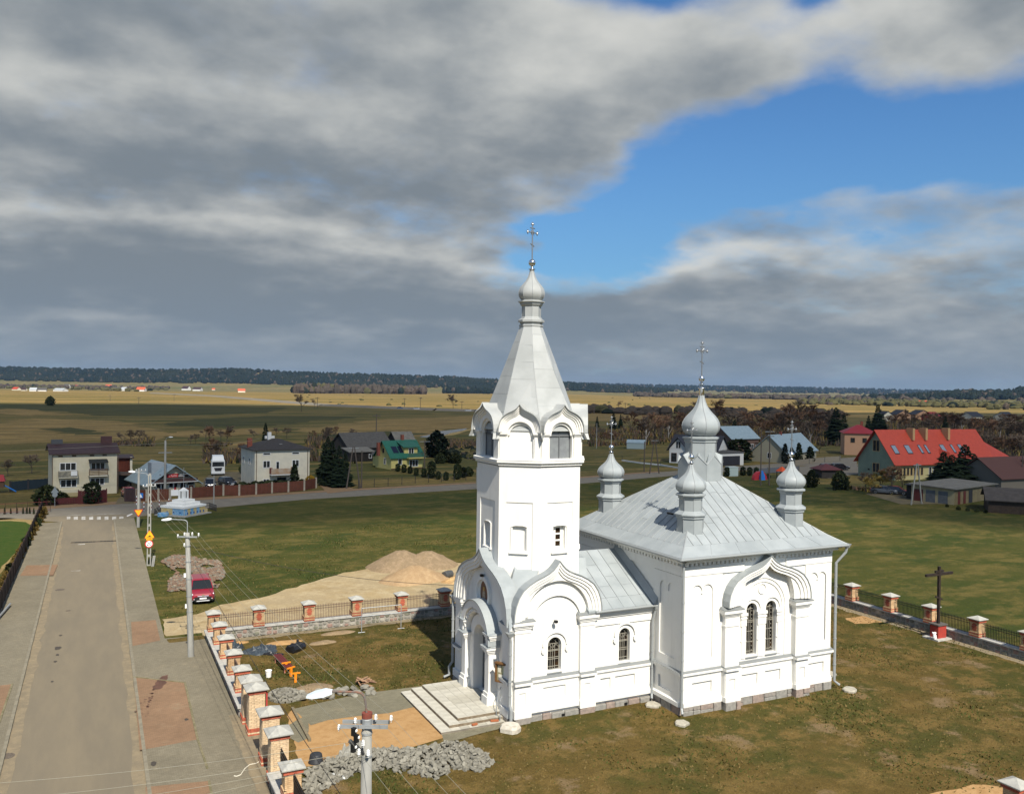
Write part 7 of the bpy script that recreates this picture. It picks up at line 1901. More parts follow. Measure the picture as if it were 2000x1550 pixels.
mb = MB(); mb.box(h.L*.13, h.L*.42, 3.2, 5.2, 2.5, 4.9); mb.build('dormer', mat('grey_dormer', (.30, .33, .35), rough=.6), h.t)
# brick shed and carport next to the cream house
h = House('brick_shed', 'tall red brick gable wall with dark lean-to beside the cream house', (227, 950), (256, 949), 6, 4.8, 4.9, 'shed', brickw, brownroof, cat='shed')
h.box('corner_post', palecream, h.L-.2, h.L+.15, -.1, .15, 0, 5.0)
h.box('carport_roof', mat('carport_brown', (.09, .06, .045), rough=.8), -.2, h.L+1.6, -3.4, -.05, 2.2, 2.4); h.box('carport_side', mat('maroon_boards', (.06, .02, .025), rough=.7), h.L-.3, h.L+1.2, -3.3, -3.2, 0, 2.2)
h = House('wooden_shed', 'low grey boarded shed between the red gate and the shop', (262, 952), (284, 949), 4, 2.1, 2.5, 'shed', mat('grey_boards', (.11, .10, .085), (.075, .068, .06), scale=2, rough=.9, stretch=(1, 1, 8)), greyroof, ov=.2, cat='shed')
for k in range(4): h.box('board', MATS['grey_boards'], 0.02, h.L-.02, -.05, -.02, .1+.5*k, .5+.5*k)
# 3 -- second cream house
h = House('cream_house', 'cream house with hipped dark roof, balcony and thuja hedge in front', (497, 951), (604, 946), 9.5, 6.3, 8.1, 'hip', palecream, mat('charcoal_roof', (.045, .04, .038), (.036, .032, .03), scale=2, rough=.8))
sc = h.L/107; X = lambda px: (px-497)*sc; Z = lambda py: (949-py)*sc
for c in (519.5, 576): h.win('F', X(c), Z(913), 14*sc, 14*sc, 2); h.win('F', X(c), Z(888.5), 15*sc, 5*sc, 1)
h.win('F', X(541), Z(921), 7*sc, 20*sc, 1, None, True); h.win('F', X(519), Z(948), 12*sc, 14*sc, 2); h.win('F', X(549), Z(945), 20*sc, 14*sc, 1, palecream)
h.box('balcony', whiter, X(525), X(566), -1.2, 0, Z(927), Z(925)); bal = [o for o in COL.objects if o.parent == h.t and o.name.startswith('balcony')][-1]
mb = MB(); mb.box(X(525), X(566), -1.22, -1.17, Z(924.5), Z(914)); mb.build('balustrade', mat('amber_panel', (.36, .22, .12), (.42, .34, .26), scale=1.2, rough=.6), bal)
for a in (497, 567): h.box('balustrade_end', brickw, X(a if a > 500 else 525), X(a+3 if a > 500 else 528), -1.2, 0, Z(924.5), Z(913), bal)
for a in (500, 600): mb = MB(); mb.tube([(X(a), -.1, 0), (X(a), -.1, 6.2)], .06, 6); mb.build('downpipe', MATS['brown_pipe'], h.t)
h.box('skylight', whiter, X(550), X(556), 2.0, 2.5, 7.0, 7.25, h.roof); h.box('ridge_vent', whiter, X(533), X(552), 5.6, 6.0, 8.0, 8.5, h.roof); h.chimney(X(540), 5.2, .6, .6, 9.2, whiter)
h.chimney(X(490)+1, 5, .8, .6, 8.2)
for y in (2, 6): h.win('L', y, 3.6, .9, 1.2)
# 4 -- yellow house with green roof
h = House('yellow_house', 'yellow house with green roofs, dormer and clipped thujas by the road', (764, 917.5), (826, 914.5), 7.5, 2.75, 5.9, 'gx', yellowr, greenroof)
sc = h.L/62
h.box('dormer', yellowr, h.L*.44, h.L*.86, .6, 3.4, 2.6, 4.8); d = [o for o in COL.objects if o.parent == h.t and o.name.startswith('dormer')][-1]
mb = MB(); mb.loft([[(h.L*.38, .1, 4.62), (h.L*.92, .1, 4.62), (h.L*.92, .1, 4.78), (h.L*.38, .1, 4.78)], [(h.L*.38, 4.2, 5.95), (h.L*.92, 4.2, 5.95), (h.L*.92, 4.2, 6.08), (h.L*.38, 4.2, 6.08)]]); mb.build('dormer_roof', greenroof, d)
h.win(frame((0, .6, 0), (1, 0, 0), (0, -1, 0)), h.L*.66, 2.9, 1.3, 1.6, 2, None, True)
h.box('balcony', yellowr, h.L*.46, h.L*.98, -1.3, 0, 2.35, 2.55); bal = [o for o in COL.objects if o.parent == h.t and o.name.startswith('balcony')][-1]
mb = MB()
for k in range(14): mb.box(h.L*.46+k*h.L*.52/14, h.L*.46+k*h.L*.52/14+.05, -1.28, -1.24, 2.55, 3.4)
mb.box(h.L*.46, h.L*.98, -1.3, -1.22, 3.38, 3.45); mb.build('railing', frameb, bal)
h.win('F', h.L*.27, 1.0, 1.0, 1.3, 1); h.win('F', h.L*.70, .5, 2.2, 1.5, 3); h.win('L', 4.6, 1.0, .9, 1.4); h.win('L', 3.8, 3.4, .7, 1.0, 1, frameb)
sp2 = MB()
for c in (.12, .32):
    k = (h.r-h.e)/(h.D/2)
    sp2 = MB(); sp2.add([(h.L*c, .7, h.e+.7*k+.17), (h.L*(c+.17), .7, h.e+.7*k+.17), (h.L*(c+.17), 2.3, h.e+2.3*k+.17), (h.L*c, 2.3, h.e+2.3*k+.17)], [(0, 1, 2, 3)]); sp2.build('solar_panel', mat('solar_blue', (.012, .015, .03), rough=.15), h.roof)
h.chimney(h.L*.62, h.D/2+.4, .6, .6, 7.2); h.chimney(-.8, 4.5, .6, .6, 5.6)
h.box('basement_course', frameb, 0, h.L, -.03, 0, -.2, .3)
h2 = House('garage_annex', 'small yellow annex with dark roof on the left of the yellow house', (728, 908), (757, 914), 4.5, 2.6, 4.0, 'gx', yellowr, greyroof, cat='annex')
# 5 -- barns behind
h = House('grey_barn', 'long old barn with weathered grey roof behind the yellow house', (681, 893), (765, 889), 9, 2.5, 5.8, 'gx', dimwood, greyroof, cat='barn')
h = House('grey_barn', 'smaller pale roofed barn to the right of the long grey barn', (778, 884), (812, 883), 8, 2.4, 5.4, 'gx', dimwood, asbest, cat='barn')
h = House('lean_to', 'low dark lean-to with grey roof in front of the long barn', (683, 902), (730, 900), 4, 2.2, 3.0, 'shed', dimwood, asbest, ov=.3, cat='shed')
h.win('F', h.L*.85, .7, .8, 1.0, 1)
# 6 -- modern house behind the central dome
h = House('modern_house', 'white modern house with dark gabled roof behind the central dome', (1308, 902), (1400, 907), 10, 3.6, 6.6, 'gx', whiter, darkroof)
F2 = frame((0, -2.2, 0), (1, 0, 0), (0, -1, 0))
h.box('front_wing', whiter, h.L*.05, h.L*.42, -2.2, 0, -.2, 3.6); mb = MB(); mb.loft([[(h.L*.05, y, 3.5), (h.L*.42, y, 3.5), (h.L*.235, y, 6.0)] for y in (-2.2, 3)]); mb.build('gable_wall', whiter, h.t)
mb = MB(); mb.loft([[(h.L*.0, y, 3.0), (h.L*.235, y, 6.2), (h.L*.47, y, 3.0), (h.L*.47, y, 3.2), (h.L*.235, y, 6.45), (h.L*.0, y, 3.2)] for y in (-2.8, 4)]); mb.build('wing_roof', darkroof, h.t)
h.win(F2, h.L*.15, .3, 1.4, 2.2, 1, frameb); h.win(F2, h.L*.24, 3.6, 1.3, 1.8, 2); h.win(F2, h.L*.34, .8, 1.0, 1.2, 1, frameb); h.win('F', h.L*.8, .8, 2, 1.4, 2)
h = House('garage', 'white double garage with dark door right of the central dome', (1400, 910), (1452, 908), 6, 3.0, 3.0, 'flat', whiter, whiter, cat='garage')
h.box('flat_roof', greyroof, -.2, h.L+.2, -.2, 6.2, 3.0, 3.25); h.box('garage_door', darkroof, h.L*.14, h.L*.86, -.05, -.01, 0, 2.3)
cb_ = thing('transformer_box', 'pale green metal utility cabinet on the grass behind the nave roof', 'cabinet', tuple(G(1433, 930).xy)+(0,), -.1)
mb = MB(); mb.box(-1.1, 1.1, 0, 1.4, 0, 1.9); mb.build('cabinet_body', mat('cabinet_green', (.42, .50, .46), rough=.6), cb_)
for k in range(4): mb = MB(); mb.box(-1.05+k*.53, -1.05+k*.53+.48, -.03, -.003, .1, 1.75); mb.build('cabinet_door', MATS['cabinet_green'], cb_)
mb = MB(); mb.box(-1.2, 1.2, -.1, 1.5, 1.9, 2.0); mb.build('cabinet_roof', mat('cabinet_lid', (.5, .56, .54), rough=.6), cb_)
# 7/8 -- pale blue roofed houses
h = House('blue_roofed_house', 'low cream house with pale blue metal roof left of the green school', (1535, 905), (1594, 897), 9, 2.7, 6.8, 'gx', mat('dull_cream', (.33, .30, .21), rough=.9), blueroof)
h.win('L', 4.6, 1.0, 1.1, 1.5, 2); h.win('F', h.L*.7, .8, 1.0, 1.3); h.win('F', h.L*.92, .8, .8, 1.3); h.chimney(h.L*.35, 4.5, .6, .6, 7.6)
h = House('blue_roofed_house', 'house with pale blue roof behind the spruce beside the central dome', (1428, 884), (1481, 882), 9, 4.2, 7.4, 'gx', mat('dull_brown_wall', (.14, .09, .07), rough=.9), blueroof)
h.win('F', h.L*.75, 1.2, 1.6, 1.2, 2); h.win('F', h.L*.93, 1.2, .7, 1.2)
# 9 -- school with the red roof
A_, B_ = G(1747, 938), G(1938, 931.5); C_ = G(1651, 930)
depth9 = abs((C_-A_).dot(Vector((-(B_-A_).y, (B_-A_).x, 0)).normalized()))
h = House('green_school', 'long sage green school building with large bright red roof and skylights', (1747, 938), (1938, 931.5), max(10, depth9), 3.9, 10.0, 'gx', greenr, redroof, ov=.7, cat='school')
k = (h.r-h.e)/(h.D/2)
yw = mat('school_yellow_wall', (.52, .45, .22), rough=.9); h.box('front_wall', yw, .3, h.L-.2, -.06, 0, -.2, 3.35)
for i in range(7): h.win('F', 1.6+i*.95, .9, .72, 1.7, 1, mat('sand_frame', (.50, .33, .15), rough=.7), d=.06)
h.win('F', 9.6, .7, .8, 1.9, 1, None, d=.06); h.win('F', 10.9, 0, 1.1, 2.6, 1, None, True, d=.06); h.win('F', 12.2, .7, .8, 1.9, 1, None, d=.06); h.win('F', 17.8, .9, .9, 1.9, 2, None, d=.06)
h.win('L', h.D*.5, 5.6, 1.9, 2.4, 2, MATS['sand_frame']); h.win('L', h.D*.5, 1.2, 1.9, 2.0, 2, MATS['sand_frame']); h.win('L', h.D*.76, .3, 1.0, 1.5, 2, framew); h.win('L', h.D*.30, 1.5, .5, .35, 1, blk)
for (c, w) in ((1.8, 1.3), (5.4, 1.4), (8.8, .7), (10.6, .7), (15.2, 1.2), (18.0, .7), (20.3, 1.0)):
    y0, y1 = 1.0, 2.4
    mb = MB(); mb.loft([[(c-w/2, y0, h.e+y0*k+.12+a), (c+w/2, y0, h.e+y0*k+.12+a), (c+w/2, y1, h.e+y1*k+.12+a), (c-w/2, y1, h.e+y1*k+.12+a)] for a in (0, .12)]); o = mb.build('skylight', darkroof, h.roof)
    mb = MB(); mb.loft([[(c-w/2+.1, y0+.1, h.e+y0*k+.14+a+.1*k), (c+w/2-.1, y0+.1, h.e+y0*k+.14+a+.1*k), (c+w/2-.1, y1-.1, h.e+y1*k+.14+a-.1*k), (c-w/2+.1, y1-.1, h.e+y1*k+.14+a-.1*k)] for a in (.06, .12)]); 
    o2 = mb.build('skylight_pane', mat('skylight_glass', (.22, .26, .30), rough=.1, spec=.6), h.roof)
for c in (8.0, 11.6, 18.0): h.box('chimney', mat('tan_chimney', (.46, .29, .14), rough=.9), c-.3, c+.3, h.D/2-2.2, h.D/2-.5, 8.0, 10.5, h.roof)
mb = MB(); mb.loft([[(12.6, -.9, 3.3), (15.4, -.9, 3.3), (14.0, -.9, 5.6)], [(12.6, 3, 5.2), (15.4, 3, 5.2), (14.0, 4.0, 6.9)]]); mb.build('porch_gable', redroof, h.t)
h = House('school_wing', 'lower cream wing with red hipped roof at the right end of the school', (1938, 930), (1976, 927), 12, 3.3, 8.0, 'hip', mat('wing_cream', (.54, .52, .40), rough=.9), redroof, cat='school wing')
for c in (.18, .6): h.win('F', h.L*c+.6, .9, 1.0, 1.9, 2)
h = House('peach_house', 'peach walled house with dark red hipped roof behind the green school', (1649, 888), (1712, 890), 11, 6.2, 8.6, 'hip', orangew, deepredroof)
h.win('F', 2.2, 3.6, 1.2, 1.4, 1, frameb); h.win('F', 5.4, 3.6, 1.2, 1.4, 1, frameb); h.chimney(h.L*.6, 5.5, .7, .7, 9.6)
# 11 -- garages and sheds at the right edge
h = House('garage_row', 'flat roofed garage row with tan wall and dark red doors', (1864, 986.5), (1943, 974), 7.0, 2.5, 2.75, 'shed', mat('tan_garage', (.36, .30, .17), (.30, .25, .15), scale=1, rough=.9), asbest, ov=.4, cat='garages')
rd = mat('garage_red', (.10, .022, .018), rough=.7)
for c in (1.55, 3.5): h.box('garage_door', rd, c-.4, c+.4, -.05, -.01, 0, 2.1)
h.box('garage_door', darkroof, 5.0, 6.3, -.05, -.01, 0, 2.1)
F3 = h.F['L']
for c, m in ((1.2, rd), (3.2, doorm), (5.2, doorm)): mb = MB(); mb.slab(F3, c-.75, c+.75, 0, 2.05, .01, .05); mb.build('garage_door', m, h.t)
h = House('dark_shed', 'dark flat shed joined to the left of the garages', (1770, 973), (1815, 979), 5, 2.3, 2.5, 'shed', dimwood, darkroof, ov=.3, cat='shed')
h = House('dark_barn', 'dark shed with grey brown roof at the right edge below the garages', (1930, 1001), (2040, 1008), 8, 2.0, 3.4, 'gx', mat('brown_boards', (.055, .038, .026), (.04, .028, .02), scale=2, rough=.9), mat('grey_brown_roof', (.07, .06, .052), (.05, .043, .038), scale=1.5, rough=.85), cat='barn')
h = House('brown_roofed_house', 'house with reddish brown roof cut by the right edge', (1955, 966), (2060, 960), 9, 3.0, 6.2, 'gx', mat('grey_house_wall', (.16, .14, .11), rough=.9), mat('red_brown_roof', (.085, .038, .03), rough=.8))
h = House('polytunnel', 'small pale blue greenhouse shed in the field behind the left corner dome', (1224, 876), (1259, 877), 4, 1.8, 2.6, 'gx', mat('tunnel_wall', (.26, .32, .32), rough=.6), blueroof, ov=.1, cat='greenhouse')
# small playground structures near the school
pg = thing('play_arch', 'red play dome with blue slide behind the nave roof', 'play set', tuple(G(1486, 937).xy)+(0,), 0)
mb = MB(); mb.smooth = False; mb.loft([[(1.7*cos(a), y, 1.7*sin(a)) for a in [pi*i/12 for i in range(13)]] for y in (0, .8)]); mb.build('red_dome', mat('play_red', (.38, .03, .04), rough=.5), pg)
mb = MB(); mb.loft([[(-.55, -.15, 0), (.65, -.15, 0), (.55, -.15, 1.0), (.1, -.15, 1.9), (-.2, -.15, 1.8), (-.5, -.15, .9)], [(-.55, -.6, 0), (.65, -.6, 0), (.55, -.5, 1.0), (.1, -.4, 1.9), (-.2, -.4, 1.8), (-.5, -.5, .9)]]); mb.build('slide', mat('play_blue', (.02, .16, .50), rough=.4), pg)
pg = thing('play_hut', 'small orange red play hut right of the red play dome', 'play set', tuple(G(1527, 934).xy)+(0,), 0)
mb = MB(); mb.loft([[(-.9, -.9, 1.5), (.9, -.9, 1.5), (.9, .9, 1.5), (-.9, .9, 1.5)], [(-.1, -.1, 2.4), (.1, -.1, 2.4), (.1, .1, 2.4), (-.1, .1, 2.4)]]); mb.build('hut_roof', mat('play_orange', (.6, .08, .02), rough=.5), pg)
for x in (-.7, .7):
    for y in (-.7, .7): mb = MB(); mb.box(x-.06, x+.06, y-.06, y+.06, 0, 1.5); mb.build('leg', dimwood, pg)
h = House('picnic_shelter', 'low brown roofed shelter in front of the green school gable', (1605, 934), (1640, 934), 4, 1.7, 2.9, 'hip', dimwood, mat('shelter_roof', (.10, .03, .03), rough=.7), cat='shelter')
sw = thing('play_hut', 'red roofed children play hut with blue slide at the left edge', 'play set', tuple(G(8, 962).xy)+(0,), 0)
mb = MB(); mb.loft([[(-1.6, -1, 1.9), (.2, -1, 1.9), (.2, .8, 1.9), (-1.6, .8, 1.9)], [(-1.2, -.1, 2.9), (-.1, -.1, 2.9), (-.1, .0, 2.9), (-1.2, .0, 2.9)]]); mb.build('hut_roof', deepredroof, sw)
mb = MB(); mb.box(-1.4, .0, -.8, .6, .9, 1.9); mb.build('hut_wall', frameb, sw)
mb = MB(); mb.loft([[(.1, -.3, 1.1), (.1, .2, 1.1), (.1, .2, 1.25), (.1, -.3, 1.25)], [(1.7, -.5, .1), (1.7, 0, .1), (1.7, 0, .25), (1.7, -.5, .25)]]); mb.build('slide', mat('play_blue', (.02, .16, .50)), sw)
# far dark houses and red roof beyond the school
for k, (px, py, w, e, r, wm, rm_, lab) in enumerate([(1740, 822, 9, 3, 6.5, palecream, darkroof, 'far dark roofed house, leftmost of the group behind the school'), (1772, 820, 10, 4, 7, orangew, darkroof, 'far dark roofed house with peach gable, second from left behind the school'), (1812, 820, 12, 4, 7, orangew, darkroof, 'far dark roofed house, third from left behind the school'), (1842, 822, 8, 3, 6, deepredroof, deepredroof, 'far dull red roofed shed behind the school'), (1926, 823, 13, 3.5, 6.5, palecream, darkroof, 'far dark roofed house above the school wing'), (1988, 823, 10, 3.5, 6.5, palecream, darkroof, 'far dark roofed house at the right edge of the picture')]):
    h = House('far_house', lab, (px-w*2, py), None, 10, e, r, 'gy' if k in (0, 1, 2) else 'gx', wm, rm_, group='houses behind the school', rz=-.35 if k < 3 else .1, length=w)
    h.win('F', w*.5, 1.0, 1.4, 1.3, 1)
h = House('far_house', 'far long house with bright red roof among trees upper right', (1798, 788.5), None, 14, 2.5, 6.5, 'gx', orangew, redroof, rz=-.2, length=26)
# fences and cars of the village
def board_fence(name, label, pts, h_, post_m, panel_m, post_w=.28, npl=9):
    t = thing(name, label, 'fence', tuple(pts[0].xy)+(0,), 0, 'village fences')
    o0 = Vector((pts[0].x, pts[0].y, 0)); me = {}
    for i in range(len(pts)):
        q = pts[i]-o0; mb = MB(); mb.box(-post_w/2, post_w/2, -post_w/2, post_w/2, 0, h_+.12); mb.build('post', post_m, t, (q.x, q.y, 0))
        if i < len(pts)-1:
            d = pts[i+1]-pts[i]; L = d.length-post_w; n = max(3, int(L/.30)); w = L/n
            mb = MB()
            for k in range(n): mb.box(post_w/2+k*w+.008, post_w/2+(k+1)*w-.008, -.03+.01*(k % 2), .03+.01*(k % 2), .08, h_-.04*(k % 2))
            p = MB(); p.box(post_w/2, post_w/2+L, .03, .07, .3, .38); p.box(post_w/2, post_w/2+L, .03, .07, h_-.4, h_-.32)
            r = p.build('fence_panel', panel_m, t, (q.x, q.y, 0), atan2(d.y, d.x)); b = mb.build('boards', panel_m, r); b['kind'] = 'stuff'
    return t
brownf = mat('brown_fence_boards', (.125, .042, .024), (.10, .035, .02), scale=1.4, rough=.75, rand=.1)
postc = mat('pale_fence_post', (.34, .30, .23), (.27, .24, .19), scale=3, rough=.9)
def run(px): return [G(*p) for p in px]
board_fence('board_fence', 'long brown board fence with pale posts along the main road', run([(265, 978), (286, 979.5), (309, 977.5), (331.5, 976.5)]), 1.75, postc, brownf)
board_fence('board_fence', 'brown board fence from the white notice past the second cream house', run([(350, 975.5), (373, 974), (436, 968), (467, 968.5), (500, 966), (531, 963), (563, 961), (594, 958), (617, 953)]), 1.75, postc, brownf)
wb = G(341, 976); t = thing('notice_sign', 'white notice panel closing the gap in the brown fence', 'sign', (wb.x, wb.y, 0))
mb = MB(); mb.plate(FSGN, rect(-.65, .65, .65, 1.55), [], 0, .04); mb.build('panel', whitep, t)
for x in (-.5, .5): mb = MB(); mb.box(x-.04, x+.04, .0, .06, 0, .7); mb.build('leg', galv, t)
redf = mat('wine_red_fence', (.095, .018, .018), (.075, .016, .016), scale=1.5, rough=.7)
board_fence('board_fence', 'low wine red board fence in front of the left cream house', run([(76, 987.5), (110, 986), (152, 984)]), 1.0, redf, redf, .15)
board_fence('board_fence', 'taller wine red board fence bulging before the steps of the cream house', run([(153, 985), (172, 984.5), (192, 984), (208, 981.5)]), 2.0, redf, redf, .15)
board_fence('board_fence', 'dark red gate beside the parked red car', run([(244, 980), (263, 980.5)]), 2.0, brownroof, brownroof, .2)
# dark picket fence of the plot left of the street
t = thing('picket_fence', 'long dark brown picket fence along the left pavement', 'fence', (0, 0, 0), 0, 'village fences')
dkf = mat('dark_brown_fence', (.030, .018, .015), (.04, .026, .02), scale=3, rough=.7)
y = 34.0
while y < 93:
    mb = MB(); mb.box(-35.06, -34.94, y-.05, y+.05, .1, 1.75); mb.build('post', dkf, t)
    mb = MB()
    for z in (.35, 1.45): mb.box(-35.05, -35.01, y+.05, y+2.45, z, z+.07)
    r = mb.build('rail', dkf, t)
    mb = MB()
    for k in range(19): mb.box(-35.01, -34.98, y+.10+k*.125, y+.19+k*.125, .18, 1.68)
    o = mb.build('pickets', dkf, r); o['kind'] = 'stuff'
    y += 2.5
t = thing('mesh_fence', 'thin reddish railing along the far side of the left garden', 'fence', (0, 0, 0), 0, 'village fences')
for k in range(12):
    a = G(98-22*k, 1000+1.2*k); b = G(98-22*(k+1), 1000+1.2*(k+1))
    mb = MB(); mb.tube([(a.x, a.y, 0), (a.x, a.y, 1.5)], .03, 5); mb.build('post', dkf, t)
    mb = MB()
    for z in (.3, 1.45): mb.tube([(a.x, a.y, z), (b.x, b.y, z)], .025, 4)
    mb.build('rail', mat('red_rail', (.20, .05, .04), rough=.7), t)
t = thing('low_rail', 'grey guard rail lying at the left pavement corner', 'rail', (0, 0, 0))
a, b = G(-5, 1216), G(20, 1187)
mb = MB(); mb.tube([(a.x, a.y, .35), (b.x, b.y, .35)], .07, 6); mb.build('rail', galv, t)
for f in (.15, .85): q = a.lerp(b, f); mb = MB(); mb.tube([(q.x, q.y, .1), (q.x, q.y, .4)], .05, 5); mb.build('foot', galv, t)
# wire fence of the yellow house field
t = thing('wire_fence', 'thin wire fence with dark posts before the yellow house', 'fence', (0, 0, 0), 0, 'village fences')
pp = run([(700, 955), (731, 951), (758, 949), (785, 946.5), (811, 944), (837, 942), (862, 941), (887, 939.5), (910, 938)])
for i, q in enumerate(pp):
    mb = MB(); mb.tube([(q.x, q.y, 0), (q.x, q.y, 1.5)], .05, 5); mb.build('post', darkroof, t)
    if i < len(pp)-1:
        mb = MB()
        for z in (.3, .85, 1.4): mb.tube([(q.x, q.y, z), (pp[i+1].x, pp[i+1].y, z)], .012, 3)
        mb.build('wire', darkroof, t)
t = thing('wire_fence', 'pale concrete kerb and wire fence round the field corner behind the nave', 'fence', (0, 0, 0), 0, 'village fences')
pp = run([(1215, 900), (1250, 905), (1290, 909), (1325, 915)]); 
for i, q in enumerate(pp):
    mb = MB(); mb.tube([(q.x, q.y, 0), (q.x, q.y, 1.4)], .05, 5); mb.build('post', darkroof, t)
    if i < len(pp)-1:
        d = pp[i+1]-q; mb = MB(); mb.rbox(((q.x+pp[i+1].x)/2, (q.y+pp[i+1].y)/2, .15), (d.length, .3, .35), atan2(d.y, d.x)); mb.build('kerb_wall', whiter, t)
board_fence('board_fence', 'pale slab fence along the lane left of the green school', run([(1552, 909), (1580, 905.5), (1610, 902.5), (1640, 900)]), 1.3, asbest, mat('slab_fence', (.24, .21, .16), rough=.9))
board_fence('board_fence', 'low grey fence round the playground behind the nave', run([(1470, 926), (1500, 924), (1535, 922), (1560, 921)]), 1.2, asbest, mat('slate_fence', (.12, .13, .15), rough=.8))
board_fence('board_fence', 'dark blue board fence beside the play hut at the left edge', run([(20, 960), (55, 956), (95, 952)]), 1.6, darkroof, mat('blue_black_fence', (.02, .035, .05), rough=.8))
blackcar = mat('black_car_paint', (.012, .013, .016), rough=.25, coat=.5); greycar = mat('grey_car_paint', (.09, .10, .11), rough=.3, coat=.4)
q = G(414, 955); car('dark blue car parked on the shop yard facing the road', (q.x, q.y+2.2, .08), -pi/2-.1, mat('navy_car_paint', (.014, .018, .03), rough=.28, coat=.5), 4.4, 1.78, 1.5, group='parked cars of the village', suv=False)
q = G(447, 951); car('black car behind the thuja hedge on the shop yard', (q.x, q.y+2.2, .08), -pi/2+.3, blackcar, 4.4, 1.78, 1.45, group='parked cars of the village', suv=False)
q = G(252, 974); car('small red car in the yard between the cream house and the shop', (q.x, q.y+2, .09), -pi/2+.15, redcar, 4.0, 1.7, 1.45, group='parked cars of the village', suv=False)
q = G(1727, 965); car('silver car under the willow near the garages', (q.x, q.y, .08), -1.0, greycar, 4.4, 1.78, 1.45, group='parked cars of the village', suv=False)
q = G(1750, 966); car('dark car beside the silver car near the garages', (q.x, q.y, .08), -1.0, blackcar, 4.4, 1.78, 1.45, group='parked cars of the village', suv=False)
q = G(1618, 918); car('black car by the lane left of the school gable', (q.x, q.y, .08), -.3, blackcar, 4.4, 1.78, 1.45, group='parked cars of the village', suv=False)
q = G(1640, 918); car('second black car tight against the school gable', (q.x, q.y, .08), -.3, blackcar, 4.4, 1.78, 1.5, group='parked cars of the village', suv=False)
# lorry tractor
q = G(426, 929); t = thing('lorry', 'white lorry cab facing the road on the gravel yard', 'lorry', (q.x, q.y, .08), -.05)
cabw = mat('cab_white', (.66, .67, .66), rough=.4)
mb = MB(); mb.loft([[(-w, y, z) for w, y, z in ((1.22, 0, .5), (1.22, 2.3, .5), (1.22, 2.3, 2.9), (1.2, .12, 2.9), (1.22, .02, 1.7))], [(w, y, z) for w, y, z in ((1.22, 0, .5), (1.22, 2.3, .5), (1.22, 2.3, 2.9), (1.2, .12, 2.9), (1.22, .02, 1.7))]]); mb.build('cab', cabw, t)
mb = MB(); mb.loft([[(-1.1, .15, 2.9), (1.1, .15, 2.9), (1.1, 2.3, 2.9), (-1.1, 2.3, 2.9)], [(-1.0, .7, 3.7), (1.0, .7, 3.7), (1.0, 2.3, 3.85), (-1.0, 2.3, 3.85)]]); mb.build('roof_fairing', cabw, t)
mb = MB(); mb.add([(-1.1, -.01, 1.75), (1.1, -.01, 1.75), (1.06, .06, 2.62), (-1.06, .06, 2.62)], [(0, 1, 2, 3)]); mb.box(-1.0, 1.0, .55, .6, 2.95, 3.05); mb.build('windscreen', mat('car_glass', (.014, .016, .018)), t)
mb = MB(); mb.loft([[(-.75, -.03, 1.5), (.75, -.03, 1.5), (.55, -.03, .85), (-.55, -.03, .85)], [(-.75, 0.05, 1.5), (.75, .05, 1.5), (.55, .05, .85), (-.55, .05, .85)]]); mb.build('grille', darkroof, t)
mb = MB(); mb.box(-1.24, 1.24, -.15, .3, .35, .7); mb.build('bumper', cabw, t)
for s in (-1, 1):
    mb = MB(); mb.box(s*1.0-.2, s*1.0+.2, -.17, -.1, .5, .68); mb.build('headlight', MATS['headlight_glass'], t)
    mb = MB(); mb.box(s*1.42-.12, s*1.42+.12, .1, .25, 1.8, 2.5); mb.build('mirror', darkroof, t)
    mb = MB(); mb.loft([[(s*1.05+dx_, 1.3+.48*cos(a), .5+.48*sin(a)) for a in [2*pi*i/16 for i in range(16)]] for dx_ in (-.15, .15)]); mb.build('wheel', MATS['tyre_rubber'], t)
mb = MB(); mb.box(-1.0, 1.0, 2.3, 6.0, .7, 1.0); mb.build('chassis', darkroof, t)
# monument at the junction
mq = G(362, 1010); ang = .50
t = thing('monument', 'white stepped monument with blue and yellow painted plinth and thin cross', 'monument', (mq.x, mq.y+2.9, .05), pi/4-.05)
def lay(name, m, hw, z0, z1): mb = MB(); mb.box(-hw, hw, -hw, hw, z0, z1); return mb.build(name, m, t)
lay('ground_slab', mat('cobble_slab', (.38, .36, .32), (.26, .25, .22), scale=6, rough=.9), 2.55, 0, .12)
lay('plinth', mat('plinth_cream', (.52, .46, .32), rough=.8), 1.98, .12, 1.02)
mw = mat('monument_white', (.80, .79, .74), (.74, .73, .69), scale=2, rough=.85)
lay('step', mw, 2.06, 1.02, 1.30); lay('step', mw, 1.5, 1.30, 1.66); lay('step', mw, 1.02, 1.66, 2.02)
mb = MB(); mb.loft([[(-.46, -.46, z), (.46, -.46, z), (.46, .46, z), (-.46, .46, z)] for z in (2.02, 3.2)] + [[(-.03, -.03, 3.62), (.03, -.03, 3.62), (.03, .03, 3.62), (-.03, .03, 3.62)]]); mb.build('stele', mw, t)
mb = MB(); mb.box(-.475, -.465, -.08, .08, 2.2, 3.1); mb.box(-.08, .08, -.475, -.465, 2.2, 3.1); mb.build('dark_inlay', mat('inlay_grey', (.12, .12, .11), rough=.7), t)
mb = MB(); mb.tube([(0, 0, 3.55), (0, 0, 6.3)], .035, 6); mb.rbox((0, 0, 5.4), (1.1, .06, .06), -pi/4); mb.rbox((0, 0, 5.85), (.5, .05, .05), -pi/4); mb.build('cross', galv, t)
mblue = mat('mural_blue', (.10, .27, .48), (.26, .42, .56), scale=3, rough=.8); myel = mat('mural_yellow', (.46, .33, .12), (.52, .42, .22), scale=3, rough=.8); mnav = mat('mural_navy', (.03, .09, .26), rough=.8)
pat = [mblue, mblue, myel, mblue, myel, mblue, myel, mblue]
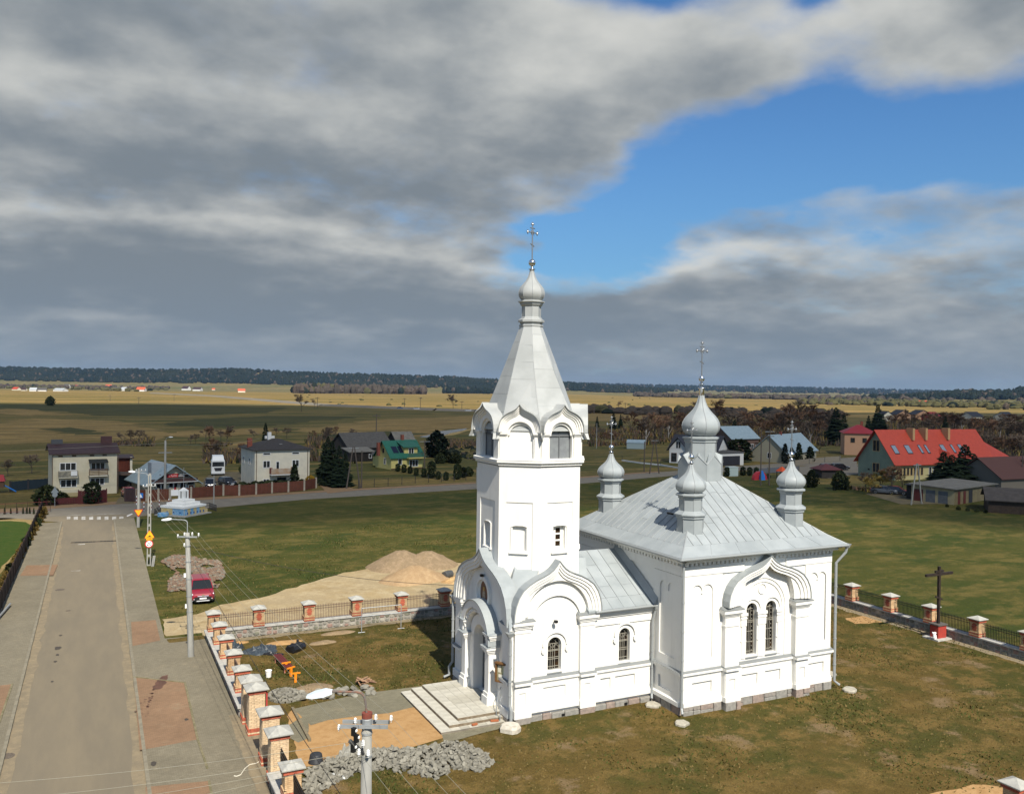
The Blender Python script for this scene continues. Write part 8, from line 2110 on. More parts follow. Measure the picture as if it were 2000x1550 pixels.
for i in range(7):
    a = -1.95+i*.557; mb = MB(); mb.box(a+.01, a+.547, -2.0, -1.985, .16, .98); mb.build('painted_panel', [mblue, myel, mblue, myel, mblue, myel, myel][i], t)
for i in range(4):
    a = -1.95+i*.975; mb = MB(); mb.box(-2.0, -1.985, a+.01, a+.965, .16, .98); mb.build('painted_panel', [mblue, mblue, myel, myel][i], t)
for i in range(6):
    mb = MB(); x = -1.5+i*.6; mb.box(x, x+.22, -2.01, -2.001, .25, .55); mb.build('painted_figure', mnav, t)
for i in range(3):
    mb = MB(); x = -1.4+i*1.1; mb.box(-2.01, -2.001, x, x+.2, .4, .6); mb.build('painted_figure', mnav, t)
mb = MB(); mb.loft([[(-2.7+.7*cos(a), .9+.7*sin(a), z) for a in [2*pi*i/16 for i in range(16)]] for z in (.0, .45)]); mb.build('blue_base', mblue, t)
mb = MB(); mb.box(2.0, 2.5, -1.9, .2, .12, .6); mb.build('small_block', myel, t)
rl_ = thing('iron_railing', 'dark iron railing around the back of the monument', 'railing', (mq.x, mq.y+3.6, 0))
for a, b in (((-3.6, -.5), (-2.6, 2.4)), ((-2.6, 2.4), (3.8, 3.4)), ((3.8, 3.4), (4.4, .6))):
    mb = MB()
    for z in (.15, .5, .85): mb.tube([(*a, z), (*b, z)], .04, 4)
    for k in range(9): f = k/8; mb.tube([(a[0]+(b[0]-a[0])*f, a[1]+(b[1]-a[1])*f, 0), (a[0]+(b[0]-a[0])*f, a[1]+(b[1]-a[1])*f, .9)], .035, 4)
    mb.build('railing_panel', darkroof, rl_)
# distant A-frame pylons and poles
for k, (px, pb_, pt, lab) in enumerate([(690, 954, 872, 'wooden A-frame pole pair by the driveway left of the yellow house'), (1790, 985, 905, 'concrete A-frame pole in front of the garages'), (1278, 925, 858, 'paired poles behind the left corner dome')]):
    b = G(px, pb_); z = ZAT(px, pt, b); t = thing('a_frame_pole', lab, 'pole', (b.x, b.y, 0), 0, 'utility poles of the village')
    for s in (-1, 1): mb = MB(); mb.tube([(s*1.25, 0, -.2), (s*.12, 0, z)], .14, 6, .10); mb.build('leg', concrete if k == 1 else mat('pole_wood', (.10, .08, .065), rough=.9), t)
    mb = MB(); mb.box(-.9, .9, -.05, .05, z-.3, z-.2); mb.build('crossarm', galv, t)
for k, (px, pb_, pt, lab) in enumerate([(1502, 948, 838, 'tall pole pair rising right of the central dome'), (1165, 876, 826, 'thin pole in the field right of the bell tower'), (1258, 921, 862, 'leaning pole behind the left corner dome'), (829, 916, 858, 'tall pole in front of the yellow house'), (706, 953, 880, 'thin grey pole at the driveway'), (931, 955, 912, 'short pole on the main road beside the bell tower'), (1996, 960, 880, 'pale leaning pole at the right edge')]):
    b = G(px, pb_); z = ZAT(px, pt, b); t = thing('utility_pole', lab, 'pole', (b.x, b.y, 0), 0, 'utility poles of the village')
    mb = MB(); mb.tube([(0, 0, -.2), (0, 0, z)], .14, 6, .09); mb.build('shaft', concrete if k in (1, 5) else mat('pole_wood', (.10, .08, .065), rough=.9), t)
    if k in (0, 3):
        mb = MB(); mb.box(-1.2, 1.2, -.05, .05, z-.5, z-.4); mb.build('crossarm', galv, t)
    if k == 0: mb = MB(); mb.tube([(-1.8, .3, -.2), (-1.8, .3, z)], .12, 6, .09); mb.box(-2.1, 1.1, -.05, .05, z-1.4, z-1.3); mb.build('second_shaft', MATS['pole_wood'], t)
# trees and plants
bark = mat('grey_brown_bark', (.075, .058, .045), (.05, .04, .032), scale=3, rough=.95); birch = mat('birch_bark', (.42, .39, .35), (.25, .22, .19), scale=3, rough=.9)
def twigs_m(n, c, c2): return mat(n, c, c2, scale=.7, rough=.95, spec=.05, rand=.15)
tw_brown = twigs_m('bare_twigs', (.165, .122, .088), (.12, .09, .066)); tw_red = twigs_m('reddish_twigs', (.225, .13, .075), (.17, .10, .062)); tw_ol = twigs_m('willow_twigs', (.36, .26, .07), (.28, .2, .055)); tw_gold = twigs_m('golden_twigs', (.30, .18, .02), (.22, .14, .02))
needle = twigs_m('spruce_needles', (.012, .020, .011), (.020, .028, .014)); thuja = twigs_m('thuja_leaves', (.018, .028, .012), (.030, .036, .015)); thuja_br = twigs_m('bronze_thuja', (.12, .078, .022), (.06, .05, .016)); hedge_g = twigs_m('shrub_leaves', (.030, .040, .016), (.045, .05, .02))
def bare_mesh(seed, spread=.55, dens=1.0, up=.55):
    """unit-height bare tree: (trunk mesh builder, crown mesh builder)"""
    random.seed(seed); tr, cr = MB(), MB()
    def grow(p, d, L, r, lvl):
        q = p + d*L*.55 + Vector((random.uniform(-1, 1), random.uniform(-1, 1), 0))*L*.05; e = p + d*L
        mb = tr if lvl < 2 else cr
        mb.tube([p, q, e], r, 5 if lvl < 2 else 3, r*.62, caps=False)
        if lvl >= 4:
            for k in range(int(7*dens)):
                dd = (d + Vector((random.uniform(-1, 1), random.uniform(-1, 1), random.uniform(-.5, .9)))*.9).normalized(); b = p+(e-p)*random.random(); l = L*random.uniform(.7, 1.5); s = dd.orthogonal().normalized()*.0065
                cr.add([b-s, b+s, b+dd*l], [(0, 1, 2)])
            return
        n = random.choice((3, 3, 4)) if lvl else 5
        for k in range(n):
            f = random.uniform(.45, 1.0) if lvl else .45+.55*k/(n-1)
            a = random.uniform(0, 2*pi); s = spread*random.uniform(.7, 1.3)
            nd = (d*up + Vector((cos(a)*s, sin(a)*s, random.uniform(.0, .35)))).normalized()
            grow(p+(e-p)*f, nd, L*random.uniform(.5, .72), r*.55, lvl+1)
    grow(Vector((0, 0, 0)), Vector((0, 0, 1)), .46, .016, 0)
    h = max(v[2] for v in cr.v)
    for m in (tr, cr): m.v = [(x/h, y/h, z/h) for x, y, z in m.v]
    return tr, cr
def conifer_mesh(seed, w=.22, layers=32, br=17):
    random.seed(seed); tr, cr = MB(), MB(); tr.tube([(0, 0, 0), (0, 0, .96)], .014, 6, .003)
    for k in range(layers):
        f = k/layers; z = .05+.93*f; R = w*(1-f)**.85*random.uniform(.8, 1.12)+.012
        for j in range(max(5, int(br*(1-.55*f)))):
            a = random.uniform(0, 2*pi); r = R*random.uniform(.7, 1.1); d = Vector((cos(a), sin(a), 0)); s = Vector((-sin(a), cos(a), 0))
            dz = -.10*r/w*.6; wd = r*.30+.006
            p0, p1 = Vector((0, 0, z))+d*r*.1, Vector((0, 0, z+dz+.03*(f > .7)))+d*r
            m_ = p0.lerp(p1, .6)
            cr.add([p0, m_-s*wd-Vector((0, 0, .02)), p1, m_+s*wd-Vector((0, 0, .02)), m_+Vector((0, 0, .016))], [(0, 1, 4), (1, 2, 4), (2, 3, 4), (3, 0, 4)])
    return tr, cr
def leaf_mesh(seed, shape, n=700, size=.07):
    """crown of many small leaf clumps; shape(f)->radius for height f"""
    random.seed(seed); tr, cr = MB(), MB(); tr.tube([(0, 0, 0), (0, 0, .5)], .02, 5, .01)
    for k in range(n):
        f = random.random(); R = shape(f)*(1+.22*mnoise.noise(Vector((f*5, k % 7, seed)))); a = random.uniform(0, 2*pi); r = R*random.uniform(.55, 1.05)
        c = Vector((r*cos(a), r*sin(a), f)); s = size*random.uniform(.6, 1.3)
        d1 = Vector((random.uniform(-1, 1), random.uniform(-1, 1), random.uniform(-.6, 1))).normalized()*s; d2 = d1.orthogonal().normalized()*s*.6
        cr.add([c-d2, c+d1, c+d2, c-d1*.6], [(0, 1, 2, 3)])
    return tr, cr
FAM = {}
def family(key, builder, tm_, cm_): tr, cr = builder; FAM[key] = (tr.mesh('trunk', tm_), cr.mesh('crown', cm_))
for k in range(3): family('bare%d' % k, bare_mesh(10+k, .55+.1*k), bark, tw_brown)
FAM['red0'] = (FAM['bare0'][0], bare_mesh(31, .5, 1.6)[1].mesh('crown', tw_red)); family('red1', bare_mesh(32, .62, 1.5), bark, tw_red)
family('birch', bare_mesh(41, .38, 1.0, .8), birch, tw_brown); family('willow', bare_mesh(43, .7, 2.4, .35), bark, tw_ol)
family('spruce0', conifer_mesh(1), bark, needle); family('spruce1', conifer_mesh(2, .27), bark, needle)
family('pine', leaf_mesh(5, lambda f: .36*sin(pi*min(1, f*.9+.12))**.7, 900, .075), bark, needle)
family('thuja', leaf_mesh(6, lambda f: .16*(1-f)**.45*(.55+.45*min(1, f*6)), 620, .05), bark, thuja)
family('column', leaf_mesh(7, lambda f: .30*(min(1, f*8))*(min(1, (1-f)*6))**.6, 620, .08), bark, thuja)
family('bush', leaf_mesh(8, lambda f: .55*sin(pi*min(1, f*.85+.15))**.6, 560, .12), bark, hedge_g)
family('golden', leaf_mesh(9, lambda f: .55*sin(pi*min(1, f*.85+.15))**.6, 500, .10), bark, tw_gold); family('bronze', leaf_mesh(10, lambda f: .34*(1-f)**.4*min(1, f*8), 500, .09), bark, thuja_br)
NAMES = dict(bare='bare_tree', red='bare_tree', birch='birch_tree', willow='willow_tree', spruce='spruce_tree', pine='pine_tree', thuja='thuja', column='thuja', bush='shrub', golden='shrub', bronze='thuja')
DESC = dict(bare='bare tree', red='reddish bare tree', birch='pale birch', willow='budding willow', spruce='spruce', pine='rounded pine', thuja='pointed thuja', column='clipped thuja', bush='green shrub', golden='golden shrub', bronze='bronze thuja')
CATS = dict(bare='tree', red='tree', birch='tree', willow='tree', spruce='tree', pine='tree')
ORD = ['first', 'second', 'third', 'fourth', 'fifth', 'sixth', 'seventh', 'eighth', 'ninth', 'tenth', 'eleventh', 'twelfth', 'thirteenth', 'fourteenth', 'fifteenth', 'sixteenth', 'seventeenth', 'eighteenth']
def plant(kind, px, py, pt, where, group=None, wide=1.0, var=None, z=0.0):
    base = kind.rstrip('0123456789'); b = G(px, py); h = max(.3, ZAT(px, pt, b)); m = FAM[kind]
    t = thing(NAMES[base], '%s %s' % (DESC[base], where), CATS.get(base, 'shrub'), (b.x, b.y, z), (px*7.13) % 6.28, group)
    t.scale = (h*wide, h*wide, h)
    link('trunk', m[0], t); link('crown', m[1], t)
    return t
def row(kinds, items, where, group, wide=1.0):
    items = sorted(items); n = len(items)
    for i, it in enumerate(items):
        k = kinds[i % len(kinds)] if isinstance(kinds, (list, tuple)) else kinds
        plant(k, it[0], it[1], it[2], ('%s from left ' % ORD[i] if n > 1 else '')+where, group, it[3] if len(it) > 3 else wide)
random.seed(6)
J = random.uniform
row('thuja', [(p, 1004+J(-1, 1), 993-J(0, 3)) for p in (9, 21, 33, 45, 52, 58, 66)], 'in the row behind the left garden lawn', 'young thujas of the left garden')
row(['bronze', 'bronze', 'bronze', 'column'], [(98-(y_-1000)*.575-8, y_, y_-17-(y_-1000)*.05) for y_ in (1006, 1013, 1021, 1029, 1038, 1047, 1057, 1068, 1080, 1093, 1107, 1122, 1138, 1156, 1176)], 'in the hedge inside the left picket fence', 'hedge inside the left picket fence', 1.25)
row('bush', [(92, 985, 949, 1.3), (124, 981, 962)], 'in front of the left cream house', 'shrubs of the cream house'); plant('column', 180, 984, 941, 'beside the red board fence of the cream house', wide=1.2)
row(['bare0', 'bare1', 'bare2'], [(15, 930, 895, 1.1), (62, 925, 885), (238, 866, 842), (255, 866, 838, 1.2), (272, 864, 838), (284, 862, 846), (372, 868, 848), (382, 866, 846)], 'on the meadow behind the cream house and the shop', 'bare trees behind the shop')
row(['red0', 'bare1'], [(412, 898, 852, .9), (425, 900, 860), (472, 905, 862), (640, 862, 832), (610, 858, 838), (560, 856, 834)], 'between the shop yard and the barns', 'bare trees by the barns')
plant('spruce0', 518, 900, 824, 'rising behind the second cream house'); plant('bush', 98, 792, 774, 'standing alone in the far left meadow', wide=.9)
row(['bare0', 'bare2'], [(589, 804, 768, 1.0), (614, 797, 776, .8), (885, 799, 769), (1208, 800, 780), (1405, 800, 778)], 'standing alone on the wide valley meadow', 'lone trees of the valley')
row(['spruce1', 'spruce0'], [(634, 942, 862, 1.1), (648, 948, 858, 1.2), (662, 952, 868, 1.2), (674, 950, 880, 1.1), (640, 935, 850)], 'in the dark spruce group right of the second cream house', 'dark spruce group', 1.2)
row(['column', 'bush'], [(462, 962, 944), (474, 962, 941), (486, 961, 943), (498, 960, 940), (511, 959, 939), (525, 958, 938), (537, 957, 937), (548, 956, 938), (561, 955, 937), (590, 953, 936)], 'in the dark hedge before the second cream house', 'hedge of the second cream house', 1.3); plant('thuja', 575, 955, 908, 'tallest in the hedge before the second cream house', wide=1.5); plant('golden', 606, 951, 928, 'at the right corner of the second cream house', wide=.9); plant('bush', 475, 925, 904, 'left of the second cream house', wide=.7)
plant('pine', 853, 893, 841, 'behind the yellow house on the right', wide=1.25)
row('column', [(777, 921, 905), (789, 923, 906.5), (801, 925, 910), (813, 929, 913), (828, 932, 914), (843, 934, 900, .8), (856, 936, 920), (871, 938, 921), (893, 936, 905, .8), (905, 933, 912)], 'in the clipped row before the yellow house', 'clipped thujas of the yellow house')
row('bush', [(860, 905, 885), (876, 903, 883), (890, 905, 884), (915, 930, 912)], 'in the garden right of the yellow house', 'garden shrubs of the yellow house')
# right side behind the church
row('spruce1', [(1143, 840, 806), (1166, 842, 812), (1198, 838, 803, 1.2), (1212, 836, 808)], 'in the row right of the bell tower', 'spruces right of the bell tower')
row(['red0', 'red1', 'birch'], [(1180, 866, 842, 1.2), (1198, 868, 840, 1.3), (1216, 862, 846), (1231, 856, 798, .7), (1252, 866, 812), (1262, 868, 808), (1278, 866, 800), (1292, 862, 806), (1306, 860, 802), (1320, 858, 806), (1338, 856, 800)], 'in the reddish copse behind the left corner dome', 'copse behind the left corner dome', 1.1)
plant('spruce0', 1434, 868, 818, 'right beside the central dome, behind the garage', wide=1.2); plant('column', 1443, 902, 858, 'broad and dark above the white garage', wide=1.7)
row(['bare0', 'red1', 'bare1', 'bare2', 'red0'], [(1400, 836, 776, .8), (1372, 838, 782), (1462, 846, 796, .8), (1482, 860, 812), (1498, 862, 818), (1515, 852, 806), (1530, 854, 810), (1545, 856, 782, .8), (1562, 852, 778, .8), (1578, 850, 784, .9), (1592, 858, 806), (1604, 862, 816), (1618, 858, 812), (1486, 884, 850), (1452, 846, 806), (1600, 886, 858)], 'in the bare thicket left of the red school roof', 'bare thicket left of the school'); plant('birch', 1582, 872, 820, 'among the bare thicket left of the school', wide=.8)
row('spruce1', [(1632, 868, 794, 1.5), (1648, 866, 808, 1.3), (1714, 846, 788, 1.4), (1696, 846, 810), (1724, 846, 806), (1846, 850, 812)], 'in the tall dark group behind the school roof', 'tall conifers behind the school', 1.2)
row(['thuja'], [(1533, 905, 866), (1546, 906, 874), (1560, 904, 865), (1582, 904, 872, 2.0)], 'in front of the pale blue roofed house', 'thujas of the pale blue roofed house', 1.3)
row(['column'], [(1420, 930, 912), (1451, 929, 911), (1464, 929, 912), (1477, 928, 912)], 'in the short row by the utility cabinet', 'thujas by the cabinet')
row(['bush', 'thuja'], [(1585, 952, 918, .7), (1641, 956, 920, .8), (1630, 958, 930), (1655, 958, 932), (1500, 935, 925), (1524, 930, 921)], 'along the fence left of the school', 'shrubs along the school fence')
row(['bare1', 'willow', 'willow', 'red1', 'bare0'], [(1690, 962, 920, .9), (1718, 962, 908, 1.1), (1742, 964, 906, 1.1), (1702, 966, 925), (1762, 962, 918)], 'budding in front of the school wall', 'trees before the school wall')
row('spruce1', [(1842, 952, 880, 2.1), (1858, 958, 886, 2.2), (1884, 956, 866, 2.2), (1902, 954, 886, 2), (1872, 954, 890, 2)], 'standing before the school front', 'spruces before the school', 1.4)
row(['birch', 'bare2', 'red1', 'bare0', 'red0'], [(1768, 836, 796, .9), (1784, 838, 806), (1812, 842, 804), (1830, 842, 806), (1860, 846, 806), (1878, 850, 808), (1894, 852, 812), (1908, 856, 812), (1922, 860, 818), (1938, 862, 816), (1953, 864, 818), (1968, 868, 818), (1984, 868, 820), (1998, 872, 822)], 'in the bare belt above the school roof at right', 'bare belt above the school', 1.1)
row(['red1', 'bare1', 'red0', 'bare2'], [(1930, 892, 846), (1948, 896, 850), (1962, 898, 846), (1978, 902, 850), (1994, 904, 846), (1905, 876, 836)], 'in the nearer bare belt by the school wing', 'nearer bare belt by the school wing', 1.15)
plant('birch', 1992, 958, 890, 'leaning over the brown roof at the right edge')
row('bush', [(1850, 990, 984), (1872, 996, 988), (1890, 998, 991), (1908, 1000, 993), (1925, 1002, 995)], 'at the foot of the garage wall', 'shrubs below the garages')
row(['red0', 'bare1', 'red1', 'bare0', 'bare2'], [(1380+J(0, 270), 838+J(0, 30), 796+J(0, 26)) for _ in range(17)], 'in the rear thicket between central dome and school', 'rear thicket left of the school', 1.2)
row(['bare0', 'red1', 'bare2', 'red0'], [(1735+J(0, 265), 832+J(0, 22), 800+J(0, 16)) for _ in range(18)], 'in the rear belt behind the school roof', 'rear belt behind the school', 1.3)
row(['bare0', 'red0', 'bare2'], [(400+J(0, 300), 850+J(0, 20), 828+J(0, 16)) for _ in range(12)], 'in the loose row beyond the cream houses', 'loose row beyond the cream houses', 1.1)
br = MB(); brm = [tw_brown, tw_red, tw_ol, mat('brush_green', (.04, .05, .018), rough=.95)]
for px, n, hmax in (([(1150, 872), (1345, 866), (1345, 836), (1150, 842)], 5000, 3.2), ([(1370, 866), (1650, 872), (1650, 828), (1370, 826)], 8000, 3.6), ([(1725, 858), (2010, 886), (2010, 826), (1725, 824)], 9000, 4.0), ([(1900, 905), (2010, 915), (2010, 880), (1900, 872)], 3000, 3.0), ([(1560, 955), (1740, 978), (1740, 962), (1560, 944)], 2200, 1.8), ([(225, 870), (300, 872), (300, 862), (225, 862)], 900, 2.5), ([(400, 905), (480, 905), (480, 866), (400, 872)], 1600, 2.4), ([(600, 900), (690, 905), (690, 862), (600, 866)], 2200, 3.2), ([(840, 880), (930, 872), (930, 862), (840, 868)], 900, 2.2)):
    for x, y in scatter(gp(px), n):
        v = mnoise.noise(Vector((x*.05, y*.05, 7)))
        if v < -.12: continue
        br.m = random.choice((0, 0, 0, 1, 2, 3)); h = hmax*random.uniform(.3, 1)*(.6+v)
        for k in range(2):
            a = random.uniform(0, 6.3); w = random.uniform(.15, .4); c = Vector((x+random.uniform(-.6, .6), y+random.uniform(-.6, .6), 0)); d = Vector((cos(a), sin(a), 0))*w
            br.add([c-d, c+d, c+Vector((random.uniform(-.8, .8), random.uniform(-.8, .8), h))], [(0, 1, 2)])
o = br.build('brushwood', brm); tag(o, 'brown brushwood filling the gardens and thickets of the village', 'brushwood'); o['kind'] = 'stuff'
# the far valley: woods, hills, villages
m_wood = [mat('far_wood_dark', (.012, .018, .015), (.020, .025, .018), scale=.004, rough=1, spec=0, world_co=True), mat('far_wood_brown', (.075, .058, .045), (.058, .05, .04), scale=.006, rough=1, spec=0, world_co=True), mat('far_wood_olive', (.085, .078, .036), (.065, .062, .03), scale=.006, rough=1, spec=0, world_co=True)]
def clump(mb, x, y, z, w, h, conif):
    a0 = random.uniform(0, 6); n = 6
    prof = ((.55, 0), (1, .3), (.55, .68), (.06, 1)) if conif else ((.7, 0), (1, .45), (.8, .8), (.25, 1))
    mb.loft([[(x+w*.5*r*random.uniform(.75, 1.2)*cos(a0+2*pi*i/n), y+w*.5*r*random.uniform(.75, 1.2)*sin(a0+2*pi*i/n), z+h*q) for i in range(n)] for r, q in prof])
def wood(label, edges, n, h, w, mi, conif=0.0, seed=1):
    """belt of trees: edges = [(px, base_y_near, base_y_far)]"""
    random.seed(seed); mb = MB()
    for k in range(n):
        t = random.uniform(0, len(edges)-1); i = min(int(t), len(edges)-2); f = t-i
        px = edges[i][0]*(1-f)+edges[i+1][0]*f; u = random.random()
        py = (edges[i][1]*(1-f)+edges[i+1][1]*f)*(1-u)+(edges[i][2]*(1-f)+edges[i+1][2]*f)*u
        b = G(px, py); mb.m = mi if random.random() < .8 else random.choice((0, 1, 2)); clump(mb, b.x, b.y, -1, w*random.uniform(.7, 1.4), h*random.uniform(.55, 1.15), random.random() < conif)
    o = mb.build('tree_belt', m_wood); tag(o, label, 'wood'); o['kind'] = 'stuff'
wood('brown bare wood in the middle distance left of the bell tower', [(574, 768, 766), (640, 768.5, 766), (720, 769, 767), (830, 770, 768)], 420, 26, 17, 1, .1, 2)
wood('dark wood in the middle distance just left of the bell tower', [(866, 768, 766), (905, 768.5, 766.5), (985, 769.5, 767.5)], 200, 25, 17, 0, .5, 3)
wood('scrub along the far left village', [(-60, 757, 755), (60, 759, 755), (180, 762, 756), (260, 765, 757), (330, 762, 757)], 260, 9, 12, 2, .1, 4)
wood('bare village trees along the far left settlement', [(-60, 757.5, 752.5), (120, 759, 754), (260, 761, 755), (330, 760, 756)], 420, 13, 15, 1, .1, 14)
wood('olive scrub belt at the right edge of the plain', [(1560, 790, 780), (1700, 792, 780), (1840, 796, 781), (1950, 800, 783), (2100, 802, 785)], 520, 8.5, 12, 2, .05, 5)
wood('dark tree line beyond the right plain', [(1240, 774.5, 772), (1400, 778, 775), (1560, 781, 777), (1750, 784, 779), (2100, 788, 782)], 420, 15, 22, 1, .3, 6)
wood('scattered bushes of the plain behind the tower', [(560, 790, 770), (900, 796, 772), (1300, 800, 778), (1600, 806, 784)], 60, 3.0, 5, 2, 0, 7)
wood('bare orchard belt behind the left meadow houses', [(1100, 806, 803), (1300, 812, 806), (1480, 815, 808), (1640, 822, 812)], 170, 7, 9, 1, .05, 8)
wood('low nursery bushes in the field right of the yellow house', [(872, 866, 888), (930, 862, 900)], 160, 1.5, 1.6, 0, .2, 9)
def hill(name, prof, dep, front, back, th, n, seed, conif=.75, m=None, wmix=(0,)*14+(1,)):
    random.seed(seed); pts = []; xs = [p[0] for p in prof]
    def top(px):
        for i in range(len(prof)-1):
            if prof[i][0] <= px <= prof[i+1][0]:
                f = (px-prof[i][0])/(prof[i+1][0]-prof[i][0]); f = f*f*(3-2*f)*.5+f*.5; return prof[i][1]*(1-f)+prof[i+1][1]*f
    cols = []; px = xs[0]
    while px <= xs[-1]+.1:
        q = AT(px, top(px), dep); z = max(2.0, q.z-th*.95)
        cols.append([AT(px, 775, front).to_2d().to_3d()-Vector((0, 0, 2)), (AT(px, 775, (front*.45+dep*.55)).to_2d().to_3d()+Vector((0, 0, z*.42))), Vector((q.x, q.y, z)), (AT(px, 775, back).to_2d().to_3d()-Vector((0, 0, 2)))]); px += 25
    mb = MB(); k = len(cols); mb.add([p for c in cols for p in c], [(i*4+j, (i+1)*4+j, (i+1)*4+j+1, i*4+j+1) for i in range(k-1) for j in range(3)])
    o = mb.build('hills', m or m_far); o['kind'] = 'structure'
    mb = MB()
    for _ in range(n):
        i = random.uniform(0, k-1.001); a = int(i); f = i-a; u = .34+.66*random.random()
        c0, c1 = cols[a], cols[a+1]
        P = [c0[j].lerp(c1[j], f) for j in range(4)]
        p = P[0].lerp(P[1], (u*2-.0)*1) if u < .5 else P[1].lerp(P[2], u*2-1)
        if mnoise.noise(Vector((p.x*.0016+seed, p.y*.0016, 0))) < -.36 and u < .82: continue
        mb.m = random.choice(wmix); clump(mb, p.x, p.y, p.z-1, th*.95*random.uniform(.8, 1.4), th*random.uniform(.7, 1.12), random.random() < conif)
    for i in range(k*5):
        f = (i % 5)/5; a = min(i//5, k-2); p = cols[a][2].lerp(cols[a+1][2], f); mb.m = 0; clump(mb, p.x+random.uniform(-40, 40), p.y+random.uniform(-40, 40), p.z-2, th*1.6, th*random.uniform(.8, 1.1), random.random() < conif)
    o = mb.build('forest', m_wood); tag(o, 'dark forest covering the %s hills' % name, 'forest'); o['kind'] = 'stuff'
hill('left distant', [(-600, 712), (-200, 713), (0, 714), (200, 718), (350, 719), (460, 717), (560, 723), (700, 727), (860, 732), (960, 738), (1100, 744), (1220, 751), (1300, 757)], 4600, 3700, 6500, 20, 7500, 3, .9)
hill('blue far', [(600, 742), (800, 742), (1000, 744), (1100, 745), (1300, 750), (1500, 753), (1700, 757), (1850, 761), (2100, 766), (2700, 776)], 8600, 5200, 11000, 24, 5200, 5)
hill('right nearer', [(1700, 772), (1800, 765), (1880, 759), (1920, 759), (1960, 760), (2000, 754), (2100, 748), (2700, 752)], 3000, 2200, 4200, 20, 1500, 7)
vm = [redroof, mat('orange_red_roof', (.48, .10, .045), rough=.7), greyroof, mat('pale_sheet', (.38, .40, .41), rough=.6), brownroof]
VH = [(28, 762, 17, 6, 0, 0), (45, 763, 11, 6, 4, 0), (62, 764, 16, 7, 3, 1), (80, 764, 18, 7, 2, 1), (112, 764, 28, 6, 3, 1), (36, 752, 18, 6, 3, 1), (150, 757, 10, 5, 0, 0), (192, 756, 16, 7, 1, 0), (209, 757, 16, 6, 1, 0), (222, 754, 14, 7, 0, 0), (226, 762, 18, 6, 2, 1), (240, 763, 13, 7, 3, 1), (272, 764, 20, 8, 1, 1), (337, 756, 13, 7, 0, 0), (360, 762, 18, 8, 4, 1), (382, 763, 20, 7, 4, 1), (416, 762, 7, 4, 1, 0), (470, 766, 17, 7, 1, 0), (127, 758, 14, 8, 2, 1), (12, 757, 14, 6, 4, 1), (102, 754, 14, 6, 1, 0), (165, 753, 12, 6, 2, 1), (305, 757, 12, 6, 3, 1)]
for k, (px, py, w, hh, ri, wi) in enumerate(VH):
    b = G(px, py); s = (b-CAM_POS).dot(CF)/F_PX; w_, h_ = w*s*.78, hh*s*.52
    h = House('far_house', '%s roofed far house, %s from the left in the left village' % (('red', 'orange', 'grey', 'pale', 'brown')[ri], (ORD+['nineteenth', 'twentieth', 'twenty-first', 'twenty-second', 'twenty-third'])[sorted(range(len(VH)), key=lambda i: VH[i][0]).index(k)]), (px-w*.3, py), None, w_*.7, h_*.9, h_*2.0, 'gx', whiter if wi else palecream, vm[ri], ov=.6, group='houses of the left village', rz=YAW-pi/2+((k*37) % 7-3)*.12, length=w_)
for k, (px, py, w) in enumerate([(1131, 757.5, 10), (1148, 759, 9), (1175, 760, 6), (1200, 761, 11), (1245, 760.5, 14), (856, 757.8, 8), (760, 757.5, 7), (520, 754.6, 9)]):
    b = G(px, py); s = (b-CAM_POS).dot(CF)/F_PX; s = min(s, 2.6); q = AT(px, py, min((b-CAM_POS).dot(CF), 4200))
    o = House('far_house', 'tiny pale far house, %s from the left below the distant hills' % ORD[sorted([1131, 1148, 1175, 1200, 1245, 856, 760, 520]).index(px)], (px, py), None, 14, 5, 9, 'gx', whiter, vm[(1, 3, 3, 4, 3, 1, 0, 3)[k]], group='tiny far houses', rz=YAW-pi/2, length=w*s)
# causeway road across the valley, with cars
ca_ = gp([(300, 768), (420, 774), (560, 786), (640, 792.5), (760, 797.5), (860, 801.5), (935, 803.5), (1000, 805)])
mb = MB(); wv = 5.0
for i in range(len(ca_)-1):
    d = (ca_[i+1]-ca_[i]).normalized(); nn = Vector((-d.y, d.x))
    q = [ca_[i]-nn*(wv+4), ca_[i]-nn*wv, ca_[i]+nn*wv, ca_[i]+nn*(wv+4)]; q2 = [ca_[i+1]-nn*(wv+4), ca_[i+1]-nn*wv, ca_[i+1]+nn*wv, ca_[i+1]+nn*(wv+4)]
    mb.add([(p.x, p.y, z) for p, z in zip(q+q2, (0, 1.6, 1.6, 0)*2)], [(0, 4, 5, 1), (1, 5, 6, 2), (2, 6, 7, 3)])
o = mb.build('causeway', m_road); o['kind'] = 'structure'
for k, (px, py, m_) in enumerate([(781, 797.6, mat('far_car_blue', (.05, .10, .2), rough=.3)), (813, 799, mat('far_car_white', (.6, .6, .6), rough=.3)), (914, 802.5, MATS['far_car_white'])]):
    b = G(px, py, 1.7); t = thing('moving_car', ('blue car on the valley road, leftmost of three', 'white car in the middle of the valley road', 'pale car on the valley road beside the bell tower')[k], 'car', (b.x, b.y, 1.65), .1, 'cars on the valley road')
    mb = MB(); mb.loft([[(x, y, z) for y, z in ((-.9, .3), (.9, .3), (.9, .9), (-.9, .9))] for x in (-2.2, 2.2)]); mb.build('body', m_, t)
    mb = MB(); mb.loft([[(-1.6, -.8, .9), (1.3, -.8, .9), (1.3, .8, .9), (-1.6, .8, .9)], [(-1.2, -.7, 1.5), (.6, -.7, 1.5), (.6, .7, 1.5), (-1.2, .7, 1.5)]]); mb.build('windows', MATS['car_glass'], t)
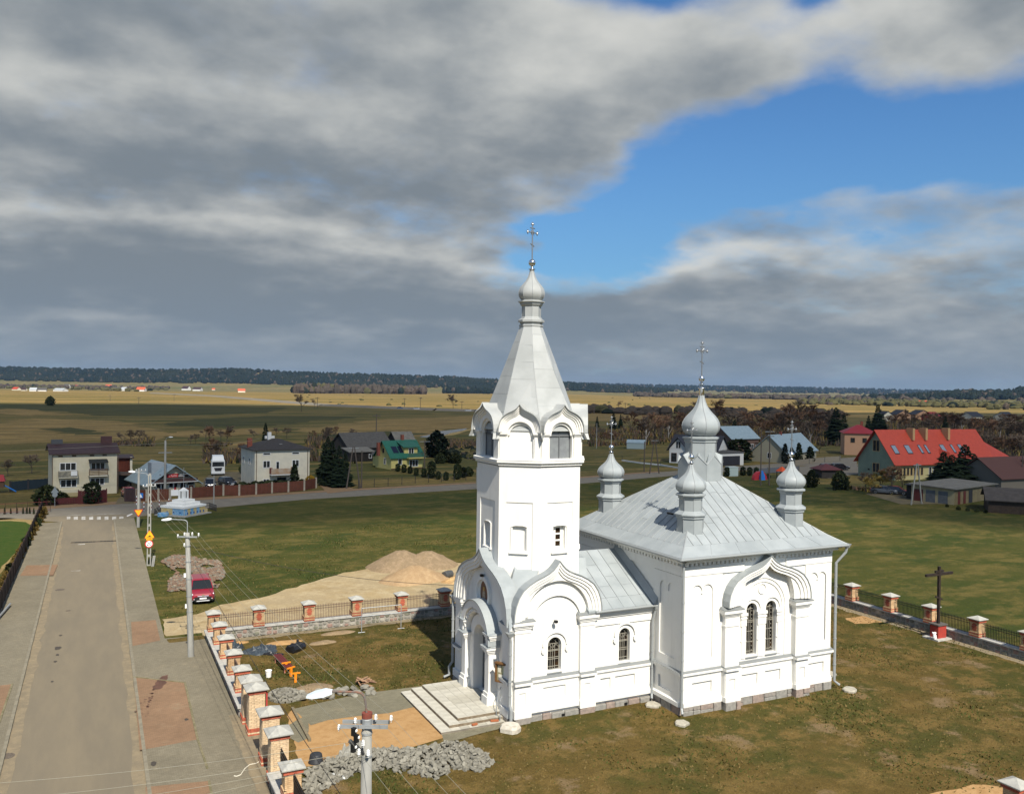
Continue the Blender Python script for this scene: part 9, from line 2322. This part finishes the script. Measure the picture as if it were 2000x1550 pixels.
for k, (px, pb_, pt) in enumerate([(215, 783, 771), (271, 789, 775), (340, 784, 769), (620, 797, 775), (790, 797, 777), (821, 800, 776), (902, 802, 783), (735, 843, 808), (1160, 808, 790), (1221, 808, 786), (1432, 812, 796)]):
    b = G(px, pb_); z = ZAT(px, pt, b); t = thing('utility_pole', 'thin far power pole, %s from the left across the valley' % ORD[k], 'pole', (b.x, b.y, 0), 0, 'power poles of the valley')
    mb = MB(); mb.tube([(0, 0, -.2), (0, 0, z)], .22, 5, .16); mb.box(-1.6, 1.6, -.1, .1, z-.9, z-.6); mb.build('shaft', MATS['pole_wood'], t)
# low clouds whose shade lies over the valley
CLZ = 900.0; shx = to_sun.x/to_sun.z*CLZ; shy = to_sun.y/to_sun.z*CLZ
m_cl = bpy.data.materials.new('cloud_white'); m_cl.use_nodes = True
T = NT(m_cl.node_tree); T.n.clear(); o_ = T.new('ShaderNodeOutputMaterial'); tr_ = T.new('ShaderNodeBsdfTransparent'); df = T.new('ShaderNodeBsdfDiffuse'); df.inputs[0].default_value = (.9, .9, .9, 1); tl = T.new('ShaderNodeBsdfTranslucent'); tl.inputs[0].default_value = (.9, .9, .9, 1)
m1 = T.new('ShaderNodeMixShader'); m1.inputs[0].default_value = .5; T.l.new(df.outputs[0], m1.inputs[1]); T.l.new(tl.outputs[0], m1.inputs[2])
m2_ = T.new('ShaderNodeMixShader'); m2_.inputs[0].default_value = CLOUD_DENS; T.l.new(tr_.outputs[0], m2_.inputs[1]); T.l.new(m1.outputs[0], m2_.inputs[2]); T.l.new(m2_.outputs[0], o_.inputs[0])
def cloud(px, label, seed, amp=18):
    pts = rough_edge(gp(px), 30, amp, seed); pts = [(x+shx, y+shy) for x, y in pts]
    cx_ = sum(p[0] for p in pts)/len(pts); cy_ = sum(p[1] for p in pts)/len(pts); mb = MB()
    ring_ = lambda k, z: [(cx_+(x-cx_)*k, cy_+(y-cy_)*k, z) for x, y in pts]
    mb.loft([ring_(.97, CLZ-15), ring_(1.0, CLZ), ring_(.9, CLZ+60), ring_(.6, CLZ+120)]); o = mb.build('cloud', m_cl); tag(o, label, 'cloud'); o['kind'] = 'stuff'
cloud([(-900, 1010), (-300, 1000), (100, 990), (300, 1028), (480, 1018), (700, 1002), (930, 985), (1250, 978), (1420, 975), (1640, 1000), (1800, 1022), (2100, 1046), (2700, 1060), (3200, 850), (2500, 815), (2000, 808), (1650, 812), (1400, 808), (1100, 803), (900, 800), (640, 797), (560, 793), (320, 790), (100, 789), (-200, 788), (-700, 790)], 'broad low cloud high above the church whose shade lies on the village', 3)
# haze
hz_ = MB(); hz_.box(-9000, 12500, -3000, 13500, -1.0, 260.0)
hm = bpy.data.materials.new('haze'); hm.use_nodes = True; T = NT(hm.node_tree); T.n.clear()
o_ = T.new('ShaderNodeOutputMaterial'); pv = T.new('ShaderNodeVolumePrincipled'); pv.inputs['Color'].default_value = (.38, .62, 1.0, 1); pv.inputs['Density'].default_value = HAZE; pv.inputs['Anisotropy'].default_value = .2
T.l.new(pv.outputs[0], o_.inputs['Volume'])
o = hz_.build('haze', hm); o['kind'] = 'stuff'
